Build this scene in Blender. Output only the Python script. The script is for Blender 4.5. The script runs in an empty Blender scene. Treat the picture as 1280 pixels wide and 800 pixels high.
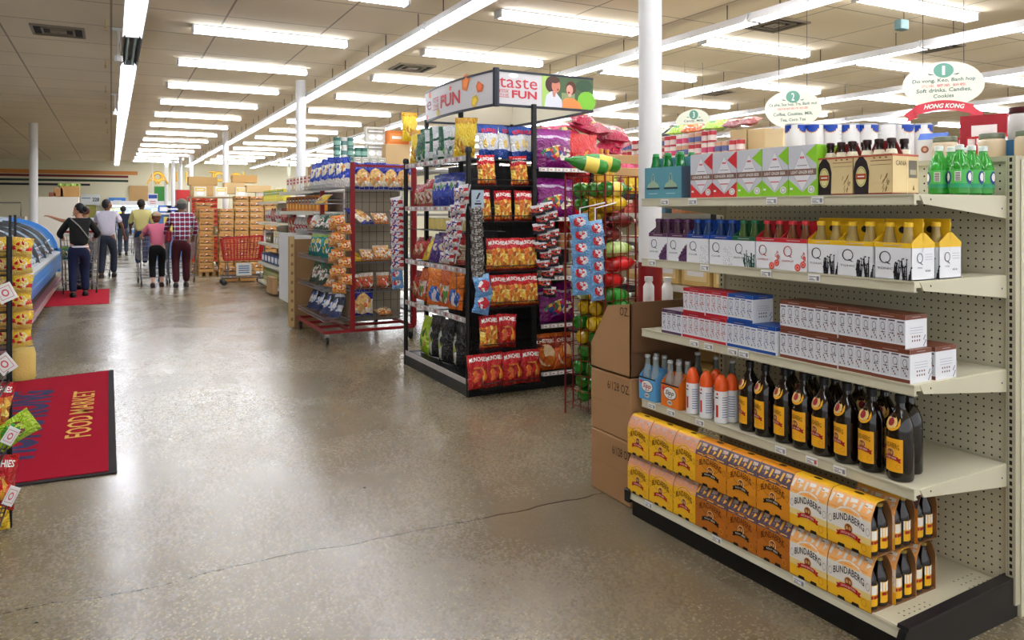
import bpy, bmesh, math, random
from mathutils import Vector, Matrix, noise
R = math.radians
scene = bpy.context.scene
COL = scene.collection
# ------------------------------------------------------------------ camera, world, exposure
YAW = 27.56; H = 1.55; F = 960.0; HY = 262.0
cam = bpy.data.cameras.new('camera'); cam_o = bpy.data.objects.new('camera', cam); COL.objects.link(cam_o)
cam_o.location = (0, 0, H); cam_o.rotation_euler = (R(90), 0, R(-YAW))
cam.sensor_width = 36; cam.lens = 36*F/1280; cam.shift_y = -(400-HY)/1280
cam.clip_end = 200; cam.clip_start = .05
scene.camera = cam_o
w = bpy.data.worlds.new('world'); scene.world = w; w.use_nodes = True
w.node_tree.nodes['Background'].inputs[0].default_value = (.95, .96, 1, 1)
w.node_tree.nodes['Background'].inputs[1].default_value = 1.35      # ambient fill added to light shelf fronts; end behind the camera left unbuilt
vs = scene.view_settings
vs.view_transform = 'Standard'; vs.look = 'None'; vs.gamma = 1; vs.use_curve_mapping = False
vs.exposure = 0.12
LAMP = 18.5
# ------------------------------------------------------------------ plan helpers (photo ray -> a real plane)
S_, C_ = math.sin(R(YAW)), math.cos(R(YAW))
def ray(px):
    t = (px-640)/F
    return (S_+t*C_, C_-t*S_)          # per unit depth
def on_floor(px, py, z=0):
    d = (H-z)*F/(py-HY); r = ray(px); return Vector((r[0]*d, r[1]*d, z))
def Yat(px, X): r = ray(px); return r[1]*X/r[0]
def Xat(px, Y): r = ray(px); return r[0]*Y/r[1]
def dep(x, y): return x*S_+y*C_
def Zat(py, x, y): return H-(py-HY)*dep(x, y)/F
# ------------------------------------------------------------------ materials
def lin(c):
    if isinstance(c, str):
        c = tuple(int(c[i:i+2], 16)/255 for i in (0, 2, 4))
    return tuple(x/12.92 if x <= .04045 else ((x+.055)/1.055)**2.4 for x in c)+(1,)
_M = {}
def mat(c, rough=.5, metal=0, emit=0, trans=0, alpha=1, bump=0, bscale=40, var=0, spec=.5, ior=1.45):
    key = (c, rough, metal, emit, trans, alpha, bump, bscale, var, spec, ior)
    if key in _M: return _M[key]
    m = bpy.data.materials.new('mat_%d' % len(_M)); m.use_nodes = True
    nt = m.node_tree; b = nt.nodes['Principled BSDF']; L = nt.links
    col = lin(c)
    b.inputs['Base Color'].default_value = col
    b.inputs['Roughness'].default_value = rough; b.inputs['Metallic'].default_value = metal
    b.inputs['Specular IOR Level'].default_value = spec
    b.inputs['IOR'].default_value = ior
    b.inputs['Transmission Weight'].default_value = trans; b.inputs['Alpha'].default_value = alpha
    if emit:
        b.inputs['Emission Color'].default_value = col; b.inputs['Emission Strength'].default_value = emit
    tc = nt.nodes.new('ShaderNodeTexCoord')
    if var:
        n = nt.nodes.new('ShaderNodeTexNoise'); n.inputs['Scale'].default_value = bscale/6; n.inputs['Detail'].default_value = 4
        L.new(tc.outputs['Object'], n.inputs['Vector'])
        mp = nt.nodes.new('ShaderNodeMapRange'); mp.inputs[3].default_value = 1-var; mp.inputs[4].default_value = 1+var
        L.new(n.outputs['Fac'], mp.inputs[0])
        hs = nt.nodes.new('ShaderNodeHueSaturation'); hs.inputs['Color'].default_value = col
        L.new(mp.outputs[0], hs.inputs['Value']); L.new(hs.outputs[0], b.inputs['Base Color'])
    if bump:
        n2 = nt.nodes.new('ShaderNodeTexNoise'); n2.inputs['Scale'].default_value = bscale; n2.inputs['Detail'].default_value = 3
        L.new(tc.outputs['Object'], n2.inputs['Vector'])
        bp = nt.nodes.new('ShaderNodeBump'); bp.inputs['Strength'].default_value = bump; bp.inputs['Distance'].default_value = .01
        L.new(n2.outputs['Fac'], bp.inputs['Height']); L.new(bp.outputs[0], b.inputs['Normal'])
    _M[key] = m
    return m
def bagmat(stops, pic=None, blob=(.5, .38, .38, .27), picscale=9, seed=0, rough=.23, clear=False):
    """printed film: stops [(v, colour)...] up the bag, pic = colours of the food picture inside an ellipse (cu, cv, ru, rv)"""
    key = ('bag', tuple(stops), tuple(pic or ()), blob, picscale, seed)
    if key in _M: return _M[key]
    m = bpy.data.materials.new('film_%d' % len(_M)); m.use_nodes = True
    nt = m.node_tree; N = nt.nodes; L = nt.links; b = N['Principled BSDF']
    def math_(op, a, b_=None, c_=None):
        n = N.new('ShaderNodeMath'); n.operation = op
        for i, v in enumerate((a, b_, c_)):
            if v is None: continue
            if isinstance(v, (int, float)): n.inputs[i].default_value = v
            else: L.new(v, n.inputs[i])
        return n.outputs[0]
    uv = N.new('ShaderNodeUVMap'); uv.uv_map = 'UVMap'
    sp = N.new('ShaderNodeSeparateXYZ'); L.new(uv.outputs[0], sp.inputs[0])
    mp = N.new('ShaderNodeMapping'); mp.inputs['Location'].default_value = (seed*1.7, seed*.9, seed); L.new(uv.outputs[0], mp.inputs[0])
    n = N.new('ShaderNodeTexNoise'); n.inputs['Scale'].default_value = 3.5; L.new(mp.outputs[0], n.inputs['Vector'])
    wob = math_('MULTIPLY_ADD', n.outputs['Fac'], .16, -.08)
    v = math_('ADD', sp.outputs[1], wob)
    cr = N.new('ShaderNodeValToRGB'); cr.color_ramp.interpolation = 'CONSTANT'; L.new(v, cr.inputs[0])
    el = cr.color_ramp.elements
    el[0].position = 0; el[0].color = lin(stops[0][1]); el[1].position = 1.0; el[1].color = lin(stops[-1][1])
    for p, c in stops[1:]:
        e = el.new(p); e.color = lin(c)
    out = cr.outputs[0]
    if pic:
        vo = N.new('ShaderNodeTexVoronoi'); vo.inputs['Scale'].default_value = picscale; L.new(mp.outputs[0], vo.inputs['Vector'])
        s2 = N.new('ShaderNodeSeparateColor'); L.new(vo.outputs['Color'], s2.inputs[0])
        c2 = N.new('ShaderNodeValToRGB'); c2.color_ramp.interpolation = 'CONSTANT'; L.new(s2.outputs[0], c2.inputs[0])
        e2 = c2.color_ramp.elements; e2[0].color = lin(pic[0]); e2[0].position = 0
        e2[1].position = 1/len(pic); e2[1].color = lin(pic[min(1, len(pic)-1)])
        for i in range(2, len(pic)):
            e = e2.new(i/len(pic)); e.color = lin(pic[i])
        du = math_('DIVIDE', math_('SUBTRACT', sp.outputs[0], blob[0]), blob[2])
        dv = math_('DIVIDE', math_('SUBTRACT', v, blob[1]), blob[3])
        rr = math_('ADD', math_('MULTIPLY', du, du), math_('MULTIPLY', dv, dv))
        mk = math_('LESS_THAN', rr, 1.0)
        mx = N.new('ShaderNodeMix'); mx.data_type = 'RGBA'
        L.new(mk, mx.inputs[0]); L.new(out, mx.inputs[6]); L.new(c2.outputs[0], mx.inputs[7]); out = mx.outputs[2]
    L.new(out, b.inputs['Base Color'])
    b.inputs['Roughness'].default_value = rough; b.inputs['Specular IOR Level'].default_value = .7
    n3 = N.new('ShaderNodeTexNoise'); n3.inputs['Scale'].default_value = 7; n3.inputs['Detail'].default_value = 2; n3.inputs['Distortion'].default_value = 1.2
    L.new(mp.outputs[0], n3.inputs['Vector'])
    bp = N.new('ShaderNodeBump'); bp.inputs['Strength'].default_value = 1; bp.inputs['Distance'].default_value = .035
    L.new(n3.outputs['Fac'], bp.inputs['Height']); L.new(bp.outputs[0], b.inputs['Normal'])
    _M[key] = m
    return m
# ------------------------------------------------------------------ text glyphs as mesh data
_T = {}
def glyphs(s, shear=0, bold=0):
    k = (s, shear, bold)
    if k in _T: return _T[k]
    cu = bpy.data.curves.new('t', 'FONT'); cu.body = s; cu.size = 1; cu.resolution_u = 2; cu.shear = shear; cu.offset = bold
    cu.align_x = 'CENTER'
    o = bpy.data.objects.new('t', cu); COL.objects.link(o)
    dg = bpy.context.evaluated_depsgraph_get(); me = bpy.data.meshes.new_from_object(o.evaluated_get(dg))
    vs_ = [(v.co.x, v.co.y) for v in me.vertices]; fs = [tuple(p.vertices) for p in me.polygons]
    if vs_:
        x0 = min(v[0] for v in vs_); x1 = max(v[0] for v in vs_); y0 = min(v[1] for v in vs_); y1 = max(v[1] for v in vs_)
        # normalise to a 1 x 1 box centred on the origin
        vs_ = [((v[0]-(x0+x1)/2)/max(1e-6, x1-x0), (v[1]-(y0+y1)/2)/max(1e-6, y1-y0)) for v in vs_]
    COL.objects.unlink(o); bpy.data.objects.remove(o); bpy.data.curves.remove(cu); bpy.data.meshes.remove(me)
    _T[k] = (vs_, fs); return _T[k]
# ------------------------------------------------------------------ mesh builder
class MB:
    def __init__(s): s.v = []; s.f = []; s.m = []; s.uv = {}; s.mats = []
    def mi(s, m):
        if m not in s.mats: s.mats.append(m)
        return s.mats.index(m)
    def add(s, vs, fs, m, uvs=None):
        n = len(s.v); s.v += [tuple(v) for v in vs]; k = s.mi(m)
        for f in fs:
            if uvs: s.uv[len(s.f)] = [uvs[i] for i in f]
            s.f.append(tuple(i+n for i in f)); s.m.append(k)
        return s
    def box(s, x0, y0, z0, x1, y1, z1, m, ms=None):
        """ms: dict of face materials: bottom top front(-y) back(+y) left(-x) right(+x)"""
        v = [(x0,y0,z0),(x1,y0,z0),(x1,y1,z0),(x0,y1,z0),(x0,y0,z1),(x1,y0,z1),(x1,y1,z1),(x0,y1,z1)]
        fs = dict(bottom=(0,3,2,1), top=(4,5,6,7), front=(0,1,5,4), back=(2,3,7,6), left=(3,0,4,7), right=(1,2,6,5))
        for k, f in fs.items(): s.add([v[i] for i in f], [(0,1,2,3)], (ms or {}).get(k, m))
        return s
    def cbox(s, x, y, z, sx, sy, sz, m, ms=None): return s.box(x-sx/2, y-sy/2, z, x+sx/2, y+sy/2, z+sz, m, ms)
    def bev(s, x0, y0, z0, x1, y1, z1, m, c=.005):
        v = []
        for z, i in ((z0, c), (z0+c, 0), (z1-c, 0), (z1, c)):
            v += [(x0+i+c, y0+i, z),(x1-i-c, y0+i, z),(x1-i, y0+i+c, z),(x1-i, y1-i-c, z),(x1-i-c, y1-i, z),(x0+i+c, y1-i, z),(x0+i, y1-i-c, z),(x0+i, y0+i+c, z)]
        f = [tuple(reversed(range(8))), tuple(range(24, 32))]
        for r in range(3):
            for i in range(8): j = (i+1) % 8; f.append((r*8+i, r*8+j, r*8+8+j, r*8+8+i))
        return s.add(v, f, m)
    def prism(s, pts, a, b, m, axis='y', mcap=None):
        """pts 2-D polygon (ccw seen from -axis), extruded from a to b along the axis"""
        n = len(pts)
        def P(p, t): return {'y': (p[0], t, p[1]), 'x': (t, p[0], p[1]), 'z': (p[0], p[1], t)}[axis]
        v = [P(p, a) for p in pts]+[P(p, b) for p in pts]
        s.add(v, [(i, (i+1) % n, (i+1) % n+n, i+n) for i in range(n)], m)
        s.add(v, [tuple(reversed(range(n))), tuple(range(n, 2*n))], mcap or m)
        return s
    def tube(s, pts, r, m, n=6, closed=False):
        pts = [Vector(p) for p in pts]; k = len(pts); rs = r if isinstance(r, (list, tuple)) else [r]*k
        v = []; f = []; ref = None
        for i, p in enumerate(pts):
            t = (pts[(i+1) % k]-pts[i-1]) if closed else (pts[min(i+1, k-1)]-pts[max(i-1, 0)])
            if t.length < 1e-9: t = Vector((0,0,1))
            t.normalize()
            if ref is None: ref = Vector((0,0,1)) if abs(t.z) < .9 else Vector((1,0,0))
            u = t.cross(ref)
            if u.length < 1e-4: u = t.cross(Vector((0,1,0)))
            u.normalize(); ref = u.cross(t); w_ = ref
            for j in range(n):
                a = 2*math.pi*j/n+math.pi/n; v.append(p+(u*math.cos(a)+w_*math.sin(a))*rs[i])
        for i in range(k if closed else k-1):
            i2 = (i+1) % k
            for j in range(n): f.append((i*n+j, i*n+(j+1) % n, i2*n+(j+1) % n, i2*n+j))
        if not closed: f += [tuple(reversed(range(n))), tuple(range((k-1)*n, k*n))]
        return s.add(v, f, m)
    def lathe(s, prof, m, n=16, c=(0,0,0), ms=None, sx=1, sy=1, cap=True):
        """prof [(r, z)...] bottom to top; ms: material per ring segment"""
        v = []
        for r, z in prof:
            for j in range(n):
                a = 2*math.pi*j/n; v.append((c[0]+r*sx*math.cos(a), c[1]+r*sy*math.sin(a), c[2]+z))
        for i in range(len(prof)-1):
            f = [(i*n+j, i*n+(j+1) % n, (i+1)*n+(j+1) % n, (i+1)*n+j) for j in range(n)]
            s.add(v, f, (ms[i] if ms else m)) if i == 0 else s._more(f, len(v), (ms[i] if ms else m))
        if cap:
            s._more([tuple(reversed(range(n)))], len(v), (ms[0] if ms else m))
            s._more([tuple(range((len(prof)-1)*n, len(prof)*n))], len(v), (ms[-1] if ms else m))
        return s
    def _more(s, fs, nv, m):
        n = len(s.v)-nv; k = s.mi(m)
        for f in fs: s.f.append(tuple(i+n for i in f)); s.m.append(k)
    def sphere(s, c, r, m, n=12, k=8, sc=(1,1,1)):
        prof = [(max(1e-4, math.sin(math.pi*i/k)), -math.cos(math.pi*i/k)) for i in range(k+1)]
        v = []
        for q, z in prof:
            for j in range(n): a = 2*math.pi*j/n; v.append((c[0]+r*sc[0]*q*math.cos(a), c[1]+r*sc[1]*q*math.sin(a), c[2]+r*sc[2]*z))
        return s.add(v, [(i*n+j, i*n+(j+1) % n, (i+1)*n+(j+1) % n, (i+1)*n+j) for i in range(k) for j in range(n)], m)
    # --- printing on a mapped face: fn(u, v, lift) -> xyz
    def rect(s, fn, u0, v0, u1, v1, m, lift=.0006, nu=1, nv=1):
        v = [fn(u0+(u1-u0)*i/nu, v0+(v1-v0)*j/nv, lift) for j in range(nv+1) for i in range(nu+1)]
        return s.add(v, [(j*(nu+1)+i, j*(nu+1)+i+1, (j+1)*(nu+1)+i+1, (j+1)*(nu+1)+i) for j in range(nv) for i in range(nu)], m)
    def poly(s, fn, pts, m, lift=.0006): return s.add([fn(p[0], p[1], lift) for p in pts], [tuple(range(len(pts)))], m)
    def disc(s, fn, u, v, ru, rv, m, lift=.0006, n=14, hole=0):
        c = [fn(u+ru*math.cos(2*math.pi*i/n), v+rv*math.sin(2*math.pi*i/n), lift) for i in range(n)]
        if hole:
            d = [fn(u+hole*ru*math.cos(2*math.pi*i/n), v+hole*rv*math.sin(2*math.pi*i/n), lift) for i in range(n)]
            return s.add(c+d, [(i, (i+1) % n, (i+1) % n+n, i+n) for i in range(n)], m)
        if n > 8 and s is not None:
            return s.add([fn(u, v, lift)]+c, [(0, i+1, (i+1) % n+1) for i in range(n)], m)
        return s.add(c, [tuple(range(n))], m)
    def text(s, fn, t, u, v, wu, hv, m, lift=.0012, shear=0, bold=0, arc=0, rot=0):
        vs_, fs = glyphs(t, shear, bold)
        out = []
        for x, y in vs_:
            X, Y = x*wu, y*hv+arc*(.25-x*x)*4*.5
            if rot: X, Y = X*math.cos(rot)-Y*math.sin(rot), X*math.sin(rot)+Y*math.cos(rot)
            out.append(fn(u+X, v+Y, lift))
        return s.add(out, fs, m)
    def build(s, name, parent=None, smooth=True, loc=None, angle=35):
        me = bpy.data.meshes.new(name); me.from_pydata(s.v, [], s.f)
        for m in s.mats: me.materials.append(m)
        me.polygons.foreach_set('material_index', s.m)
        if s.uv:
            l = me.uv_layers.new(name='UVMap')
            for fi, us in s.uv.items():
                for li, u in zip(me.polygons[fi].loop_indices, us): l.data[li].uv = u
        if smooth:
            me.polygons.foreach_set('use_smooth', [True]*len(s.f)); me.update()
            me.set_sharp_from_angle(angle=R(angle))
        me.update()
        o = bpy.data.objects.new(name, me); COL.objects.link(o)
        if parent: o.parent = parent
        if loc: o.location = loc
        return o
def flat(x0, z0, wx, hz, y=0):
    """print map of a face that looks to -Y: u, v in 0..1"""
    return lambda u, v, l: (x0+u*wx, y-l, z0+v*hz)
def flatx(y0, z0, wy, hz, x=0):
    """print map of a face that looks to +X"""
    return lambda u, v, l: (x+l, y0+u*wy, z0+v*hz)
def cylmap(r, z0, h, a0=-90, cx=0, cy=0):
    """print map on a cylinder: u in metres around from the front (-Y), v in 0..1"""
    def f(u, v, l):
        a = R(a0)+u/r; return (cx+(r+l)*math.cos(a), cy+(r+l)*math.sin(a), z0+v*h)
    return f
def tag(o, label=None, cat=None, group=None, kind=None):
    if label: o['label'] = label
    if cat: o['category'] = cat
    if group: o['group'] = group
    if kind: o['kind'] = kind
    return o
def thing(name, label, cat, loc=(0,0,0), rz=0, group=None):
    o = bpy.data.objects.new(name, None); COL.objects.link(o); o.empty_display_size = .1
    o.location = loc; o.rotation_euler = (0, 0, R(rz)); return tag(o, label, cat, group)
def struct(mb, name, label=None):
    o = mb.build(name); o['kind'] = 'structure'
    if label: o['label'] = label
    return o
_used = {}
def dup(root, loc, rz=0, label=None, group=None, scale=None, rot=None):
    """first call moves the prototype itself, later calls copy it with its parts"""
    if id(root) not in _used: _used[id(root)] = root; r = root
    else:
        def cp(o, par):
            c = o.copy(); COL.objects.link(c)
            if par: c.parent = par
            for ch in o.children: cp(ch, c)
            return c
        r = cp(root, None)
    r.location = loc; r.rotation_euler = rot or (0, 0, R(rz))
    if scale: r.scale = scale if isinstance(scale, tuple) else (scale,)*3
    if label: r['label'] = label
    if group: r['group'] = group
    return r
ORD = ['first','second','third','fourth','fifth','sixth','seventh','eighth','ninth','tenth','eleventh','twelfth','thirteenth','fourteenth','fifteenth','sixteenth','seventeenth','eighteenth','nineteenth','twentieth','twenty-first','twenty-second','twenty-third','twenty-fourth','twenty-fifth','twenty-sixth','twenty-seventh','twenty-eighth','twenty-ninth','thirtieth']
def pos_words(i, n, a='left', b='right'):
    if i == 0: return a+'most'
    if i == n-1: return b+'most'
    if i < n/2: return '%s from %s' % (ORD[i], a)
    return '%s from %s' % (ORD[n-1-i], b)
# common materials
CREAM = mat((.80,.78,.68), .42, var=.05, bscale=20)
CREAMD = mat((.74,.72,.62), .45, var=.05, bscale=20)
BLACK = mat((.05,.05,.055), .4)
BLKM = mat((.075,.08,.09), .38, metal=.2)
DARK = mat((.10,.10,.10), .55)
WHITE = mat((.9,.9,.9), .4)
PAPER = mat((.93,.93,.92), .6)
RED = mat((.75,.08,.1), .4)
CHROME = mat((.75,.76,.78), .22, metal=.9)
WIRE = mat((.6,.61,.62), .3, metal=.8)
KRAFT = mat((.66,.50,.34), .75, var=.05, bscale=30)
INK = mat((.08,.07,.07), .6)
_tens = {3: 'thirt', 4: 'fort', 5: 'fift', 6: 'sixt', 7: 'sevent', 8: 'eight', 9: 'ninet'}
for _n in range(31, 100):
    _t, _u = divmod(_n, 10); ORD.append(_tens[_t]+('ieth' if _u == 0 else 'y-'+ORD[_u-1]))
# ------------------------------------------------------------------ floor: worn polished concrete with aggregate
CZ = 3.85
def floor_mat():
    m = bpy.data.materials.new('concrete'); m.use_nodes = True; nt = m.node_tree; N = nt.nodes; L = nt.links; b = N['Principled BSDF']
    tc = N.new('ShaderNodeTexCoord')
    def noise_(sc, det=4, dist=0, vec=None, rough=.5):
        n = N.new('ShaderNodeTexNoise'); n.inputs['Scale'].default_value = sc; n.inputs['Detail'].default_value = det; n.inputs['Distortion'].default_value = dist
        n.inputs['Roughness'].default_value = rough
        L.new(vec or tc.outputs['Object'], n.inputs['Vector']); return n.outputs['Fac']
    def ramp(f, *st):
        r = N.new('ShaderNodeValToRGB'); L.new(f, r.inputs[0]); e = r.color_ramp.elements
        e[0].position, e[0].color = st[0][0], lin(st[0][1]); e[1].position, e[1].color = st[-1][0], lin(st[-1][1])
        for p, c in st[1:-1]: q = e.new(p); q.color = lin(c)
        return r.outputs[0]
    def mix(f, a, b_, mode='MIX'):
        x = N.new('ShaderNodeMix'); x.data_type = 'RGBA'; x.blend_type = mode
        for i, v in ((0, f), (6, a), (7, b_)):
            if isinstance(v, (int, float)): x.inputs[i].default_value = v
            elif isinstance(v, tuple): x.inputs[i].default_value = v
            else: L.new(v, x.inputs[i])
        return x.outputs[2]
    def mth(op, a, b_):
        n = N.new('ShaderNodeMath'); n.operation = op
        for i, v in enumerate((a, b_)):
            if isinstance(v, (int, float)): n.inputs[i].default_value = v
            else: L.new(v, n.inputs[i])
        return n.outputs[0]
    big = noise_(.55, 4, .5); mid = noise_(3.0, 5, .3)
    base = ramp(big, (.3, (.36,.31,.22)), (.5, (.43,.385,.29)), (.7, (.485,.445,.355)))
    base = mix(mth('MULTIPLY', mid, .45), base, (.25,.22,.165,1))
    # aggregate: bright and dark chips where the surface has worn open
    vo = N.new('ShaderNodeTexVoronoi'); vo.inputs['Scale'].default_value = 95; L.new(tc.outputs['Object'], vo.inputs['Vector'])
    sc = N.new('ShaderNodeSeparateColor'); L.new(vo.outputs['Color'], sc.inputs[0])
    chip = ramp(sc.outputs[0], (0, (.30,.27,.20)), (.35, (.40,.36,.27)), (.55, (.56,.49,.32)), (.8, (.70,.62,.40)), (.95, (.92,.86,.66)))
    near = mth('LESS_THAN', vo.outputs['Distance'], .47)
    wear = ramp(noise_(.45, 3, .3), (.30, (.25,.25,.25)), (.70, (1,1,1)))
    base = mix(mth('MULTIPLY', mth('MULTIPLY', near, wear), .68), base, chip)
    base = mix(mth('GREATER_THAN', noise_(9, 1), .80), base, lin((.2,.18,.15)))
    # the long crack along y = 3.5
    sp = N.new('ShaderNodeSeparateXYZ'); L.new(tc.outputs['Object'], sp.inputs[0])
    wig = mth('MULTIPLY', noise_(2.2, 4, vec=None), .16)
    line = mth('ABSOLUTE', mth('SUBTRACT', mth('ADD', sp.outputs[1], wig), 3.58), 0)
    ck = mth('LESS_THAN', line, mth('MULTIPLY', noise_(5, 2), .008))
    base = mix(ck, base, lin((.13,.12,.1)))
    L.new(base, b.inputs['Base Color'])
    ro = N.new('ShaderNodeMapRange'); L.new(noise_(1.1, 5, .5), ro.inputs[0]); ro.inputs[1].default_value = .3; ro.inputs[2].default_value = .7
    ro.inputs[3].default_value = .19; ro.inputs[4].default_value = .28
    L.new(mth('ADD', ro.outputs[0], mth('MULTIPLY', sc.outputs[1], .06)), b.inputs['Roughness'])
    b.inputs['Specular IOR Level'].default_value = .85
    bp = N.new('ShaderNodeBump'); bp.inputs['Strength'].default_value = .10; bp.inputs['Distance'].default_value = .004
    L.new(noise_(26, 4), bp.inputs['Height']); L.new(bp.outputs[0], b.inputs['Normal'])
    return m
X0, X1, Y0, Y1 = -13, 24, -5, 41
mb = MB(); mb.box(X0, Y0, -.1, X1, Y1, 0, floor_mat()); struct(mb, 'floor')
def tile_mat():
    m = bpy.data.materials.new('ceiling_tile'); m.use_nodes = True; nt = m.node_tree; N = nt.nodes; L = nt.links; b = N['Principled BSDF']
    tc = N.new('ShaderNodeTexCoord'); br = N.new('ShaderNodeTexBrick'); br.offset = 0; br.squash = 1
    br.inputs['Scale'].default_value = 1; br.inputs['Brick Width'].default_value = 1.22; br.inputs['Row Height'].default_value = 1.21
    br.inputs['Mortar Size'].default_value = .012; br.inputs['Mortar Smooth'].default_value = 0
    br.inputs['Color1'].default_value = lin((.93,.87,.76)); br.inputs['Color2'].default_value = lin((.91,.85,.74)); br.inputs['Mortar'].default_value = lin((.66,.61,.52))
    L.new(tc.outputs['Object'], br.inputs['Vector'])
    n = N.new('ShaderNodeTexNoise'); n.inputs['Scale'].default_value = .6; n.inputs['Detail'].default_value = 4; L.new(tc.outputs['Object'], n.inputs['Vector'])
    mr = N.new('ShaderNodeMapRange'); mr.inputs[3].default_value = .86; mr.inputs[4].default_value = 1.12; L.new(n.outputs['Fac'], mr.inputs[0])
    hs = N.new('ShaderNodeHueSaturation'); L.new(mr.outputs[0], hs.inputs['Value']); L.new(br.outputs['Color'], hs.inputs['Color']); L.new(hs.outputs[0], b.inputs['Base Color'])
    b.inputs['Roughness'].default_value = .85
    return m
mb = MB(); mb.box(X0, Y0, CZ, X1, Y1, CZ+.1, tile_mat()); struct(mb, 'ceiling')
WALLM = mat((.84,.82,.71), .7, var=.04, bscale=3)
mb = MB(); mb.box(X0, Y1, 0, X1, Y1+.2, CZ, WALLM)
fn = flat(0, 0, 1, 1, Y1)
xa = Xat(172, Y1)
for i, (z0, z1, c, xe) in enumerate(((3.20, 3.38, (.80,.52,.26), xa), (3.06, 3.17, (.42,.13,.10), xa-.4), (2.86, 2.96, (.12,.22,.17), xa-.4), (2.66, 2.76, (.10,.13,.18), xa-2.0))):
    mb.rect(fn, X0+.1, z0, xe, z1, mat(c, .6), .01)
struct(mb, 'wall_back')
mb = MB(); mb.box(X0-.2, Y0, 0, X0, Y1, CZ, WALLM); struct(mb, 'wall_left')
mb = MB(); mb.box(X1, Y0, 0, X1+.2, Y1, CZ, WALLM); struct(mb, 'wall_right')
# ------------------------------------------------------------------ columns
COLW = mat((.88,.88,.88), .4)
def column(x, y, r, label, zr=0, top=CZ):
    t = thing('column', label, 'column', (x, y, 0), 0)
    z0 = zr
    m = MB(); m.lathe([(r, z0), (r, top)], COLW, 24); m.build('shaft', t)
    if zr: m = MB(); m.lathe([(r+.004, 0), (r+.004, zr)], mat((.5,.03,.05), .4), 24); m.build('painted_base', t); 
    m = MB(); m.lathe([(r+.02, 0), (r+.02, .02)], COLW, 16); m.build('foot_ring', t)
    return t
column(3.02, 3.9, .073, 'round white column with dark red base behind the drinks shelving', zr=1.22)
column(Xat(376, 13.9), 13.9, .085, 'white column rising behind the red snack rack')
column(Xat(282, 24), 24, .085, 'white column rising behind the stacked orange crates')
column(Xat(42, 23.97), 23.97, .1, 'white column beside the pale partition at far left')
for px, Y, w_ in ((239, 34.8, 'nearest'), (225.5, 36.5, 'second'), (216.5, 38, 'third'), (208, 39.5, 'leftmost')):
    column(Xat(px, Y), Y, .085, '%s of the four white columns close together at the back wall' % w_)
# ------------------------------------------------------------------ ceiling fixtures
TUBE = mat((.97,.98,1.0), .4, emit=LAMP)
HOUS = mat((.82,.83,.84), .4)
def fixture():
    t = thing('ceiling_light', 'x', 'ceiling light')
    m = MB(); m.prism([(-.10,-.012),(-.04,-.045),(.04,-.045),(.10,-.012),(.10,0),(-.10,0)], -.975, .975, HOUS, 'x'); m.build('housing', t)
    for s in (-1, 1):
        m = MB(); m.tube([(-.96, s*.055, -.068), (.96, s*.055, -.068)], .019, TUBE, 8); m.build('tube', t)
        
    for s in (-1, 1): m = MB(); m.box(s*.972-.012, -.085, -.095, s*.972+.012, .085, -.005, HOUS); m.build('lamp_holder', t)
    return t
fx = fixture()
rows = [-1.76+2.42*i for i in range(18)]  # grid carried on out of view near the camera, added for its light
for k in range(7):
    for j, y in enumerate(rows):
        if y < 3 and k > 4: continue
        if 0.95+3.05*k > 18 and y < 8: continue
        dup(fx, (.9+.975+3.05*k, y, CZ), 0, 'twin tube fixture across the ceiling, %s one back in the %s bay from the left' % (ORD[j], ORD[k]), 'cross ceiling lights')
def strip(lit=True):
    t = thing('strip_light', 'x', 'ceiling light')
    Lh = .965
    m = MB(); m.prism([(-.11,-.05),(-.10,-.05),(-.045,.03),(.045,.03),(.10,-.05),(.11,-.05),(.05,.05),(-.05,.05)], -Lh, Lh, mat((.9,.9,.92), .35) if lit else mat((.3,.29,.27),.5), 'y'); m.build('reflector', t)
    for s in (-1, 1):
        m = MB(); m.tube([(s*.04, -Lh+.02, -.015), (s*.04, Lh-.02, -.015)], .019, TUBE if lit else mat((.55,.68,.72), .2), 8); m.build('tube', t)
    for s in (-1, 1): m = MB(); m.box(-.07, s*Lh-.01, -.04, .07, s*Lh+.01, .05, HOUS); m.build('end_cap', t)
    for s in (-.6, .6): m = MB(); m.tube([(0, s, .05), (0, s, CZ-3.62)], .006, DARK, 5); m.build('hanger', t)
    return t
st = strip(True); su = strip(False)
for k, x in enumerate((.22, 3.2, 6.15, 9.05, 12.0, 15.0)):
    for j in range(21):
        y = 10.1+.985-1.97*6+1.97*j
        if y < 2 and k > 2: continue
        off = (k == 0 and j == 6)
        dup(su if off else st, (x, y, 3.62), 0, 'unlit section with bluish tubes in the leftmost ceiling light strip' if off else 'strip light section, %s one back in the %s row from left' % ((ORD+['furthest'])[j], ORD[k]), 'ceiling strip lights')
# short strip at the far left
for j in range(6):
    dup(st, (-5.6, 14+2*j, 3.62), 0, 'strip light section at far left ceiling, %s from the near end' % ORD[j], 'far left strip lights')
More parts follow.
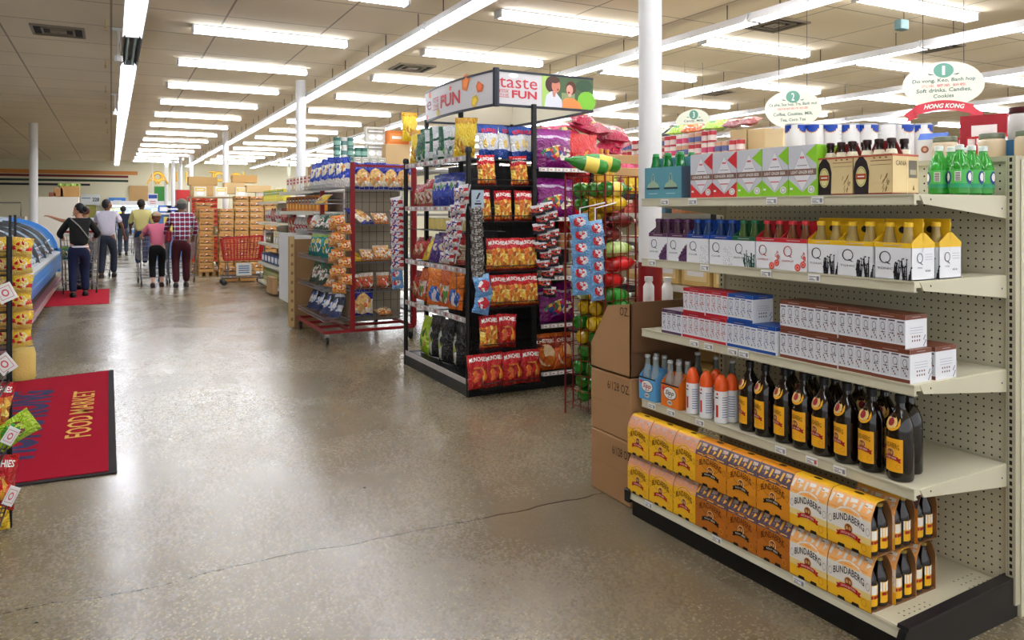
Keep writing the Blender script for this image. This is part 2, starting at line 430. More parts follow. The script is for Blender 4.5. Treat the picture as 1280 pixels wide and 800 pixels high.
# vents, sprinklers, detector
def vent(px, py, label, s=.6, sy=.6):
    x, y, _ = on_floor(px, py, CZ)
    t = thing('ceiling_vent', label, 'ceiling vent', (x, y, CZ), 0)
    m = MB(); a = s/2
    for q, r_ in ((a, a-.03), (a*.62, a*.55), (a*.3, .02)):
        for bx_ in ((-q,-q,q,-r_),( -q,r_,q,q),(-q,-r_,-r_,r_),(r_,-r_,q,r_)): m.box(bx_[0], bx_[1], -.025, bx_[2], bx_[3], -.001, mat((.55,.5,.42), .5))
    m.build('grille', t)
    m = MB(); m.box(-a+.03, -a+.03, -.006, a-.03, a-.03, -.001, mat((.09,.08,.07), .7)); m.build('duct_opening', t)
for px, py, l in ((73, 38, 'dark square air vent in the ceiling at upper left'), (515, 84, 'square air vent above the snack rack header'), (968, 30, 'square air vent between lights at upper right'),
                  (1165, 58, 'square air vent above the aisle one sign'), (892, 115, 'square air vent above the pale round aisle sign')):
    vent(px, py, l)
def drop(px, py, label, L=.12):
    x, y, _ = on_floor(px, py, CZ)
    m = MB(); m.tube([(0,0,0),(0,0,-L)], .008, mat((.8,.7,.5), .4, metal=.5)); m.lathe([(.03,-L-.012),(.012,-L),(.02,-L+.03)], mat((.75,.65,.45), .4), 10)
    o = m.build('sprinkler', None, loc=(x, y, CZ)); tag(o, label, 'sprinkler', 'sprinklers on the left ceiling')
for i, (px, py) in enumerate(((132,24),(132,74),(132,107),(132,130),(133,148),(134,161))):
    drop(px, py, 'small brass sprinkler hanging left of the light strip, %s from the front' % ORD[i])
x, y, _ = on_floor(1127, 25, CZ-.1)
m = MB(); m.bev(-.07,-.05,-.12,.07,.05,0, mat((.35,.45,.45), .5), .01); m.tube([(.04,0,0),(.04,0,.1)], .004, DARK)
tag(m.build('sensor_box', None, loc=(x, y, CZ-.1)), 'small grey box hanging from the ceiling at upper right', 'sensor')
for i, (px, py) in enumerate(((148, 60), (144, 133))):
    x, y, _ = on_floor(px, py, 3.6); m = MB(); m.tube([(0,0,.25),(0,0,-.12)], .018, WHITE, 8); m.box(-.07,-.02,.22,.07,.02,.25, WHITE); m.lathe([(.05,-.17),(.05,-.1)], WHITE, 10)
    tag(m.build('ceiling_camera', None, loc=(x, y, 3.6)), 'white stub hanging beside the %s of the left light strip' % ('near unlit part' if i == 0 else 'bright far part'), 'ceiling device')
# ------------------------------------------------------------------ near drinks shelving (local frame: front looks to -y, x to the right = near end, x 0..-GL)
GO = Vector((2.46, 1.71)); GA = -88.0; GL = 1.47
_gx = Vector((math.cos(R(GA)), math.sin(R(GA)))); _gy = Vector((-math.sin(R(GA)), math.cos(R(GA))))
def GW(x, y, z=0): p = GO+_gx*x+_gy*y; return (p.x, p.y, z)
def gx(px, y):
    r = ray(px); o = GO+_gy*y
    return (o.y*r[0]-o.x*r[1])/(_gx.x*r[1]-_gx.y*r[0])
def GP(o, x, y, z, label=None, group=None, rz=0): return dup(o, GW(x, y, z), GA+rz, label, group)
ZS = [1.604, 1.300, .941, .580]; ZD = .118
unit = thing('shelving_unit', 'cream steel pegboard shelving unit full of drinks in the right foreground', 'shelving', (GO.x, GO.y, 0), GA)
def shelf(z, front=0.0, depth=.575, lip=.036):
    m = MB()
    m.box(-GL, front+.012, z-.022, 0, depth, z, CREAM)
    m.prism([(front, z-lip), (front+.012, z-lip-.002), (front+.014, z), (front+.002, z+.002)], -GL, 0, CREAM, 'x')
    m.prism([(front, z-lip-.002), (front+.02, z-lip-.002), (front+.02, z-lip+.002), (front, z-lip+.002)], -GL, 0, CREAMD, 'x')
    m.box(-GL, front-.0015, z-.006, 0, front+.001, z+.001, CREAMD)
    o = m.build('shelf', unit)
    for x in (-.0005, -GL+.0005):      # tapered end bracket
        m = MB(); t = .004
        m.prism([(front+.05, z-.034), (depth, z-.088), (depth, z-.004), (front+.03, z-.004)], x-t, x+t, CREAM, 'x')
        m.disc(lambda u, v, l: (x+t+l, u, v), .09, z-.018, .004, .004, DARK); m.disc(lambda u, v, l: (x+t+l, u, v), .54, z-.05, .004, .004, DARK)
        m.build('end_bracket', o)
    return o
shelf_objs = [shelf(z) for z in ZS]
# base deck, lip, black kick plate and end plate
m = MB(); m.box(-GL, -.07, ZD-.02, 0, .585, ZD, CREAM); m.prism([(-.075, ZD-.035), (-.06, ZD-.035), (-.05, ZD+.001), (-.066, ZD+.003)], -GL, -.004, CREAM, 'x')
for i in range(6):
    for j in range(2): m.disc(lambda u, v, l: (u, v, ZD+l), -.05-.02*j, .02+.03*i, .003, .004, DARK)
    for j in range(3): m.disc(lambda u, v, l: (u, v, ZD+l), -.05-.03*j, .42+.03*(i % 5), .003, .004, DARK)
deck = m.build('base_deck', unit)
m = MB(); m.box(-GL, -.06, .0, -.004, -.045, ZD-.034, BLACK); m.build('kick_plate', unit)
m = MB(); m.prism([(-.105, 0), (.6, 0), (.6, .135), (.585, .145), (-.06, .125), (-.085, .12), (-.105, .085)], 0, .028, mat((.07,.07,.075), .35), 'x')
m.prism([(-.075, .122), (.588, .141), (.588, .152), (-.07, .133)], -.014, .028, mat((.11,.10,.12), .3), 'x'); m.build('base_end_cap', unit)
m = MB(); m.bev(-GL-.04, -.085, .06, -GL, -.04, ZD+.012, BLACK, .006); m.build('corner_bumper', unit)
# pegboard back panel, its holes, uprights with slots
m = MB(); m.box(-GL, .59, .10, 0, .60, 1.752, CREAM); fnb = lambda u, v, l: (u, .59-l, v)
HOLE = mat((.13,.12,.10), .8)
for i in range(47):
    for j in range(53):
        x = -.03-.0305*i; z = .135+.0305*j
        m.disc(fnb, x-.0, z, .0042, .0042, HOLE, .0004, 6)
m.build('back_panel', unit)
for x in (.018, -GL-.018):
    m = MB(); m.box(x-.018, .572, .05, x+.018, .66, 1.755, CREAMD)
    fu = lambda u, v, l: (x+u, .572-l, v)
    for j in range(61): m.rect(fu, -.004, .16+.0262*j, .006, .16+.0262*j+.016, HOLE)
    m.rect(fu, -.012, .1, -.010, 1.75, mat((.6,.58,.48), .5))
    m.build('upright', unit)
m = MB(); m.box(-GL, .575, 1.735, 0, .61, 1.755, CREAMD); m.build('top_rail', unit)
m = MB(); m.box(-GL, .6, .05, .036, .606, 1.75, CREAM); m.box(.0, .605, 0, .04, .84, 1.74, CREAM)
fe = lambda u, v, l: (.04+l, u, v)
for j in range(6): m.rect(fe, .66, .28+.27*j, .83, .284+.27*j, mat((.45,.43,.38), .5)); m.disc(fe, .69, .25+.27*j, .006, .006, DARK); m.disc(fe, .74, .24+.27*j, .004, .004, DARK)
m.build('rear_side_panel', unit)
m = MB(); m.box(-.75, .61, 1.72, 0, .86, 1.745, CREAM); m.build('rear_top_shelf', unit)
def price(px, z, par, blank=False, y=-.002, w_=.055, red=False):
    m = MB(); x = gx(px, y); m.box(x-w_/2, y-.0025, z-.031, x+w_/2, y-.001, z-.003, PAPER)
    f = flat(x-w_/2, z-.031, w_, .028, y-.0025)
    for i, (a, b, c) in enumerate(((.08,.7,.6),(.08,.45,.35),(.08,.6,.15))): m.rect(f, a, c, b, c+.1, mat((.45,.45,.5), .6))
    m.rect(f, .72, .15, .93, .75, mat((.75,.35,.35) if red else (.55,.55,.6), .6))
    m.build('price_tag', par)
for px in (831, 866, 965, 1022): price(px, ZS[0], shelf_objs[0])
for px in (815, 881, 958, 1018): price(px, ZS[1], shelf_objs[1])
for px in (868, 886, 916, 930): price(px, ZS[2], shelf_objs[2])
for px in (815, 839, 875, 976): price(px, ZS[3], shelf_objs[3])
price(1015, ZS[3], shelf_objs[3], red=True); price(1050, ZS[3], shelf_objs[3])
for px in (811, 896, 999): price(px, ZD, deck, y=-.07)
# ------------------------------------------------------------------ products
YEL = (.93,.70,.10)
def ribbon(m, f, u, v, w_, h, c, txt, lift=.0015):
    M_ = mat(c, .4); pts = []
    n = 6
    top = [(u-w_/2+w_*i/n, v+h/2+h*.35*math.sin(math.pi*i/n)) for i in range(n+1)]; bot = [(p[0], p[1]-h) for p in top]
    for i in range(n): m.poly(f, [bot[i], bot[i+1], top[i+1], top[i]], M_, lift)
    for s in (-1, 1):
        e = u+s*w_/2; m.poly(f, [(e, v-h*.75), (e+s*w_*.16, v-h*.75), (e+s*w_*.1, v-h*.25), (e+s*w_*.16, v+h*.25), (e, v+h*.25)][::s], M_, lift*.8)
    m.text(f, txt, u, v+h*.18, w_*.8, h*.45, mat((.95,.9,.85), .5), lift+.0008, arc=h*.3)
def emblem(m, f, u, v, r, lift=.0015):
    m.disc(f, u, v, r*1.15, r*1.2, mat((.93,.80,.60), .5), lift)
    m.disc(f, u, v+r*.1, r*.95, r*.95, mat((.55,.30,.14), .5), lift+.0004)
    for q in (-.38, .38): m.disc(f, u+q*r, v+r*.1, r*.3, r*.42, mat((.85,.62,.35), .5), lift+.0008)
    m.rect(f, u-r*.8, v-r*.55, u+r*.8, v-r*.3, mat((.30,.15,.08), .5), lift+.0008)
BROWN_GLASS = mat((.07,.028,.018), .08, spec=.8)
def small_bottle(par, x, y, lab=0):
    m = MB(); r = .0295
    m.lathe([(.02,.002),(r,.006),(r,.095),(.026,.115),(.014,.145),(.013,.165)], BROWN_GLASS, 14, (x, y, 0))
    m.lathe([(.0145,.163),(.015,.175),(.010,.177)], mat((.7,.6,.3), .3, metal=.6), 10, (x, y, 0))
    f = cylmap(r, .018, .075, a0=(-12, 18, 180, -30)[lab], cx=x, cy=y)
    m.rect(f, -.032, 0, .032, 1, mat(YEL, .4), .0008, 7); m.rect(f, -.032, .55, .032, .98, mat((.95,.93,.88), .4), .0012, 5)
    m.rect(f, -.026, .35, .018, .5, mat((.65,.1,.1), .4), .0016, 3)
    m.build('bottle', par)
PW, PD, PH = .19, .122, .195
prof = [(-PD/2,.0),(-PD/2,.125),(-PD/2+.006,.150),(-.036,.182),(-.026,.192),(-.018,.195),(.018,.195),(.026,.192),(.036,.182),(PD/2-.006,.150),(PD/2,.125),(PD/2,.0)]
def pack(kind):
    t = thing('bottle_carton', 'x', 'bottle carton')
    C0, C1, C2, rib, rt = {'a': ((.95,.73,.13), (.90,.62,.45), (.82,.66,.62), (.72,.06,.08), 'GINGER BEER'),
                   'b': ((.74,.42,.11), (.38,.32,.38), (.95,.70,.30), (.08,.06,.06), 'ROOT BEER'),
                   'd': ((.88,.56,.12), (.38,.32,.38), (.95,.75,.35), (.08,.06,.06), 'ROOT BEER'),
                   'c': ((.97,.74,.15), (.97,.72,.45), (.93,.90,.86), (.75,.05,.08), 'LEMON BITTERS')}[kind]
    m = MB(); B_ = mat(C0, .38); n = len(prof); t_ = .0015
    inn = [(p[0]*.965, p[1]-(.002 if p[1] > .1 else 0)) for p in prof]
    v = [(-PW/2, *p) for p in prof]+[(PW/2, *p) for p in prof]+[(-PW/2, *p) for p in inn]+[(PW/2, *p) for p in inn]
    m.add(v, [(i+1, i, i+n, i+n+1) for i in range(n-1)], B_)
    m.add(v, [(2*n+i, 2*n+i+1, 3*n+i+1, 3*n+i) for i in range(n-1)], mat((.55,.38,.22), .7))
    m.add(v, [(n+i, 3*n+i, 3*n+i+1, n+i+1) for i in range(n-1)]+[(i, i+1, 2*n+i+1, 2*n+i) for i in range(n-1)], mat((.62,.42,.25), .7))
    m.box(-PW/2, -PD/2, 0, PW/2, PD/2, .003, mat((.50,.34,.2), .7))
    def f(u, v, l):      # u metres from centre, v metres up the folded front
        s = 0; pts = prof[:6]
        for i in range(5):
            a, b = Vector(pts[i]), Vector(pts[i+1]); d = (b-a).length
            if v <= s+d or i == 4:
                q = a+(b-a)*((v-s)/d); nn = Vector((-(b-a).y, (b-a).x)).normalized()
                return (u, q.x+nn.x*l, q.y+nn.y*l)
            s += d
    TOP = mat(C1, .35); K = mat(C2, .25)
    m.rect(f, -PW/2, .130, PW/2, .196, TOP, .0006, 1, 6)
    for i in range(3):
        u = -PW/2+PW*(i+.5)/3
        m.poly(f, [(u-.022, .136), (u+.018, .136), (u-.004, .166)], mat({'a': (.96,.75,.25), 'b': (.93,.68,.25), 'd': (.93,.68,.25), 'c': (.96,.62,.2)}[kind], .35), .0012)
        m.poly(f, [(u+.006, .148), (u+.026, .166), (u+.010, .172)], K, .0012)
        m.poly(f, [(u-.03, .152), (u-.020, .15), (u-.012, .186), (u-.024, .186)], K, .0014)
        m.poly(f, [(u-.006, .172), (u+.024, .176), (u+.024, .188), (u-.006, .188)], mat((.80,.72,.68), .3) if kind != 'c' else mat((.96,.94,.9), .3), .0012)
    if kind == 'c':
        m.rect(f, -PW/2, .045, PW/2, .130, mat((.97,.86,.55), .38), .0005); m.rect(f, -PW/2, .068, PW/2, .128, mat((.95,.93,.90), .38), .0008)
        m.disc(f, 0, .112, .066, .040, mat((.95,.93,.90), .38), .0010, 20)
    else:
        m.disc(f, 0, .112, .060, .036, B_, .0009, 20)
        m.disc(f, 0, .107, .060, .036, mat(tuple(x*.62 for x in C0), .4), .0011, 24, hole=.96)
    TC = mat((.13,.10,.12), .5) if kind == 'c' else mat((.38,.17,.06), .5)
    m.text(f, 'BUNDABERG', 0, .098, .135, .026, TC, .0018, arc=.034, bold=.01)
    emblem(m, f, 0, .075, .017, .0016)
    ribbon(m, f, 0, .052, .082, .017, rib, rt, .0026)
    m.disc(f, .066, .028, .012, .014, mat((.85,.60,.12), .4), .0014, 14, hole=.8); m.disc(f, -.082, .09, .008, .014, TC, .0012, 12, hole=.9); m.disc(f, .082, .09, .008, .014, TC, .0012, 12, hole=.9)
    for u in (-.05, .012): m.poly(f, [(u, 0), (u+.035, 0), (u+.031, .012), (u+.004, .012)], mat((.09,.05,.03), .5), .0012)
    m.disc(lambda u, v, l: (u, v, .195+l), 0, 0, .022, .010, mat((.12,.07,.03), .6), .0004)
    m.build('carton', t)
    for i, x in enumerate((PW/2-.033, -PW/2+.033)):
        for y in (-.029, .029): small_bottle(t, x, y, (0 if y < 0 else 1) if i == 0 else 2)
    return t
packs = {k: pack(k) for k in 'abcd'}
edges = [784.5, 811, 841, 869, 908, 945, 987, 1034, 1089]
yF = -.012
xe = [gx(p, yF-.06) for p in edges]
for lay in (0, 1):
    kinds = 'aaabbbcc' if lay == 0 else 'aaadddcc'
    for i in range(8):
        x = (xe[i]+xe[i+1])/2
        GP(packs[kinds[i]], x, yF+.001*((i*7) % 3), ZD+lay*PH, '%s bottle carton, %s in the %s front row' % (
            {'a': 'yellow', 'b': 'brown orange', 'd': 'orange', 'c': 'white and yellow'}[kinds[i]], pos_words(i, 8), ('lower', 'upper')[lay]), 'bottle cartons on the bottom deck').scale = ((xe[i+1]-xe[i])/PW*.985, .99, .995)
for k in range(2):
    for lay in (0, 1):
        GP(packs['cd'[lay] if k else 'c'], xe[8]-PW/2-.004*(k+lay)+.015, yF+.130+.128*k, ZD+lay*PH, '%s carton with open bottle end, %s row from the front at the near end' % (('lower', 'upper')[lay], ('second', 'third')[k]), 'bottle cartons behind the front row')
# large dark bottles
def big_bottle():
    t = thing('glass_bottle', 'x', 'bottle'); r = .0455
    m = MB(); m.lathe([(.03,.0),(r-.003,.003),(r,.012),(r,.175),(r*.96,.198),(r*.74,.228),(r*.46,.25),(.0155,.262),(.0145,.285)], BROWN_GLASS, 24); m.build('body', t)
    m = MB(); m.lathe([(.0165,.276),(.018,.278),(.018,.303),(.0155,.306)], mat((.10,.10,.12), .4), 16); m.build('cap', t)
    m = MB(); f = cylmap(r, .035, .118)
    m.rect(f, -.043, 0, .043, 1, mat((.95,.68,.10), .4), .0006, 12, 1)
    g = lambda u, v, l: f(u, v/.118, l)
    m.text(g, 'BUNDABERG', 0, .088, .062, .018, mat((.35,.2,.08), .5), .0012, arc=.014, bold=.01)
    emblem(m, g, 0, .066, .014, .0011); ribbon(m, g, 0, .046, .056, .015, (.62,.05,.10), 'GINGER BEER', .0020)
    m.disc(g, .028, .02, .009, .009, mat((.85,.56,.08), .4), .0012, 12, hole=.8); m.build('label', t)
    m = MB()
    def sh(u, v, l):      # shoulder surface
        z = .192+v*.052; k = max(0, v)
        rr = r*(.985-.52*k**1.5)+.0012
        a = R(-90)+u/r; return ((rr+l)*math.cos(a), (rr+l)*math.sin(a), z)
    m.disc(sh, 0, .42, .036, .66, mat((.95,.68,.12), .4), .0006, 18); m.disc(sh, 0, .38, .025, .44, mat((.92,.78,.5), .4), .0012, 14)
    m.disc(sh, 0, .38, .013, .28, mat((.62,.12,.12), .4), .0018, 12); m.text(sh, 'BUNDABERG', 0, .78, .045, .16, mat((.35,.18,.08), .5), .0018, arc=.2); m.build('neck_label', t)
    return t
bb = big_bottle()
bpx = [937, 956.5, 981, 1004.5, 1029.5, 1058, 1089, 1125]
for i, px in enumerate(bpx):
    GP(bb, gx(px, .06), .062, ZS[3], 'large dark bottle with yellow label, %s in the front row of eight' % pos_words(i, 8), 'large dark bottles', rz=(-14, -8, -6, 4, 0, -5, 3, 2)[i]-12)
for i, x in enumerate((-.09, -.19, -.30, -.41, -.52, -.63)):
    GP(bb, x-.035, .165, ZS[3], 'large dark bottle, %s in the row behind the eight front bottles' % pos_words(5-i, 6), 'large dark bottles behind', rz=(-20, 10, 50, -40, 5, 90)[i])
# clear bottle four packs: blue and orange
def sipp(c, txtc):
    t = thing('bottle_carton', 'x', 'bottle carton'); w_, d_, h_ = .128, .118, .115
    M_ = mat(c, .45)
    m = MB(); m.box(-w_/2, -d_/2, 0, w_/2, d_/2, .004, M_)
    for y in (-d_/2, d_/2-.002): m.box(-w_/2, y, 0, w_/2, y+.002, h_, M_)
    for x in (-w_/2, w_/2-.002): m.prism([(-d_/2, 0), (d_/2, 0), (d_/2, h_), (.012, .165), (-.012, .165), (-d_/2, h_)], x, x+.002, M_, 'x')
    m.box(-w_/2, -.0015, 0, w_/2, .0015, .165, M_)
    f = flat(-w_/2, 0, w_, h_, -d_/2)
    m.rect(f, 0, .94, 1, 1, mat((.12,.12,.18), .5)); m.disc(f, .5, .62, .37, .27, mat((.13,.13,.2), .5), .0006, 24); m.disc(f, .5, .62, .34, .245, PAPER, .0011, 24)
    m.text(f, 'Sipp', .5, .62, .50, .26, mat(txtc, .5), .0018, shear=.3, bold=.02); m.rect(f, .38, .44, .62, .46, INK, .0018)
    m.disc(f, .5, .22, .14, .11, mat((.80,.80,.75), .5), .0010, 12); m.rect(f, .43, .2, .57, .24, INK, .0016)
    m.disc(f, .14, .78, .08, .09, mat((.85,.2,.25), .5), .001, 12)
    m.build('carton', t)
    for x in (-.031, .031):
        for y in (-.029, .029):
            m = MB(); G_ = mat((.88,.93,.92), .05, trans=.75, spec=.6, ior=1.2)
            m.lathe([(.024,.005),(.028,.010),(.028,.10),(.024,.13),(.015,.17),(.0125,.195),(.0125,.218)], G_, 14, (x, y, 0)); b_ = m.build('bottle', t)
            m = MB(); m.lathe([(.0145,.212),(.0145,.224),(.011,.226)], mat((.80,.82,.84), .3, metal=.5), 12, (x, y, 0)); m.build('cap', b_)
    return t
sb, so = sipp((.36,.66,.88), (.72,.12,.30)), sipp((.93,.47,.12), (.35,.25,.2))
x1, x2 = gx(799, .02), gx(824.5, .02); x3 = gx(857, .02)
GP(sb, (x1+x2)/2, .065, ZS[3], 'light blue carton of four clear bottles, leftmost on its shelf')
GP(so, (x2+x3)/2-.002, .065, ZS[3], 'orange carton of four clear bottles beside the light blue one')
def clear_bottle():
    t = thing('clear_bottle', 'x', 'bottle'); G_ = mat((.62,.68,.68), .05, trans=.6, spec=.6, ior=1.2)
    m = MB(); m.lathe([(.024,.0),(.029,.006),(.029,.12),(.024,.15),(.015,.19),(.0125,.215),(.0125,.24)], G_, 14); m.build('body', t)
    m = MB(); m.lathe([(.0145,.234),(.0145,.246),(.011,.248)], mat((.80,.82,.84), .3, metal=.5), 12); m.build('cap', t); return t
cbt = clear_bottle()
for i, px in enumerate((872, 895, 915)):
    GP(cbt, gx(px, .22), .22, ZS[3], 'clear glass bottle behind the orange capped bottles, %s of three' % pos_words(i, 3), 'clear bottles behind the orange caps')
def orange_bottle():
    t = thing('drink_bottle', 'x', 'bottle'); r = .031
    m = MB(); m.lathe([(.025,0),(r,.005),(r,.148)], mat((.92,.92,.93), .3), 18)
    f = cylmap(r, 0, 1)
    m.rect(f, -.004, .03, .008, .085, mat((.80,.18,.10), .4), .0006, 2); m.rect(f, -.008, .115, .008, .121, mat((.4,.2,.2), .5), .0008, 2); m.disc(f, .003, .135, .005, .006, mat((.80,.18,.10), .4), .0008, 8)
    for i in range(9): m.rect(f, .026, .03+.011*i, .056, .034+.011*i, mat((.5,.58,.75), .5), .0006, 4)
    m.rect(f, -.05, .02, -.040, .145, mat((.8,.25,.15), .4), .0006, 2); m.build('body', t)
    m = MB(); m.lathe([(r,.148),(r*1.02,.152),(r*.97,.172),(r*.8,.195),(r*.5,.213),(.004,.22)], mat((.93,.36,.12), .3), 18); m.build('cap', t); return t
ob = orange_bottle()
for i, (px, y, rz, l) in enumerate(((866, .035, -8, 'leftmost in front'), (883, .035, -8, 'middle one in front'), (901.5, .035, 6, 'rightmost in front'), (895, .105, 20, 'behind, on the left'), (914.5, .09, -30, 'behind, on the right'))):
    GP(ob, gx(px, y), y, ZS[3], 'white bottle with orange domed cap, %s' % l, 'orange capped white bottles', rz)
# cartons of slim cans
def can_carton(c, dark, w_=.148, two=False):
    h_, d_ = .118, .125; t = thing('can_carton', 'x', 'can carton'); M_ = mat(c, .4); Wt = mat((.90,.91,.93), .45)
    m = MB(); m.box(-w_/2, -d_/2, 0, w_/2, d_/2, h_, Wt, dict(top=M_, bottom=M_))
    for (f, ww) in ((flat(-w_/2, 0, w_, h_, -d_/2), w_), (flatx(-d_/2, 0, d_, h_, w_/2), d_)):
        m.rect(f, 0, .86, 1, 1, M_, .0005)
        m.rect(f, .3, .92, .7, .94, mat((.7,.6,.6), .5), .001)
    f = flat(-w_/2, 0, w_, h_, -d_/2); m.rect(f, 0, 0, 1, .11, M_, .0005)
    for i in range(4):
        u = .125+.25*i; D = mat(dark, .5); cc = mat(c, .5)
        wob = .012*(-1 if i in (0, 3) else 1)
        m.rect(f, u-.105, .16, u+.105, .80+wob, mat((.84,.85,.88), .4), .0006); m.rect(f, u-.095, .78+wob, u+.095, .82+wob, D, .001)
        m.rect(f, u-.11, .15, u-.105, .8, mat((.6,.6,.65), .4), .001)
        m.disc(f, u, .60+wob, .060, .125, D, .0012, 12, hole=.84); m.text(f, ',', u+.045, .50+wob, .03, .06, D, .0012)
        for q in range(5): m.disc(f, u-.07+.035*q, .22+.07*((q*3+i) % 4), .017, .035, (cc, D)[q % 2], .0012, 6)
        m.rect(f, u-.06, .42, u+.06, .44, D, .001)
    g = flatx(-d_/2, 0, d_, h_, w_/2)
    for i in range(4):
        for j in range(2): m.disc(g, .32+.11*i, .22+.12*j, .03, .035, mat((.45,.3,.3), .5), .0008, 6)
    for j in range(3): m.rect(g, .2, .60-.08*j, .8, .615-.08*j, mat((.7,.7,.75), .5), .0008)
    for q in range(7): m.disc(g, .85+.03*(q % 4), .05+.06*q*.8, .02, .03, mat(dark, .5), .0008, 6)
    return (m.build('carton', t), t)[1]
cc = dict(purple=can_carton((.32,.22,.34), (.2,.15,.3)), red=can_carton((.72,.14,.20), (.7,.15,.2)), blue=can_carton((.10,.30,.62), (.35,.42,.6)), brown=can_carton((.46,.25,.18), (.28,.2,.26)))
bot = [(827, 852, 'purple'), (852, 880.5, 'red'), (880.5, 908, 'red'), (908, 938, 'blue'), (938, 970, 'blue'), (974, 1009, 'brown'), (1009, 1047, 'brown'), (1047, 1089, 'brown'), (1089, 1138, 'brown')]
top = [(854, 881, 'red'), (881, 909, 'red'), (910, 941, 'blue'), (974, 1009, 'brown'), (1009, 1047, 'brown'), (1047, 1087, 'brown'), (1087, 1132, 'brown')]
for lay, lst in ((0, bot), (1, top)):
    for i, (a, b, c) in enumerate(lst):
        xa_, xb_ = gx(a, .012), gx(b, .012); o = GP(cc[c], (xa_+xb_)/2, .012+.0625+.004*(i % 2), ZS[2]+lay*.1185, '%s and white carton of slim cans, %s in the %s layer' % (c, pos_words(i, len(lst)), ('lower', 'upper')[lay]), 'slim can cartons on the middle shelf')
        o.scale = ((xb_-xa_)/.148*.985, 1, 1)
GP(cc['brown'], gx(1138, .012)-.074, .21, ZS[2], 'brown and white can carton standing behind the near right one on the lower layer').scale = (1.1, 1, 1)
# tonic four packs with necks showing
def tonic(c, neck, art, sub, artkind):
    w_, d_, h_ = .145, .135, .132; t = thing('bottle_carton', 'x', 'bottle carton')
    M_ = mat(c, .4); Wt = mat((.91,.92,.94), .45); A_ = mat(art, .5)
    m = MB(); m.box(-w_/2, -d_/2, 0, w_/2, d_/2, .004, Wt)
    for y in (-d_/2, d_/2-.002): m.box(-w_/2, y, 0, w_/2, y+.002, h_, Wt)
    for x in (-w_/2, w_/2-.002): m.prism([(-d_/2, 0), (d_/2, 0), (d_/2, h_), (-d_/2, h_)], x, x+.002, Wt, 'x'); m.prism([(-d_/2, h_), (d_/2, h_), (.012, h_+.035), (-.012, h_+.035)], x, x+.002, M_, 'x')
    z1 = h_+.085 if c[0] > .8 and c[1] > .6 else h_+.07
    m.box(-w_/2, -.0015, .1, w_/2, .0015, z1, M_)
    fd = lambda u, v, l: (u, -.0015-l, v); m.disc(fd, 0, h_+.045, .022, .014, DARK, .0006, 14)
    f = flat(-w_/2, 0, w_, h_, -d_/2); g = flatx(-d_/2, 0, d_, h_, w_/2)
    for q in (f, g): m.rect(q, 0, .87, 1, 1, M_)
    m.rect(f, .25, .925, .75, .945, mat((.75,.7,.7), .5), .0012)
    QC = mat((.13,.13,.17) if sub != 'GRAPEFRUIT' else (.72,.16,.2), .5)
    for q, u, s in ((f, .29, 1), (g, .35, .8)):
        m.disc(q, u, .60, .16*s, .165*s, QC, .0012, 20, hole=.86); m.disc(q, u+.01, .60, .15*s, .163*s, QC, .0012, 20, hole=.9)
        m.poly(q, [(u+.02*s, .47), (u+.10*s, .42), (u+.17*s, .41), (u+.12*s, .44), (u+.04*s, .49)], QC, .0013)
    m.text(f, sub, .29, .30, min(.46, .062*len(sub)+.12), .055, QC, .0012); m.text(g, sub, .35, .34, .22, .04, QC, .0012)
    rnd = random.Random(sub)
    if artkind == 'leaf':
        for i in range(13):
            u = .56+.42*rnd.random(); hh = .15+.45*(1-abs(u-.78)*2.2)*rnd.random()+.06; du = rnd.uniform(-.07, .07)
            m.poly(f, [(u-.018, .01), (u+.018, .01), (u+du+.012, hh), (u+du, hh+.03), (u+du-.02, hh*.7)], A_, .0010+.0001*i)
            for k in range(3): m.disc(f, u+du*k/3+rnd.uniform(-.03, .03), hh*(k+1)/3, .026, .022, A_, .0012+.0001*i, 6)
    elif artkind == 'dots':
        for i in range(46):
            a = rnd.random(); m.disc(f, .60+.38*rnd.random(), .03+.6*a*a, .012, .012, mat((.2,.25,.45), .5), .001, 5)
    elif artkind == 'coral':
        for i in range(9):
            u = .60+.045*i; hh = .18+.42*(i/9)+.1*rnd.random()
            m.poly(f, [(u-.02, .01), (u+.022, .01), (u+.03, hh), (u+.005, hh+.03), (u-.01, hh)], A_, .001); m.poly(f, [(u-.01, hh*.4), (u, hh*.55), (u-.05, hh*.75), (u-.07, hh*.7)], A_, .0012)
    else:
        for (u, v, r_) in ((.66,.12,.11), (.86,.22,.10), (.9,.42,.06)): m.disc(f, u, v, r_, r_*1.05, A_, .001, 14); m.disc(f, u, v, r_*.75, r_*.8, mat((.92,.5,.45), .5), .0013, 12, hole=.35)
        for i in range(8): m.disc(f, .8+.15*rnd.random(), .3+.3*rnd.random(), .022, .022, A_, .0012, 6)
    for i in range(3): m.disc(g, .62+.08*i, .25, .02, .03, QC, .001, 6)
    for j in range(3): m.rect(g, .58, .55+.07*j, .9, .56+.07*j, mat((.65,.65,.7), .5), .001)
    m.build('carton', t)
    for x in (-.036, .036):
        for y in (-.032, .032):
            m = MB(); m.lathe([(.026,.006),(.028,.012),(.028,.11),(.023,.140),(.0155,.165),(.0145,.198)], mat(neck, .08, trans=.25, spec=.6), 12, (x, y, 0))
            b_ = m.build('bottle', t); m = MB(); m.lathe([(.0165,.188),(.0175,.192),(.017,.203),(.012,.205)], mat(tuple(min(1, q*1.0+.05) for q in c), .3), 12, (x, y, 0)); m.build('cap', b_)
    return t
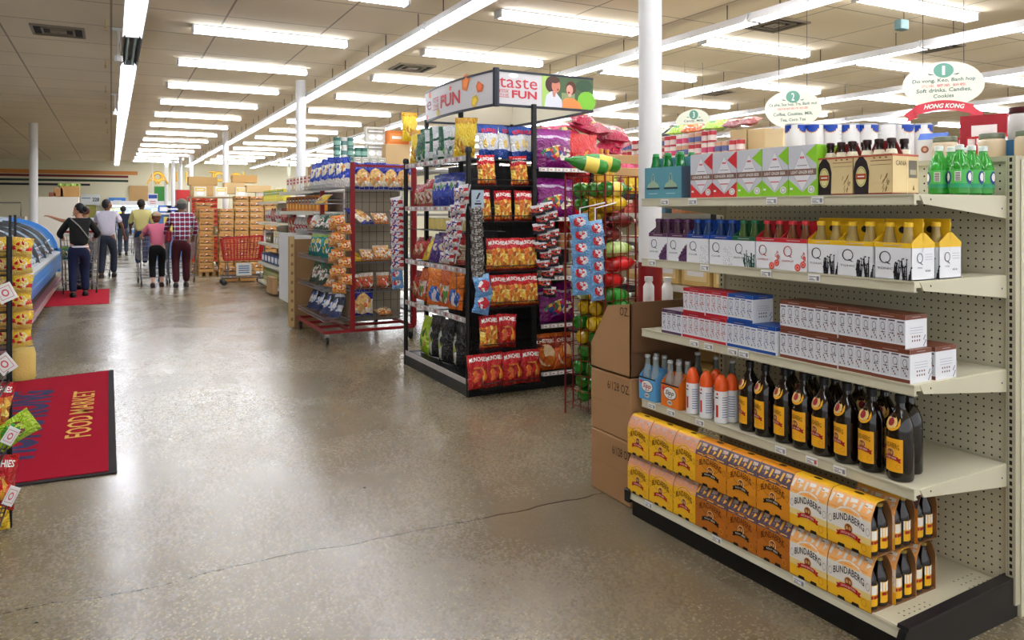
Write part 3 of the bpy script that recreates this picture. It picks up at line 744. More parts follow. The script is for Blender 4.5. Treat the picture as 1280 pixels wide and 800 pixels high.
TN = dict(purple=tonic((.33,.16,.32), (.35,.24,.30), (.33,.18,.34), 'GINGER BEER', 'coral'), blue=tonic((.08,.26,.60), (.15,.26,.45), (.2,.25,.45), 'CLUB', 'dots'),
          green=tonic((.12,.38,.24), (.30,.42,.22), (.10,.30,.25), 'GINGER ALE', 'leaf'), red=tonic((.78,.16,.20), (.50,.30,.18), (.80,.14,.16), 'GRAPEFRUIT', 'fruit'), yellow=tonic((.92,.74,.13), (.72,.62,.38), (.10,.10,.14), 'TONIC', 'leaf'))
te = [(811, 834, 'purple'), (834, 858.5, 'purple'), (858.5, 886, 'blue'), (886, 915.5, 'blue'), (915.5, 944, 'green'), (944, 975, 'red'), (975, 1009, 'red'), (1009, 1047, 'yellow'), (1047, 1092, 'yellow'), (1092.5, 1139, 'yellow')]
for i, (a, b, c) in enumerate(te):
    xa_, xb_ = gx(a, .01), gx(b, .01)
    GP(TN[c], (xa_+xb_)/2, .01+.0675+.003*(i % 2), ZS[1], 'white tonic carton with %s top band, %s on its shelf' % (c, pos_words(i, 10)), 'tonic cartons on the second shelf').scale = ((xb_-xa_)/.145*.985, 1, 1)
GP(TN['yellow'], gx(1139, .01)-.068, .24, ZS[1], 'yellow topped tonic carton standing alone behind the near right one')
# top shelf: teal carton of green bottles
t = thing('bottle_carton', 'teal cardboard carton of green bottles at the left end of the top shelf', 'bottle carton')
w_, d_, h_ = gx(852, .02)-gx(806, .02), .14, .158; TEAL = mat((.36,.60,.66), .5)
m = MB(); m.box(-w_/2, -d_/2, 0, w_/2, -d_/2+.003, h_, TEAL); m.box(-w_/2, d_/2-.003, 0, w_/2, d_/2, h_, TEAL); m.box(-w_/2, -d_/2, 0, w_/2, d_/2, .004, TEAL)
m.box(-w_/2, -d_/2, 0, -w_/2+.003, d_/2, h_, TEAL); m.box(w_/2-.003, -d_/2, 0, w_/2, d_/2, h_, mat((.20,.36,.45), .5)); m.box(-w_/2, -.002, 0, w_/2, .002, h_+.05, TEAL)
f = flat(-w_/2, 0, w_, h_, -d_/2)
for u in (.24, .72):
    m.poly(f, [(u-.17, .36), (u+.17, .36), (u+.14, .46), (u+.05, .55), (u+.03, .75), (u, .82), (u-.03, .75), (u-.05, .55), (u-.14, .46)], mat((.62,.72,.60), .5), .001)
    m.rect(f, u-.18, .30, u+.18, .36, mat((.12,.22,.25), .5), .001); m.rect(f, u-.12, .15, u+.12, .18, mat((.6,.75,.78), .5), .001)
    m.rect(f, u-.02, .58, u+.02, .76, mat((.35,.5,.55), .5), .0014)
m.build('carton', t)
GG = mat((.10,.55,.25), .06, trans=.35, spec=.7)
for i in range(3):
    for y in (-.035, .035):
        m = MB(); x = -w_/2+w_*(i+.5)/3; m.lathe([(.028,.006),(.031,.012),(.031,.13),(.027,.16),(.021,.185),(.018,.215)], GG, 12, (x, y, 0)); b_ = m.build('bottle', t)
        m = MB(); m.lathe([(.016,.215),(.0165,.228),(.012,.23)], mat((.25,.6,.35), .3), 10, (x, y, 0)); m.build('cap', b_)
GP(t, (gx(852, .02)+gx(806, .02))/2, .09, ZS[0], 'teal cardboard carton of green bottles at the left end of the top shelf')
def gbox(c, w_, txt):
    h_, d_ = .205, .125; t = thing('drink_box', 'x', 'drink box'); Wt = mat((.80,.81,.84), .5); K = mat(c, .45); m = MB()
    m.box(-w_/2, -d_/2, 0, w_/2, d_/2, h_, Wt, dict(right=K, left=K)); f = flat(-w_/2, 0, w_, h_, -d_/2)
    m.poly(f, [(1, .62), (1, 1), (.99, 1), (.62, .82)], K, .0006); m.poly(f, [(0, 0), (1, 0), (1, .34), (.5, .08), (0, .34)], K, .0006)
    m.poly(f, [(.5, .10), (.86, .46), (.5, .92), (.14, .46)], mat((.55,.55,.58), .5), .0008); m.poly(f, [(.5, .11), (.85, .46), (.5, .91), (.15, .46)], mat((.90,.90,.92), .5), .0012)
    m.rect(f, 0, .41, 1, .535, mat((.50,.38,.33), .5), .0016); m.text(f, txt, .5, .472, .80, .062, PAPER, .002, bold=.01)
    m.rect(f, .42, .74, .58, .78, mat((.85,.45,.5), .5), .0018); m.rect(f, .32, .595, .68, .61, mat((.5,.5,.55), .5), .0018); m.rect(f, .33, .29, .67, .31, mat((.8,.3,.38), .5), .0018)
    m.disc(f, .82, .13, .12, .075, PAPER, .0016, 14); m.disc(f, .82, .13, .09, .055, mat((.75,.75,.75), .5), .002, 10, hole=.6); m.rect(f, .06, .13, .16, .17, PAPER, .0018)
    m.build('box', t); return t
gb = [(862.5, 890), (890, 920.5), (920.5, 952), (952, 985), (985, 1020.5)]
gr_, gg_ = gbox((.83,.20,.22), .13, 'GINGER BEER'), gbox((.55,.80,.18), .13, 'LIGHT GINGER BEER')
for i, (a, b) in enumerate(gb):
    xa_, xb_ = gx(a, .02), gx(b, .02)
    GP(gr_ if i < 2 else gg_, (xa_+xb_)/2, .085, ZS[0], '%s and silver ginger beer box, %s on the top shelf' % (('red', 'lime green')[i > 1], ('left of the two red ones', 'right of the two red ones', 'leftmost green one', 'middle green one', 'rightmost green one')[i]), 'ginger beer boxes on the top shelf').scale = ((xb_-xa_)/.13*.985, 1, 1)
def tan_carton():
    w_, d_, h_ = .168, .155, .148; t = thing('bottle_carton', 'x', 'bottle carton'); K = mat((.86,.77,.57), .55); D = mat((.50,.10,.09), .5)
    m = MB(); m.box(-w_/2, -d_/2, 0, w_/2, d_/2, .004, K)
    for y in (-d_/2, d_/2-.002): m.box(-w_/2, y, 0, w_/2, y+.002, h_, K)
    for x in (-w_/2, w_/2-.002): m.box(x, -d_/2, 0, x+.002, d_/2, h_, K)
    m.prism([(-w_/2+.01, h_), (w_/2-.01, h_), (w_/2-.04, h_+.055), (-w_/2+.04, h_+.055)], -.002, .002, D, 'y')
    f = flat(-w_/2, 0, w_, h_, -d_/2); g = flatx(-d_/2, 0, d_, h_, w_/2)
    for q in (f, g): m.rect(q, 0, .95, 1, 1, mat((.72,.36,.25), .5)); m.rect(q, 0, 0, 1, .05, D)
    m.poly(f, [(.02, .02), (.40, .02), (.42, .60), (.36, .84), (.26, .97), (.16, .97), (.06, .84), (0.0, .60)], mat((.15,.11,.13), .5), .001)
    m.disc(f, .21, .47, .14, .26, mat((.86,.82,.58), .5), .0015, 18); m.disc(f, .21, .47, .12, .23, mat((.45,.50,.3), .5), .0018, 18, hole=.93); m.rect(f, .08, .40, .34, .54, mat((.70,.30,.15), .5), .002); m.rect(f, .12, .455, .30, .485, PAPER, .0024)
    m.rect(f, .45, .84, .98, .855, D, .001); m.rect(f, .45, .74, .98, .75, mat((.5,.4,.25), .5), .001)
    for i in range(3): m.disc(f, .55+.15*i, .92, .03, .02, mat((.4,.33,.2), .5), .001, 6)
    rnd = random.Random(3)
    for i in range(16): u = .80+.1*rnd.uniform(-1, 1); v = .05+.4*rnd.random(); m.poly(f, [(u, v), (u+.01, v), (u+.05, v+.12), (u+.03, v+.1)], mat((.42,.32,.15), .5), .001)
    m.text(g, 'CANA', .33, .78, .4, .12, mat((.40,.28,.15), .5), .001); m.rect(g, .62, .42, .94, .85, mat((.45,.42,.36), .5), .001); m.rect(g, .66, .5, .9, .62, mat((.7,.66,.55), .5), .0014)
    m.poly(g, [(.76, .12), (.84, .12), (.8, .26)], mat((.4,.35,.2), .5), .001)
    m.rect(g, .56, 0, .575, .95, mat((.93,.85,.7), .5), .001); m.build('carton', t)
    for x in (-.052, 0, .052):
        for y in (-.038, .038):
            m = MB(); m.lathe([(.02,.006),(.0245,.012),(.0245,.125),(.023,.15),(.0145,.17),(.013,.195)], mat((.12,.05,.04), .1, spec=.8), 12, (x, y, 0)); f2 = cylmap(.0235, .150, .03, cx=x, cy=y)
            m.lathe([(.0243,.145),(.0180,.168)], mat((.90,.86,.75), .5), 12, (x, y, 0), cap=False)
            b_ = m.build('bottle', t); m = MB(); m.lathe([(.0155,.19),(.0165,.192),(.0165,.207),(.012,.209)], mat((.2,.12,.12), .3), 12, (x, y, 0)); m.build('cap', b_)
    return t
tc_ = tan_carton()
GP(tc_, (gx(1021, .03)+gx(1065.5, .03))/2, .11, ZS[0], 'tan carton of dark bottles printed with a dark bottle, left of two').scale = ((gx(1065.5, .03)-gx(1021, .03))/.168*.99, 1, 1)
GP(tc_, (gx(1066, .03)+gx(1115, .03))/2, .11, ZS[0], 'tan carton of dark bottles printed with a dark bottle, right of two').scale = ((gx(1115, .03)-gx(1066, .03))/.168*.99, 1, 1)
# six pack of green plastic bottles near the back
def soda():
    t = thing('soda_bottle', 'x', 'bottle'); r = .037; GR = mat((.25,.72,.25), .08, trans=.4, spec=.7)
    m = MB(); m.lathe([(.026,0),(r,.008),(r*.97,.02),(r,.03),(r,.095),(r*.96,.105),(r*.75,.135),(r*.45,.155),(.014,.165),(.013,.172)], GR, 18); m.build('body', t)
    m = MB(); m.lathe([(r+.001,.028),(r+.001,.095)], mat((.30,.72,.33), .35), 18, cap=False); f = cylmap(r+.001, 0, 1)
    m.lathe([(r+.0014,.028),(r+.0014,.044)], mat((.15,.60,.42), .35), 18, cap=False)
    for a in (.0, .085, -.085, -.165):
        m.disc(f, a, .066, .017, .026, mat((.15,.22,.5), .4), .001, 12); m.disc(f, a, .068, .011, .016, PAPER, .0016, 10)
    m.rect(f, -.055, .052, -.035, .088, PAPER, .001, 2)
    for i in range(6): m.rect(f, -.053, .054+.0055*i, -.037, .057+.0055*i, INK, .0014, 2)
    m.build('label', t)
    m = MB(); m.lathe([(.0155,.17),(.0155,.187),(.013,.189)], mat((.88,.92,.90), .4), 14); m.build('cap', t); return t
sd = soda()
k = 0
for j in range(2):
    for i in range(3):
        GP(sd, -.05-.079*j, .355+.078*i, ZS[0], 'green plastic soda bottle with white cap, %s of the %s row of three' % (('left', 'middle', 'right')[i], ('near', 'far')[j]), 'green soda bottles at the near end of the top shelf', rz=90)
m = MB()
# ------------------------------------------------------------------ goods on the rear top shelf, seen over the panel
def tin(r, h, mside, mtop=None, n=20, deco=None):
    m = MB(); m.lathe([(r*.96,0),(r,.003),(r,h-.003),(r*.97,h)], mside, n); m.lathe([(r*1.01,h-.006),(r*1.01,h),(r*.93,h+.001)], mtop or mat((.75,.76,.78), .3, metal=.6), n)
    if deco: deco(m, cylmap(r, 0, 1))
    return m
WT = mat((.90,.89,.88), .35)
def fdeco(m, f):
    for a in (-.075, .03):
        for i in range(8):
            u0 = a-.036+.009*i; hh = .038*math.sqrt(max(.05, 1-((i-3.5)/4)**2)); m.rect(f, u0, .183-hh-.004, u0+.009, .183-hh, mat((.85,.6,.2), .4), .001); m.rect(f, u0, .183-hh, u0+.009, .183, mat((.10,.28,.68), .4), .001)
    for i in range(6): m.rect(f, .075, .05+.02*i, .12, .053+.02*i, mat((.7,.7,.72), .5), .001, 2)
fo = tin(.052, .19, WT, None, 20, fdeco).build('formula_tin'); tag(fo, 'x', 'tin')
k = 0
for i in range(8):
    r = ray(994+22.6*i); d = 4.1
    dup(fo, (r[0]*d, r[1]*d, 1.815), -YAW+(0, 55, -60, 20, 0, 180, -30, 10)[i], 'tall white tin with blue patch behind the top shelf, %s' % pos_words(i, 8), 'white tins on the rear stand')
r = ray(994+22.6*3.5); ds = thing('display_stand', 'cardboard display stand carrying the white tins behind the drinks shelving', 'display stand', (r[0]*4.1, r[1]*4.1, 0), -YAW)
m = MB(); m.box(-.41, -.06, 0, .41, .16, 1.74, mat((.80,.74,.62), .7)); m.build('body', ds); m = MB(); m.box(-.43, -.07, 1.74, .43, .18, 1.815, mat((.75,.62,.42), .7)); m.build('tray', ds)
def jar(r, h, body, lid):
    t = thing('jar', 'x', 'jar'); m = MB(); m.lathe([(r*.9,0),(r,.008),(r,h*.72),(r*.9,h*.8),(r*.82,h*.82)], body, 18); m.build('body', t)
    m = MB(); m.lathe([(r*.9,h*.82),(r*.93,h*.84),(r*.93,h),(r*.88,h+.002)], lid, 18); m.build('lid', t); return t
j1 = jar(.05, .11, mat((.80,.72,.60), .2), mat((.55,.57,.5), .3, metal=.5)); j2 = jar(.055, .13, mat((.80,.78,.76), .25), mat((.32,.10,.13), .35))
for i, (x, y, z, o, l) in enumerate(((-.30, .68, 1.745, j1, 'pale jar with grey lid, left of the green soda bottles'), (-.12, .70, 1.745, j1, 'pale jar with grey lid, behind the middle green soda bottle'), (.02, .70, 1.745, j1, 'pale jar with grey lid, nearest the right edge'),
        (-.06, .80, 1.83, j2, 'white jar with dark red lid at far right, left of two'), (.055, .80, 1.83, j2, 'white jar with dark red lid at far right, right of two'))):
    if i < 3: GP(o, x, y, z, l, 'jars on the rear shelf')
m = MB(); m.box(-.10, .75, 1.745, .10, .86, 1.83, mat((.25,.5,.7), .5)); o = m.build('carton', None, loc=(GO.x, GO.y, 0)); o.rotation_euler = (0,0,R(GA)); tag(o, 'blue carton carrying the dark lidded jars at the right edge', 'carton')
GP(j2, -.05, .80, 1.83, 'white jar with dark red lid at far right, left of two'); GP(j2, .055, .80, 1.83, 'white jar with dark red lid at far right, right of two')
# milk-like carton with round pictures
m = MB(); m.box(-.055, -.04, 0, .055, .04, .105, WT); m.prism([(-.04, .105), (.04, .105), (0, .135)], -.055, .055, mat((.15,.35,.7), .4), 'x'); f = flat(-.055, 0, .11, .105, -.04)
for u in (.25, .72): m.disc(f, u, .6, .14, .15, mat((.65,.35,.25), .5), .001); m.disc(f, u, .6, .07, .08, mat((.85,.7,.6), .5), .0015)
p = GW(-.36, .7, 1.745); o = m.build('carton', None, loc=p); o.rotation_euler = (0,0,R(GA+20)); tag(o, 'small white carton with blue top and round pictures beside the tins', 'carton')
# ------------------------------------------------------------------ big cardboard boxes at the far end
bx0, by0, bw, bdp = 2.385, 3.245, .46, .37
def cbx(z0, h, cut, txt, label):
    t = thing('cardboard_box', label, 'cardboard box', (bx0, by0, z0), 2.0*0)
    K = KRAFT; e = .006; m = MB()
    if not cut:
        m.bev(0, 0, 0, bw, bdp, h, K, .006); m.box(-.001, bdp*.0, h*.5, 0, bdp, h*.5+.001, mat((.55,.40,.26), .8))
        m.build('body', t)
    else:
        P = [(0, 0), (bdp, 0), (bdp, h*.33), (bdp*.55, h*.93), (0, h)]
        m.prism(P, 0, e, K, 'x'); m.box(0, 0, 0, bw, bdp, e, K); m.prism([(0,0),(bdp,0),(bdp,h*.33),(0,h)], bw-e, bw, K, 'x')
        m.box(0, 0, 0, bw, e, h, mat((.42,.30,.20), .8)); m.box(0, bdp-e, 0, bw, bdp, h*.33, K); m.build('body', t)
        m = MB(); m.box(.01, -.012, h*.35, bw-.02, -.004, h+.01, mat((.45,.32,.21), .8)); m.build('flap', t)
    m = MB(); fl = lambda u, v, l: (-l, bdp-u, v)
    if txt: m.text(fl, txt[0], txt[1], txt[2], txt[3], .045, mat((.16,.11,.08), .7), .0015, bold=.0); m.build('print', t)
cbx(.0, .335, False, ('6/128 OZ.', bdp*.80, .265, .17), 'kraft cardboard box at the bottom of the stack beside the shelving')
cbx(.337, .335, False, ('6/128 OZ.', bdp*.72, .27, .20), 'kraft cardboard box in the middle of the stack beside the shelving')
cbx(.674, .385, True, ('OZ.', bdp*.86, .34, .08), 'cut-open kraft display box on top of the stack beside the shelving')
# white bottles inside the cut box
m = tin(.03, .16, WT, None); 
wb = thing('plastic_bottle', 'x', 'bottle'); m = MB(); m.lathe([(.03,0),(.032,.01),(.032,.15),(.02,.17),(.02,.18)], WT, 14); m.build('body', wb); m = MB(); m.lathe([(.024,.18),(.024,.205)], mat((.85,.85,.83), .4), 12); m.build('cap', wb)
for i, (x, y) in enumerate(((.35, .30), (.42, .22))): dup(wb, (bx0+x, by0+y, .96), 0, 'white plastic bottle standing behind the cut box, %s one' % ('left', 'right')[i], 'white plastic bottles')
m = MB(); m.box(.28, .15, .68, .449, .36, .958, KRAFT); tag(m.build('carton', None, loc=(bx0, by0, 0)), 'kraft carton inside the cut box under the white bottles', 'carton')
# ------------------------------------------------------------------ bags
def bag_obj(name, w_, h, t_, material, text=None, seed=0, fine=False, hang=False):
    """a filled, crimped film bag standing on its bottom edge; front looks to -y"""
    m = MB(); nu, nv = (10, 14) if fine else (7, 9)
    def T(u, v):
        e = max(0, 1-abs(2*u-1)**2.4)**.55
        vv = min(1, max(0, (v-.04)/.90)); p = max(0, math.sin(math.pi*vv**.85))**.55
        k = 1+.25*noise.noise(Vector((u*4+seed, v*4, seed*2.3)))
        return t_/2*e*p*k+.0015
    def X(u, v):
        pinch = 1-.07*math.sin(math.pi*min(1, max(0, v)))
        return (u-.5)*w_*pinch+.006*noise.noise(Vector((u*3, v*6, seed+5)))
    def Z(u, v): return v*h+(.02*h*noise.noise(Vector((u*3, seed, v*2))) if v > .5 else 0)
    for s in (-1, 1):
        off = [0, 1][s > 0]
        v = []; uvs = []
        for j in range(nv+1):
            for i in range(nu+1):
                u, q = i/nu, j/nv; v.append((X(u, q), s*T(u, q), Z(u, q))); uvs.append((u if s < 0 else 1-u, q))
        f = [(j*(nu+1)+i, j*(nu+1)+i+1, (j+1)*(nu+1)+i+1, (j+1)*(nu+1)+i)[::-s] for j in range(nv) for i in range(nu)]
        m.add(v, f, material, uvs)
    f = lambda u, v, l: (X(u, v), -T(u, v)-.0015-l, Z(u, v))
    for tx in (text or []): m.text(f, *tx[0], **tx[1])
    o = m.build(name, angle=70); return o
def TX(t, u, v, wu, hv, c, **k): return ((t, u, v, wu, hv, mat(c, .4)), k)
BG = {}
def B(key, w_, h, t_, stops, pic=None, blob=(.5,.38,.38,.27), ps=9, text=None, seed=0, fine=False, name='snack_bag'):
    o = bag_obj(name, w_, h, t_, bagmat(stops, pic, blob, ps, seed), text, seed, fine); tag(o, 'x', 'snack bag'); BG[key] = o; return o
CH = [(.95,.75,.25), (.85,.52,.15), (.98,.86,.45), (.70,.36,.12), (.93,.68,.22), (.9,.45,.15)]
B('munch', .185, .275, .09, [(0, (.55,.08,.05)), (.06, (.86,.45,.12)), (.68, (.78,.06,.10))], CH, (.5,.40,.62,.30), 7, [TX('MUNCHIES', .5, .84, .86, .12, (.97,.95,.93), shear=.15, bold=.02, arc=.06)], 1, True)
B('flamin', .185, .275, .09, [(0, (.70,.06,.06)), (.62, (.78,.06,.10))], [(.80,.12,.06), (.90,.40,.15), (.65,.05,.08), (.95,.65,.2), (.75,.1,.1)], (.55,.33,.42,.28), 6, [TX('MUNCHIES', .5, .84, .86, .12, (.97,.95,.93), shear=.15, bold=.02, arc=.06), TX('FLAMIN HOT', .5, .62, .5, .05, (.95,.7,.2))], 2, True)
B('ruffles', .20, .30, .10, [(0, (.12,.28,.62)), (.25, (.90,.90,.91)), (.74, (.12,.32,.68))], [(.95,.85,.55), (.90,.90,.90), (.93,.80,.45), (.86,.86,.9)], (.5,.45,.36,.2), 5, [TX('RUFFLES', .5, .80, .74, .13, (.85,.15,.2), bold=.03, arc=.05)], 3, True)
B('purple', .40, .36, .15, [(0, (.50,.06,.42)), (.60, (.52,.08,.46)), (.74, (.80,.70,.82)), (.80, (.55,.10,.50))], [(.75,.12,.18), (.85,.65,.25), (.15,.25,.5), (.2,.45,.25), (.9,.85,.8), (.55,.1,.45)], (.5,.38,.42,.17), 9, None, 4, True)
B('orange', .22, .33, .10, [(0, (.85,.38,.08)), (.58, (.62,.18,.06)), (.9, (.90,.42,.10))], [(.93,.55,.15), (.8,.25,.08), (.95,.8,.6), (.88,.45,.12)], (.5,.42,.4,.3), 5, [TX('CHESTERS', .5, .80, .78, .10, (.93,.85,.75), bold=.02)], 5, True)
B('green', .24, .36, .11, [(0, (.06,.30,.20)), (.12, (.80,.83,.82)), (.3, (.08,.38,.26)), (.9, (.10,.35,.25))], [(.85,.80,.45), (.1,.4,.28), (.9,.9,.85), (.5,.7,.3)], (.55,.25,.35,.2), 6, None, 6)
B('silver', .24, .36, .11, [(0, (.75,.78,.78)), (.4, (.86,.87,.88)), (.6, (.10,.36,.26)), (.68, (.84,.86,.87))], [(.85,.86,.86), (.6,.65,.65), (.2,.4,.35)], (.5,.3,.3,.15), 7, None, 7)
B('yellow', .22, .38, .11, [(0, (.90,.74,.10)), (.5, (.93,.80,.15)), (.85, (.85,.62,.08))], [(.95,.85,.3), (.75,.5,.1), (.9,.8,.2)], (.5,.35,.3,.2), 8, None, 8)
B('bluechip', .22, .32, .10, [(0, (.08,.18,.60)), (.3, (.10,.25,.72)), (.62, (.85,.88,.9)), (.74, (.08,.22,.65))], [(.85,.85,.88), (.3,.6,.3), (.1,.25,.7)], (.5,.62,.3,.12), 8, None, 9)
B('redwhite', .22, .30, .10, [(0, (.75,.35,.3)), (.15, (.80,.72,.62)), (.62, (.72,.10,.12))], [(.80,.68,.55), (.6,.25,.18), (.9,.85,.8)], (.5,.35,.4,.2), 9, None, 10)
B('purpchip', .20, .33, .10, [(0, (.28,.14,.48)), (.35, (.35,.18,.55)), (.75, (.25,.12,.45))], [(.85,.80,.72), (.4,.2,.55), (.9,.85,.6)], (.5,.5,.3,.12), 6, None, 11)
B('pink', .18, .30, .08, [(0, (.60,.25,.25)), (.4, (.82,.55,.5)), (.8, (.7,.35,.32))], [(.75,.4,.35), (.9,.75,.7)], (.5,.4,.3,.2), 8, None, 12)
B('cheetos', .22, .36, .10, [(0, (.92,.45,.08)), (.2, (.94,.50,.10)), (.9, (.95,.60,.15))], [(.15,.35,.7), (.95,.6,.15), (.9,.9,.92), (.2,.45,.8)], (.55,.3,.36,.22), 7, None, 13)
B('orwhite', .20, .34, .10, [(0, (.85,.35,.12)), (.2, (.90,.85,.80)), (.6, (.88,.42,.14))], [(.75,.15,.12), (.92,.88,.82), (.9,.5,.2), (.35,.6,.25)], (.5,.35,.38,.25), 7, None, 14)
B('redmix', .20, .32, .10, [(0, (.65,.12,.08)), (.5, (.75,.20,.12)), (.75, (.55,.08,.08))], [(.8,.5,.3), (.6,.1,.1), (.9,.8,.7), (.4,.55,.25)], (.5,.35,.38,.25), 8, None, 15)
B('lime', .25, .37, .11, [(0, (.62,.78,.12)), (.5, (.66,.82,.14)), (.85, (.70,.82,.2))], [(.30,.62,.15), (.80,.6,.3), (.75,.85,.3), (.5,.3,.15)], (.5,.45,.34,.28), 6, None, 16)
B('black', .24, .40, .12, [(0, (.09,.09,.10)), (.62, (.07,.07,.08))], [(.78,.80,.72), (.70,.72,.35), (.55,.45,.3), (.85,.85,.82), (.2,.2,.2)], (.28,.38,.26,.34), 6, None, 17)
B('lays', .28, .34, .12, [(0, (.10,.16,.55)), (.1, (.88,.82,.72)), (.55, (.10,.16,.56))], [(.92,.75,.45), (.85,.45,.2), (.95,.93,.88), (.8,.6,.35)], (.5,.42,.36,.34), 7, None, 18)
B('bluepack', .20, .34, .08, [(0, (.85,.84,.82)), (.3, (.12,.25,.72)), (.6, (.80,.78,.72)), (.78, (.12,.25,.70))], [(.9,.88,.8), (.15,.28,.7), (.85,.6,.35)], (.5,.5,.3,.3), 6, None, 19)
B('greennut', .22, .34, .09, [(0, (.20,.28,.20)), (.3, (.78,.76,.70)), (.5, (.15,.32,.20))], [(.8,.78,.7), (.25,.4,.25), (.5,.3,.25), (.9,.9,.88)], (.5,.45,.4,.3), 8, None, 20)
B('teal', .20, .32, .09, [(0, (.10,.48,.46)), (.4, (.12,.58,.55)), (.8, (.55,.72,.3))], [(.85,.8,.3), (.15,.55,.5), (.9,.92,.9), (.2,.5,.6)], (.5,.45,.35,.3), 8, None, 21)
B('navywhite', .20, .32, .08, [(0, (.15,.22,.42)), (.25, (.86,.87,.90)), (.5, (.12,.16,.30)), (.85, (.8,.82,.85))], [(.9,.9,.92), (.1,.12,.2), (.3,.5,.8)], (.5,.5,.3,.25), 8, None, 22)
B('dough', .22, .20, .12, [(0, (.75,.45,.2)), (.4, (.88,.66,.38)), (.9, (.85,.80,.74))], [(.85,.6,.3), (.95,.9,.85), (.75,.4,.2), (.9,.7,.4)], (.5,.45,.45,.4), 9, None, 23)
B('breadroll', .17, .20, .11, [(0, (.50,.24,.12)), (.3, (.72,.42,.2)), (.8, (.8,.75,.7))], [(.7,.35,.18), (.85,.3,.2), (.9,.85,.8), (.6,.3,.15)], (.5,.4,.4,.35), 7, None, 24)
B('hotpink', .38, .50, .17, [(0, (.70,.10,.25)), (.4, (.82,.22,.38)), (.8, (.85,.30,.45))], [(.15,.28,.12), (.82,.2,.35), (.85,.7,.4), (.85,.3,.45)], (.5,.45,.30,.14), 5, None, 25, True)
B('redbig', .36, .50, .16, [(0, (.72,.04,.06)), (.5, (.82,.05,.07)), (.9, (.85,.12,.12))], [(.85,.08,.08), (.9,.6,.15), (.8,.05,.06)], (.5,.5,.3,.2), 6, None, 26, True)
B('noodle', .16, .15, .09, [(0, (.93,.82,.42)), (.3, (.86,.12,.14)), (.5, (.95,.80,.20)), (.85, (.93,.75,.35))], [(.95,.90,.75), (.90,.75,.2), (.8,.1,.12), (.95,.85,.5)], (.5,.5,.3,.3), 8, None, 27)
B('candy', .13, .115, .045, [(0, (.45,.68,.90)), (.78, (.55,.75,.92))], [(.80,.10,.18), (.93,.92,.95), (.85,.25,.3)], (.5,.52,.34,.28), 6, None, 28)
B('beadcandy', .11, .09, .05, [(0, (.93,.90,.90)), (.3, (.75,.12,.15)), (.6, (.92,.90,.92))], [(.80,.12,.15), (.95,.93,.93), (.3,.3,.6)], (.4,.45,.35,.3), 7, None, 29)
B('jerky', .115, .085, .05, [(0, (.42,.38,.36)), (.4, (.62,.60,.58)), (.8, (.5,.46,.44))], [(.3,.25,.22), (.6,.58,.55), (.75,.74,.72)], (.5,.5,.4,.35), 7, None, 30)
B('darkcandy', .12, .09, .05, [(0, (.08,.09,.20)), (.35, (.80,.15,.12)), (.7, (.90,.88,.88))], [(.85,.3,.15), (.93,.92,.92), (.1,.1,.25)], (.5,.45,.35,.3), 7, None, 31)
B('rollcandy', .13, .10, .06, [(0, (.90,.62,.30)), (.5, (.93,.85,.75)), (.8, (.92,.55,.2))], [(.93,.85,.70), (.9,.45,.1), (.85,.25,.15), (.95,.75,.4)], (.5,.5,.42,.36), 8, None, 32)
B('popcorn', .15, .17, .06, [(0, (.40,.62,.85)), (.8, (.55,.74,.92))], [(.85,.12,.2), (.95,.92,.93), (.85,.12,.2)], (.5,.5,.36,.28), 5, None, 33, True)
B('whitebag', .20, .26, .10, [(0, (.80,.78,.76)), (.3, (.72,.15,.15)), (.5, (.88,.86,.84))], [(.85,.8,.78), (.7,.2,.2), (.95,.95,.95)], (.5,.5,.36,.3), 8, None, 34)
def bag(key, x, y, z, rz, label, group=None, lean=0, roll=0, sc=1):
    """rz: direction the front looks (-y turned by rz); lean tips the top back"""
    o = BG[key]; r = dup(o, (x, y, z), 0, label, group, sc)
    r.rotation_euler = (Matrix.Rotation(R(rz), 3, 'Z') @ Matrix.Rotation(R(-lean), 3, 'X') @ Matrix.Rotation(R(roll), 3, 'Y')).to_euler()
    return r
rnd = random.Random(11)
# ------------------------------------------------------------------ black chip rack with TASTE FUN header
KX0, KX1, KY0, KY1 = 2.62, 3.84, 5.80, 7.32
rk = thing('snack_rack', 'black metal snack rack with printed header board and many chip shelves', 'snack rack', (KX0, KY0, 0))
W_, D_ = KX1-KX0, KY1-KY0
for (x, y, z) in ((0, 0, 2.07), (0, D_, 2.06), (W_, 0, 2.02), (W_, D_, 2.05)):
    m = MB(); m.lathe([(.022, 0), (.022, z-.05), (.030, z-.05), (.032, z-.02), (.022, z)], BLKM, 12, (x, y, 0)); m.build('corner_post', rk)
m = MB(); m.box(.0, -.01, .0, W_, .02, .13, BLKM); m.box(-.01, 0, 0, .02, D_, .13, BLKM); m.box(0, D_-.02, 0, W_, D_+.01, .13, BLKM); m.box(W_-.02, 0, 0, W_+.01, D_, .13, BLKM); m.box(.02, .02, .10, W_-.02, D_-.02, .125, BLKM); m.build('base', rk)
for (x, y, z1) in ((.62, .0, 2.46), (.24, .70, 2.46), (1.18, D_-.03, 2.46), (.22, D_, 2.46)):
    m = MB(); m.box(x-.018, y-.018, .12, x+.018, y+.018, z1, BLKM); m.build('support_post', rk)
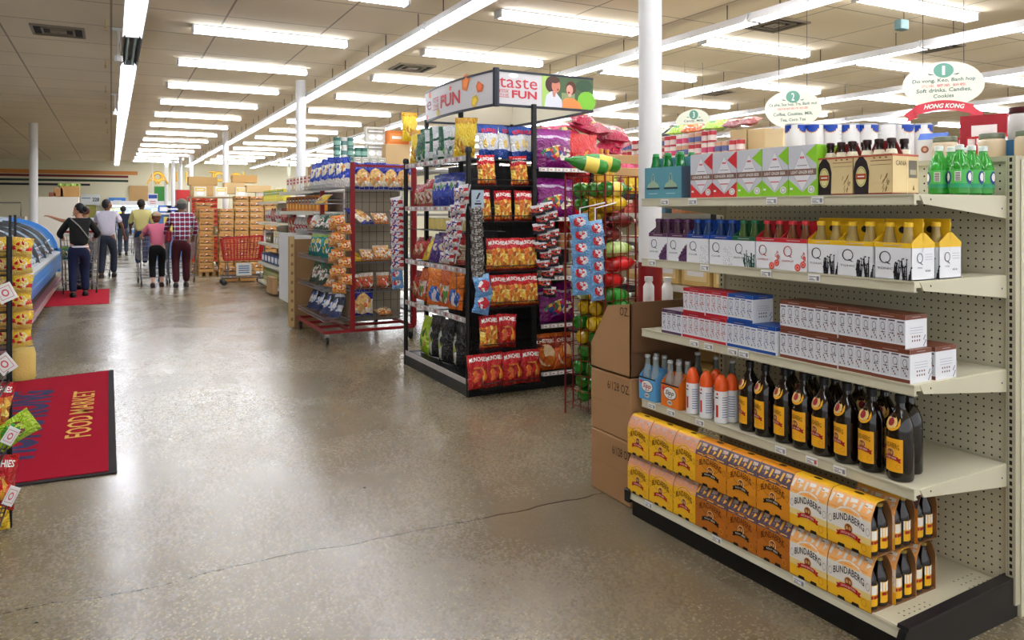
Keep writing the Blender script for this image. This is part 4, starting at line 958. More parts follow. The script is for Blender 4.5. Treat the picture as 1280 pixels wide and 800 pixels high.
# backing grid of the rack
m = MB()
for k in range(12): m.tube([(.45, .05+.12*k, .13), (.45, .05+.12*k, 1.95)], .003, BLKM, 4)
for k in range(16): m.tube([(.45, .05, .2+.11*k), (.45, D_-.05, .2+.11*k)], .003, BLKM, 4)
m.build('wire_back', rk)
m = MB(); m.box(.46, .38, .13, .48, D_, 1.98, mat((.13,.13,.14), .6)); m.build('divider_panel', rk)
m = MB(); m.box(.48, .40, .13, W_, .42, 1.95, mat((.12,.12,.13), .6)); m.build('divider_panel', rk)
m = MB()
for k in range(6): m.tube([(.05+.11*k, .36, .13), (.05+.11*k, .36, 1.95)], .003, BLKM, 4)
for k in range(16): m.tube([(.03, .36, .2+.11*k), (.60, .36, .2+.11*k)], .003, BLKM, 4)
m.build('wire_back', rk)
strip_m = mat((.72,.70,.69), .45, var=.12, bscale=120)
def side_shelf(z, d=.36, strip=True):
    m = MB()
    m.tube([(.0, .03, z), (.0, D_-.03, z)], .005, BLKM, 5); m.tube([(d, .03, z), (d, D_-.03, z)], .004, BLKM, 5)
    for k in range(24): y = .04+(D_-.08)*k/23; m.tube([(0, y, z-.003), (d, y, z-.003)], .0025, BLKM, 4)
    o = m.build('wire_shelf', rk)
    if strip:
        m = MB(); m.box(-.016, .025, z-.028, -.010, D_-.025, z+.016, strip_m)
        fs = lambda u, v, l: (-.016-l, D_-.04-u*(D_-.08), z-.026+v*.040)
        for k in range(17): a = (k+.3)/17.5; m.rect(fs, a, .15, a+.028, .85, PAPER if k % 3 else mat((.7,.3,.3), .5), .001); m.rect(fs, a+.004, .3, a+.02, .4, mat((.5,.45,.45), .5), .0016)
        m.build('price_strip', o)
SZ = [1.985, 1.565, 1.36, 1.045, .635]
for i, z in enumerate(SZ): side_shelf(z, strip=(i != 2))
m = MB(); m.box(-.014, .025, .10, -.008, D_-.025, .145, strip_m); m.build('price_strip', rk)
# header ring
HA = [(.27, .03), (1.25, .03), (1.20, 1.50), (.22, 1.55)]; HZ0, HZ1 = 2.435, 2.735
HG = mat((.80,.79,.80), .4); HC = mat((.80,.77,.68), .6); BRD = mat((.13,.15,.20), .4)
def panel(a, b, bulge, printer, name='header_panel'):
    a = Vector(a); b = Vector(b); d = b-a; L_ = d.length; u_ = d/L_; nrm = Vector((u_.y, -u_.x)); N_ = 12
    def P(u, l, z): q = a+d*u+nrm*(bulge*4*u*(1-u)+l); return (q.x, q.y, z)
    f = lambda u, v, l: P(u, l, HZ0+v*(HZ1-HZ0))
    m = MB(); pts = [i/N_ for i in range(N_+1)]
    v = [P(u, l, z) for l in (0, -.012) for z in (HZ0, HZ1) for u in pts]; n = N_+1
    m.add(v, [(i, i+1, n+i+1, n+i) for i in range(N_)], HG); m.add(v, [(2*n+i+1, 2*n+i, 3*n+i, 3*n+i+1) for i in range(N_)], HC)
    for z0, z1 in ((0, .055), (.955, 1.01)): m.rect(f, 0, z0, 1, z1, BRD, .004, N_); m.rect(lambda u, v, l: P(u, -l-.012, HZ0+v*(HZ1-HZ0)), 0, z1, 1, z0, BRD, .002, N_)
    for q in (HZ0-.004, HZ1): m.add([P(u, l, q+dz) for l in (.005, -.016) for dz in (0, .006) for u in pts], [(i, i+1, n+i+1, n+i) for i in range(N_)]+[(2*n+i+1, 2*n+i, 3*n+i, 3*n+i+1) for i in range(N_)]+[(i+1, i, 2*n+i, 2*n+i+1) for i in range(N_)]+[(n+i, n+i+1, 3*n+i+1, 3*n+i) for i in range(N_)], BRD)
    if printer: printer(m, f, L_)
    m.build(name, rk)
def chip(m, f, u, v, r, L_, c, a=0, k=1):
    c_ = mat(c, .5); asp = .30/L_
    pts = [(u+r*asp*math.cos(a+q), v+r*k*math.sin(a+q)) for q in (0, 1.0, 2.1, 3.4, 4.4)]
    m.poly(f, pts, c_, .003); m.poly(f, [(u+(p[0]-u)*.6, v+(p[1]-v)*.6) for p in pts], mat(tuple(min(1, x*1.15) for x in c), .5), .004)
REDT = (.78,.18,.24)
def logo(m, f, u, L_, s=1, full=True, v=.5):
    asp = .30/L_*s; C_ = mat(REDT, .45)
    if full: m.text(f, 'taste', u, v+.17*s, 1.3*asp, .30*s, C_, .003)
    m.rect(f, u-.66*asp, v-.05*s, u-.32*asp, v-.035*s, C_, .003); m.text(f, 'FOR', u-.49*asp, v-.10*s, .32*asp, .07*s, C_, .003); m.text(f, 'THE', u-.49*asp, v-.20*s, .32*asp, .07*s, C_, .003); m.rect(f, u-.66*asp, v-.27*s, u-.32*asp, v-.255*s, C_, .003)
    m.text(f, 'FUN', u+.20*asp, v-.16*s, .86*asp, .24*s, C_, .003, bold=.03)
def pr_left(m, f, L_):   # u runs from the far end (left in the photo) to the corner
    logo(m, f, .42, L_, 1.7, False, .74); m.text(f, 'e', .11, .50, .10, .30, mat((.55,.22,.3), .45), .003)
    for a in ((.13,.86,.16,(.85,.45,.25),1.2,.9), (.50,.80,.10,(.88,.42,.28),.3,.8), (.70,.84,.30,(.88,.50,.22),.5,.9), (.85,.62,.20,(.85,.42,.22),2,1), (.80,.22,.22,(.88,.75,.25),.2,.9), (.30,.14,.16,(.80,.72,.25),1,.9), (.06,.12,.12,(.85,.4,.3),.6,1)): chip(m, f, a[0], a[1], a[2], L_, a[3], a[4], a[5])
def pr_front(m, f, L_):
    logo(m, f, .22, L_, .95); m.disc(f, .17, .88, .05, .08, PAPER, .002, 10)
    g = lambda c: mat(c, .5)
    m.rect(f, .455, .055, 1.0, .955, g((.30,.40,.26)), .002); m.rect(f, .455, .055, .56, .955, g((.66,.80,.42)), .0025); m.rect(f, .66, .055, .80, .5, g((.55,.62,.45)), .0026)
    m.disc(f, .93, .30, .10, .30, g((.50,.78,.22)), .003, 14); m.disc(f, .90, .75, .09, .18, g((.22,.34,.24)), .003, 12)
    # two generic people laughing: an adult on the left, a child on the right
    m.disc(f, .555, .72, .065, .24, g((.28,.17,.15)), .0035, 16); m.disc(f, .60, .68, .045, .20, g((.80,.50,.42)), .004, 16); m.disc(f, .585, .86, .055, .10, g((.30,.18,.15)), .0045, 12)
    m.poly(f, [(.48,.06), (.67,.06), (.66,.28), (.60,.50), (.55,.52), (.50,.40)], g((.85,.86,.92)), .0042); m.poly(f, [(.56,.50), (.60,.50), (.59,.36), (.57,.36)], g((.78,.50,.42)), .005)
    m.disc(f, .76, .66, .055, .20, g((.36,.20,.15)), .0035, 14); m.disc(f, .745, .60, .036, .15, g((.86,.62,.55)), .0045, 14); m.disc(f, .735, .52, .012, .03, g((.6,.15,.15)), .005, 8)
    m.poly(f, [(.66,.06), (.88,.06), (.85,.24), (.79,.36), (.70,.36), (.67,.26)], g((.90,.56,.30)), .0042); m.disc(f, .62, .58, .008, .03, g((.35,.15,.12)), .005, 8); m.disc(f, .745, .44, .018, .05, g((.9,.7,.62)), .0046, 8)
panel(HA[3], HA[0], .07, pr_left); panel(HA[0], HA[1], 0, pr_front); panel(HA[1], HA[2], .02, None); panel(HA[2], HA[3], 0, None)
m = MB(); m.lathe([(.03, HZ0-.01), (.03, HZ1+.015)], BRD, 8, (HA[0][0], HA[0][1], 0)); m.build('header_corner', rk)
# goods on the left face (fronts look to -x, rz=-90)
def left_face(z, items, grp, y_px=None):
    for i, (key, px, lean, rz, sc) in enumerate(items):
        x = KX0+.13; y = Yat(px, x)
        bag(key, x+rnd.uniform(-.01, .03), y, z+.004, -90+rz, None, grp, lean, rnd.uniform(-3, 3), sc)['label'] = LBL[key]+', %s on the %s side shelf' % (pos_words(i, len(items)), grp)
LBL = dict(yellow='yellow chip bag', green='dark green chip bag', silver='silver and green chip bag', redwhite='red and tan snack bag', bluechip='blue chip bag', purpchip='purple chip bag', pink='pinkish snack bag', redmix='red mixed snack bag',
           cheetos='orange and blue puff bag', orwhite='orange and white snack bag', lime='lime green chip bag', black='black chip bag with pale picture', dough='golden snack bag', breadroll='brown snack bag', whitebag='white and red snack bag',
           lays='dark blue chip bag', bluepack='blue and white snack bag', greennut='green and white snack bag', teal='teal snack bag', navywhite='navy and white snack bag')
def lf(z, items, name):
    for i, (key, px, lean, rz, sc) in enumerate(items):
        x = KX0+.14; y = Yat(px, x)
        r = bag(key, x+rnd.uniform(-.01, .02), y, z+.004, -90+rz, None, 'bags on the left side of the black rack', lean, rnd.uniform(-3, 3), sc)
        r['label'] = '%s, %s on the %s side shelf' % (LBL[key], pos_words(i, len(items)), name)
lf(SZ[0], [('yellow', 522, 5, 30, 1), ('green', 527, 3, 20, .9), ('green', 536, 0, 25, 1), ('silver', 545, 2, 60, .9), ('green', 549, 2, 60, .95), ('silver', 556, 2, 50, .95), ('green', 562, 2, 60, .9), ('silver', 568, 2, 50, .9), ('yellow', 577, 3, 40, 1)], 'top')
lf(SZ[1], [('redmix', 521, 8, 10, .75), ('redwhite', 528, 6, 10, .8), ('redwhite', 536, 6, 5, .95), ('bluechip', 549, 5, 10, .98), ('bluechip', 558, 5, 20, 1), ('bluechip', 569, 5, 15, 1)], 'second')
lf(SZ[3], [('redmix', 518, 20, 0, .72), ('redmix', 523, 25, 5, .8), ('yellow', 532, 30, 10, .62), ('purpchip', 541, 22, 30, .85), ('purpchip', 551, 18, 40, .9), ('pink', 561, 15, 40, .9), ('redwhite', 570, 10, 30, .95)], 'fourth')
lf(SZ[4], [('redmix', 519, 8, 0, .9), ('orwhite', 526, 10, 5, .95), ('redmix', 536, 8, 20, .9), ('cheetos', 546, 6, 30, 1), ('orwhite', 555, 6, 20, 1), ('cheetos', 567, 6, 10, 1.02)], 'fifth')
lf(.125, [('lime', 533, 6, 0, 1), ('black', 543, 6, 10, 1), ('black', 558, 5, 10, 1), ('black', 573, 5, 10, 1)], 'bottom')
# tins on the wire tray
ti = tin(.037, .11, mat((.88,.80,.50), .35), None, 14).build('tin'); tag(ti, 'x', 'tin')
for i in range(8):
    dup(ti, (KX0+.12, KY0+.30+.115*i, SZ[2]+.004), 0, 'small pale yellow tin on the wire tray of the black rack, %s' % pos_words(7-i, 8), 'tins on the wire tray')
# baskets on the front face, left half; they step outward towards the bottom
def basket(z, y, x0, x1, dep_=.20):
    m = MB()
    for zz in (z, z+.05): m.tube([(x0, y-dep_, zz), (x1, y-dep_, zz)], .004, BLKM, 5); m.tube([(x0, y, zz), (x1, y, zz)], .003, BLKM, 4); m.tube([(x0, y-dep_, zz), (x0, y, zz)], .003, BLKM, 4); m.tube([(x1, y-dep_, zz), (x1, y, zz)], .003, BLKM, 4)
    for k in range(18): x = x0+(x1-x0)*k/17; m.tube([(x, y, z), (x, y-dep_, z), (x, y-dep_, z+.05)], .002, BLKM, 4)
    m.build('wire_basket', rk)
rowsF = [(1.755, .0, 'munch', (609, 651), .93), (1.452, -.02, 'munch', (604, 630, 654), .95), (1.035, -.06, 'munch', (620, 641, 661), 1.0), (.738, -.10, 'munch', (622, 642, 662), .97), (.405, -.14, 'munch', (611, 633), 1.0), (.10, -.18, 'flamin', (598, 619, 642, 664), 1.0)]
for r_, (z, dy, key, pxs, sc) in enumerate(rowsF):
    basket(z-.005, .16+dy, .03, .60)
    for i, px in enumerate(pxs):
        yy = KY0+.05+dy-.03; x = Xat(px, yy)
        bag('flamin' if (r_ == 4 and i == 1) else key, x, yy+.01*(i % 2), z, rnd.uniform(-6, 6)+4, '%s corn mix bag, %s in the %s front basket' % ('dark red' if key == 'flamin' or (r_ == 4 and i == 1) else 'red and yellow', pos_words(i, len(pxs)), ('topmost', 'second', 'third', 'fourth', 'fifth', 'bottom')[r_]), 'corn mix bags on the rack front', 4, rnd.uniform(-4, 4), sc)
for i, (px, rz, ro) in enumerate(((611, 0, 0), (633, 25, 6), (650, 20, -8), (661, -10, 8))):
    bag('ruffles', Xat(px, KY0+.12), KY0+.12+.02*(i % 2), 1.985, rz, 'white and blue ridged chip bag atop the rack, %s of four' % pos_words(i, 4), 'ridged chip bags', 4, ro, .98)
m = MB(); m.box(.03, .02, 1.965, .60, .34, 1.98, BLKM); m.build('top_tray', rk)
# right half: shelves with large purple bags
def rshelf(z, y0=-.04):
    m = MB(); m.box(.645, y0, z-.015, 1.20, .38, z, BLKM); o = m.build('shelf', rk)
    m = MB(); m.box(.645, y0-.008, z-.026, 1.20, y0-.002, z+.010, strip_m); fs = flat(.645, z-.026, .555, .036, y0-.008)
    for k in range(7): m.rect(fs, .04+.14*k, .15, .14+.14*k, .85, PAPER); m.rect(fs, .055+.14*k, .35, .10+.14*k, .6, mat((.7,.4,.4), .5), .0014)
    m.build('price_strip', o)
RZ = [1.905, 1.475, .965, .555, .145]
for z in RZ: rshelf(z, -.04 if z > 1 else -.08)
for i, (z, px, sc) in enumerate(((1.905, 693, 1), (1.475, 694, .98), (.555, 697, .95))):
    bag('purple', Xat(px, KY0+.06), KY0+.06, z, 3, 'large purple candy bag on the rack, %s of three' % ('topmost', 'middle', 'lowest')[i], 'large purple candy bags', 6, (0, 2, -4)[i], sc)
bag('purple', Xat(697, KY0+.2), KY0+.22, 1.48, -5, 'large purple candy bag tucked behind the middle one', 'large purple candy bags', 2, 3, .98)
for i, px in enumerate((683, 703)):
    bag('orange', Xat(px, KY0), KY0+.0, .15, (-8, 12)[i], 'tall orange snack bag on the lowest right shelf, %s one' % ('left', 'right')[i], 'tall orange snack bags', 4, (-3, 3)[i], .96)
tb = thing('snack_tub', 'x', 'tub'); m = MB(); m.lathe([(.04,0),(.048,.055)], mat((.72,.52,.33), .3), 16); m.build('cup', tb); m = MB(); m.lathe([(.052,.055),(.052,.064)], mat((.82,.80,.78), .3), 16); m.build('lid', tb)
tm = MB(); tm.box(.655, -.03, 1.20, 1.15, .25, 1.21, WIRE); tm.build('tub_tray', rk); 
for lay in range(2):
    for i in range(4):
        dup(tb, (KX0+.70+.115*i, KY0+.04, 1.212+.066*lay), 0, 'small clear tub with pale lid, %s in the %s row' % (pos_words(i, 4), ('lower', 'upper')[lay]), 'clear tubs on the rack')
for i in range(3):
    o = dup(j1, (KX0+.72+.14*i, KY0+.06, .967), 0, 'pale jar on the third right shelf, %s of three' % pos_words(i, 3), 'jars on the black rack'); 
# clip strips
def strip_of(key, pts, label, group, rz, jx=.0, sc=1, spin=0):
    """a hanging strip: pts list of (x, y, z)"""
    for i, (x, y, z) in enumerate(pts):
        bag(key, x+jx*(1 if i % 2 else -1), y, z, rz+((i*37) % 17-8)*spin, '%s, %s down' % (label, (ORD+['lowest'])[min(i, 19)]), group, 8, ((i*53) % 13-6)*1.5, sc)
def hangwire(pts, label):
    m = MB(); m.tube(pts, .006, mat((.85,.85,.87), .4), 5); tag(m.build('hanging_strip'), label, 'hanging strip')
x = KX0-.07
n = 9; a = Vector((x-.05, Yat(588, x), 1.66)); b = Vector((x-.06, Yat(570, x), 1.12))
hangwire([(a.x+.05, a.y, 1.75), (b.x+.05, b.y, 1.1)], 'white hanging strip carrying red and white candy packs')
for s in (0, 1):
    strip_of('beadcandy', [tuple(a.lerp(b, i/(n-1))+Vector((0, .09*s, -.02*s))) for i in range(n)], 'red and white candy pack on the %s strip by the rack corner' % ('near', 'far')[s], 'candy packs by the rack corner', -60, .01, 1.0, 1)
y = KY0-.12
hangwire([(Xat(597, y), y+.04, 1.66), (Xat(597, y), y+.04, .98)], 'grey hanging strip with jerky packs at the rack corner')
m = MB(); m.box(-.055, -.002, 0, .055, .002, .15, mat((.62,.68,.74), .4)); fj = flat(-.055, 0, .11, .15, -.002); m.poly(fj, [(.35,.5),(.5,.5),(.75,.85),(.6,.85),(.5,.72)], INK); m.rect(fj, .25, .2, .8, .3, INK); m.rect(fj, .35, .38, .7, .42, INK)
o = m.build('hang_card', None, loc=(Xat(597, y), y, 1.56)); tag(o, 'grey card with small dark bird emblem heading the jerky strip', 'hang card')
strip_of('jerky', [(Xat(597, y), y, 1.50-.058*i) for i in range(10)], 'grey jerky pack on the rack corner strip', 'jerky packs', 0, .004, 1, 1)
for i, (px, z, ro) in enumerate(((606, .84, -10), (600, .70, 15))):
    bag('popcorn', Xat(px, y-.02), y-.02, z, 5, 'light blue candy bag hanging at the rack corner, %s' % ('upper', 'lower')[i], 'light blue bags at the rack corner', 5, ro, 1.05)
y = KY0-.10
pts = [(Xat(676+.9*i, y), y, 1.50-.078*i) for i in range(10)]
hangwire([(pts[0][0], y+.05, 1.6), (pts[-1][0], y+.05, .8)], 'dark hanging strip between the corn mix and purple bags')
strip_of('darkcandy', pts, 'red and dark blue candy pack on the middle strip', 'candy packs on the middle strip', -15, .02, 1, 1)
strip_of('darkcandy', [(p[0]+.09, p[1], p[2]+.03) for p in pts[:8]], 'red and dark candy pack on the second middle strip', 'candy packs on the middle strip', -15, .02, .95, 1)
x = KX0-.05; yy = Yat(497, x)
hangwire([(x+.10, yy-.02, 1.75), (x+.05, yy, 1.72), (x+.05, yy, .80)], 'white hanging strip at the far left post of the black rack')
strip_of('beadcandy', [(x, yy, 1.56-.062*i) for i in range(11)], 'red and white candy pack on the far post strip', 'candy packs on the far post strip', -45, .006, 1.35, 1)
strip_of('candy', [(x, yy, .84-.09*i) for i in range(2)], 'light blue pack below the far post strip', 'light blue packs on the far post', -40, .006, 1.0, 1)
# ------------------------------------------------------------------ soda bottle cage of red wire, with a blue pack strip in front
cx0, cy0 = 3.33, 4.86; cw, cd = .44, .40; ctop = 1.80
cg = thing('wire_cage', 'red wire cage full of lying soda bottles beside the white column', 'wire cage', (cx0, cy0, 0), 14)
RW = mat((.45,.07,.09), .4, metal=.3); m = MB()
for i in range(6):
    xx = -cw/2+cw*i/5
    for yy in (-cd/2, cd/2): m.tube([(xx, yy, .05), (xx, yy, ctop)], .004, RW, 4)
for i in range(1, 5):
    yy = -cd/2+cd*i/5
    for xx in (-cw/2, cw/2): m.tube([(xx, yy, .05), (xx, yy, ctop)], .004, RW, 4)
for k in range(16):
    z = .08+(ctop-.08)*k/15; m.tube([(-cw/2,-cd/2,z),(cw/2,-cd/2,z),(cw/2,cd/2,z),(-cw/2,cd/2,z)], .004, RW, 4, closed=True)
m.build('wire_sides', cg)
for sx in (-1, 1):
    for sy in (-1, 1): m = MB(); m.tube([(sx*cw/2, sy*cd/2, 0), (sx*cw/2, sy*cd/2, ctop+.01)], .008, RW, 6); m.build('corner_wire', cg)
def pet(body, lab, cap=(.9,.9,.9)):
    t = thing('soda_bottle', 'x', 'bottle'); r = .056; P_ = mat(body, .1, trans=.15, spec=.8); m = MB()
    m.lathe([(.012,.010),(.03,.0),(r*.92,.018),(r,.05),(r,.19),(r*.93,.21),(r*.6,.265),(.016,.29),(.014,.305)], P_, 16); m.build('body', t)
    for k in range(5): pass
    m = MB(); m.lathe([(r+.001,.075),(r+.001,.175)], mat(lab, .35, var=.3, bscale=60), 16, cap=False); m.build('label', t)
    m = MB(); m.lathe([(.016,.30),(.016,.322),(.013,.324)], mat(cap, .4), 12); m.build('cap', t); return t
PB = dict(green=pet((.12,.50,.12), (.20,.62,.22)), gyellow=pet((.20,.55,.18), (.93,.82,.35), (.2,.5,.2)), yellow=pet((.88,.72,.08), (.90,.76,.12)), dark=pet((.30,.06,.06), (.40,.08,.08)), red=pet((.72,.05,.05), (.8,.1,.1)), lime=pet((.70,.80,.45), (.75,.85,.55)))
order = [('gyellow', .06), ('yellow', 0), ('dark', 0), ('lime', 0), ('red', 0), ('red', 0), ('yellow', 0), ('green', 0), ('yellow', 0), ('green', 0), ('green', 0), ('green', 0), ('green', 0), ('green', 0), ('green', 0), ('green', 0)]
cz, sz_ = math.cos(R(14)), math.sin(R(14))
def cgw(x, y): return cx0+x*cz-y*sz_, cy0+x*sz_+y*cz
lay_cols = [('gyellow','gyellow','gyellow'), ('yellow','yellow','gyellow'), ('dark','yellow','yellow'), ('dark','dark','yellow'), ('lime','lime','lime'), ('red','lime','lime'), ('red','yellow','yellow'), ('green','yellow','lime'), ('green','yellow','yellow'), ('green','yellow','green'), ('green','green','yellow'), ('green','green','green'), ('green','green','green'), ('green','green','green'), ('green','green','green')]
CN = dict(green='green', gyellow='green and yellow', yellow='yellow', dark='dark cola', red='red', lime='pale lime')
for r_, cols in enumerate(lay_cols):
    z = ctop-.10-.112*r_
    if z < .06: break
    for i, k in enumerate(cols):
        x, y = cgw(-.19+.03*((r_*7+i*3) % 3), -.14+.125*i); o = dup(PB[k], (x, y, z), 0, '%s soda bottle lying in the red cage, %s in the %s layer' % (CN[k], ('left', 'middle', 'right')[i], ORD[r_] if r_ else 'top'), 'soda bottles in the red cage')
        o.rotation_euler = (Matrix.Rotation(R(-70+rnd.uniform(-12, 12)), 3, 'Z') @ Matrix.Rotation(R(-90+rnd.uniform(-4, 4)), 3, 'X')).to_euler()
for i, (dx, dz) in enumerate(((-.08, .03), (.06, .05))):
    x, y = cgw(dx-.08, -.17); o = dup(PB['gyellow'], (x, y, ctop+dz+.02), 0, 'yellow and green soda bottle lying on top of the red cage, %s one' % ('left', 'right')[i], 'soda bottles on top of the red cage')
    o.rotation_euler = (Matrix.Rotation(R(70), 3, 'Z') @ Matrix.Rotation(R(-78), 3, 'X')).to_euler()
al = pet((.80,.45,.12), (.85,.65,.2), (.85,.55,.15))
for i, (dx, dy) in enumerate(((.10, .12), (.19, .14))):
    x, y = cgw(dx, dy); dup(al, (x, y, ctop-.10), 0, 'amber soda bottle standing behind the red cage, %s one' % ('left', 'right')[i], 'amber bottles')
y = cy0-.38
for s, px in enumerate((728, 747)):
    hangwire([(*cgw(-cw/2+.12*s, -cd/2), 1.60), (Xat(px, y)-.00, y+.03, 1.56), (Xat(px, y), y+.03, .93)], 'clear strip carrying the %s column of light blue packs' % ('left', 'right')[s])
    strip_of('candy', [(Xat(px-(0 if s else .6)*abs(2.5-i), y), y, 1.40-.088*i-.045*s) for i in range(6)], 'light blue candy pack in the %s column in front of the cage' % ('left', 'right')[s], 'light blue candy packs', -20+25*s, .004, 1.05, 1)
# ------------------------------------------------------------------ bulk display behind the cage
bd = thing('display_table', 'dark display stand carrying the pink and red bulk bags behind the snack rack', 'display stand', (4.15, 5.88, 0))
m = MB(); m.box(-.25, 0, 1.66, 1.25, 1.15, 1.70, DARK); m.build('top', bd)
for x_ in (-.12, 1.22):
    for y_ in (.03, 1.12): m = MB(); m.box(x_-.02, y_-.02, 0, x_+.02, y_+.02, 1.66, DARK); m.build('leg', bd)
for k in range(3): m = MB(); m.box(-.15, .02, .35+.42*k, 1.25, 1.13, .37+.42*k, DARK); m.build('shelf', bd)
def cart(w_, d_, h, c, name='cardboard_box'):
    m = MB(); m.bev(-w_/2, -d_/2, 0, w_/2, d_/2, h, mat(c, .7, var=.05), .005); m.box(-w_/2+.002, -.02, h-.0005, w_/2-.002, .02, h+.0006, mat(tuple(x*.88 for x in c), .4)); return m.build(name)
kb = cart(.38, .30, .26, (.72,.57,.38)); tag(kb, 'kraft box on the bulk stand beside the white column', 'cardboard box'); kb.location = (Xat(772, 6.3)+.02, 6.3, 1.70)
for i, (px, z, rz, lean, ro) in enumerate(((702, 2.12, 10, 50, 20), (718, 2.22, -20, 60, -10), (740, 2.40, 15, 60, 30), (757, 2.33, 5, 70, -20), (775, 2.26, -10, 65, 12), (790, 2.20, 10, 60, -25), (728, 2.14, 30, 60, 40), (762, 2.14, 20, 70, 60))):
    bag('hotpink', Xat(px, 6.7), 6.7+.05*(i % 3), z+.03, rz, 'pink bulk bag heaped above the snack rack, %s of eight in the heap' % ORD[i], 'pink bulk bags', lean, ro, .84)
bk = cart(1.15, .45, .42, (.70,.56,.38)); bk.location = (4.62, 6.78, 1.70); tag(bk, 'wide kraft carton under the heap of pink bags', 'carton')
bag('redbig', Xat(727, 6.0), 6.0, 1.74, 0, 'large red glossy bag on the bulk stand beside the snack rack', None, 3, 0, 1.02)
bag('redbig', Xat(738, 6.3), 6.3, 1.72, 10, 'large red glossy bag behind the other red one', None, 3, 5, .9)
bag('redbig', Xat(716, 6.05), 6.08, 1.22, 0, 'red glossy bag on the stand shelf behind the cage strip', None, 3, 0, .8)
bag('hotpink', Xat(789, 6.4), 6.4, 1.72, 0, 'pink bag standing beside the kraft box', None, 3, 0, .6)
for i, px in enumerate((765, 776, 786, 793)):
    bag(('lime', 'pink', 'yellow', 'yellow')[i], Xat(px, 5.95), 5.95, 1.70, 0, '%s small bag in the row before the kraft box, %s' % (('lime', 'pink', 'yellow', 'yellow')[i], pos_words(i, 4)), None, 3, 0, .45)
# ------------------------------------------------------------------ red wheeled snack rack
rr = thing('snack_rack', 'dark red wheeled rack with wire shelves of snack bags, left of the black rack', 'snack rack', (0, 0, 0))
RM = mat((.52,.07,.10), .4)
RY0, RY1, RXa, RXb, RXc = 8.72, 10.15, 2.15, 2.47, 3.22
for (x, y, z) in ((RXb, RY0, 2.10), (RXc, RY0, 2.06), (RXb, RY1, 2.08), (RXc, RY1, 2.08)):
    m = MB(); m.box(x-.025, y-.025, .16, x+.025, y+.025, z, RM); m.build('post', rr)
m = MB()
for a in ((RXb, RY0, RXc, RY0), (RXb, RY1, RXc, RY1), (RXb, RY0, RXb, RY1), (RXc, RY0, RXc, RY1)): m.tube([(a[0], a[1], 2.06), (a[2], a[3], 2.06)], .018, RM, 4)
m.build('top_frame', rr)
m = MB()
for a in ((RXa, RY0, RXc, RY0), (RXa, RY1, RXc, RY1), (RXa, RY0, RXa, RY1), (RXc, RY0, RXc, RY1), (RXa+.3, RY0, RXa+.3, RY1), (RXa, RY0+.45, RXc, RY0+.45), (RXa, RY0+.9, RXc, RY0+.9)): m.tube([(a[0], a[1], .15), (a[2], a[3], .15)], .022, RM, 4)
m.build('base_frame', rr)
for (x, y) in ((RXa+.03, RY0+.03), (RXa+.03, RY1-.03), (RXc-.03, RY0+.03), (RXc-.03, RY1-.03)):
    m = MB(); m.box(x-.025, y-.03, .08, x+.025, y+.03, .135, CHROME); o = m.build('caster', rr); m = MB(); m.tube([(x-.015, y, .052), (x+.015, y, .052)], .052, BLACK, 16); m.build('wheel', o)
def wshelf(par, x0, x1, y0, y1, z, tilt=0, lip=.04, mat_=None, nx=12, axis='y'):
    M_ = mat_ or WIRE; m = MB(); zz = lambda x: z
    m.tube([(x0,y0,z),(x1,y0,z),(x1,y1,z),(x0,y1,z)], .006, M_, 4, closed=True)
    m.tube([(x0,y0,z+lip),(x1,y0,z+lip),(x1,y1,z+lip),(x0,y1,z+lip)], .004, M_, 4, closed=True)
    for i in range(nx+1):
        t_ = i/nx
        if axis == 'y': m.tube([(x0, y0+(y1-y0)*t_, z+lip), (x0, y0+(y1-y0)*t_, z), (x1, y0+(y1-y0)*t_, z)], .003, M_, 4)
        else: m.tube([(x0+(x1-x0)*t_, y0, z+lip), (x0+(x1-x0)*t_, y0, z), (x0+(x1-x0)*t_, y1, z)], .003, M_, 4)
    m.build('wire_shelf', par)
LZ = [1.80, 1.62, 1.27, .95, .61, .27]
for i, z in enumerate(LZ): wshelf(rr, RXa-(.0 if i else -.06), RXb-.02, RY0+.02, RY1-.05, z, nx=16)
FZ = [1.78, 1.37, .93, .59, .28]
for z in FZ: wshelf(rr, RXb+.02, RXc-.03, RY0-.02, RY0+.36, z, nx=12, axis='x')
m = MB()
for k in range(8): x = RXb+.05+.09*k; m.tube([(x, RY0+.38, .2), (x, RY0+.38, 2.0)], .003, BLKM, 4)
for k in range(16): m.tube([(RXb, RY0+.38, .2+.12*k), (RXc, RY0+.38, .2+.12*k)], .003, BLKM, 4)
m.build('wire_back', rr)
m = MB(); m.box(RXb+.03, RY0+.40, .2, RXc-.03, RY0+.42, 1.9, mat((.62,.58,.50), .7)); m.build('back_board', rr)
m = MB(); m.box(RXb-.01, RY0+.1, .2, RXb, RY1-.1, 1.1, mat((.45,.36,.24), .8)); m.build('side_board', rr)
def rl(z, items, name):
    for i, (key, px, lean, rz, sc) in enumerate(items):
        x = RXa+.17; y = min(RY1-.1, Yat(px, x))
        r = bag(key, x, y, z+.01, -90+rz, None, 'bags on the left side of the red rack', lean, rnd.uniform(-4, 4), sc); r['label'] = '%s, %s on the red rack\'s %s left shelf' % (LBL[key], pos_words(i, len(items)), name)
rl(LZ[0], [('bluepack', 392, 10, 30, .98), ('bluepack', 400, 8, 40, 1), ('bluepack', 408, 6, 40, 1.05), ('bluepack', 417, 6, 45, 1.05), ('bluepack', 427, 5, 50, 1)], 'top')
rl(LZ[1], [('yellow', 398, 60, 40, .6), ('greennut', 385, 70, 20, .6)], 'second')
rl(LZ[2], [('whitebag', 372, 15, 10, .8), ('dough', 384, 20, 10, .9), ('greennut', 396, 35, 30, .75), ('greennut', 408, 35, 30, .8)], 'third')
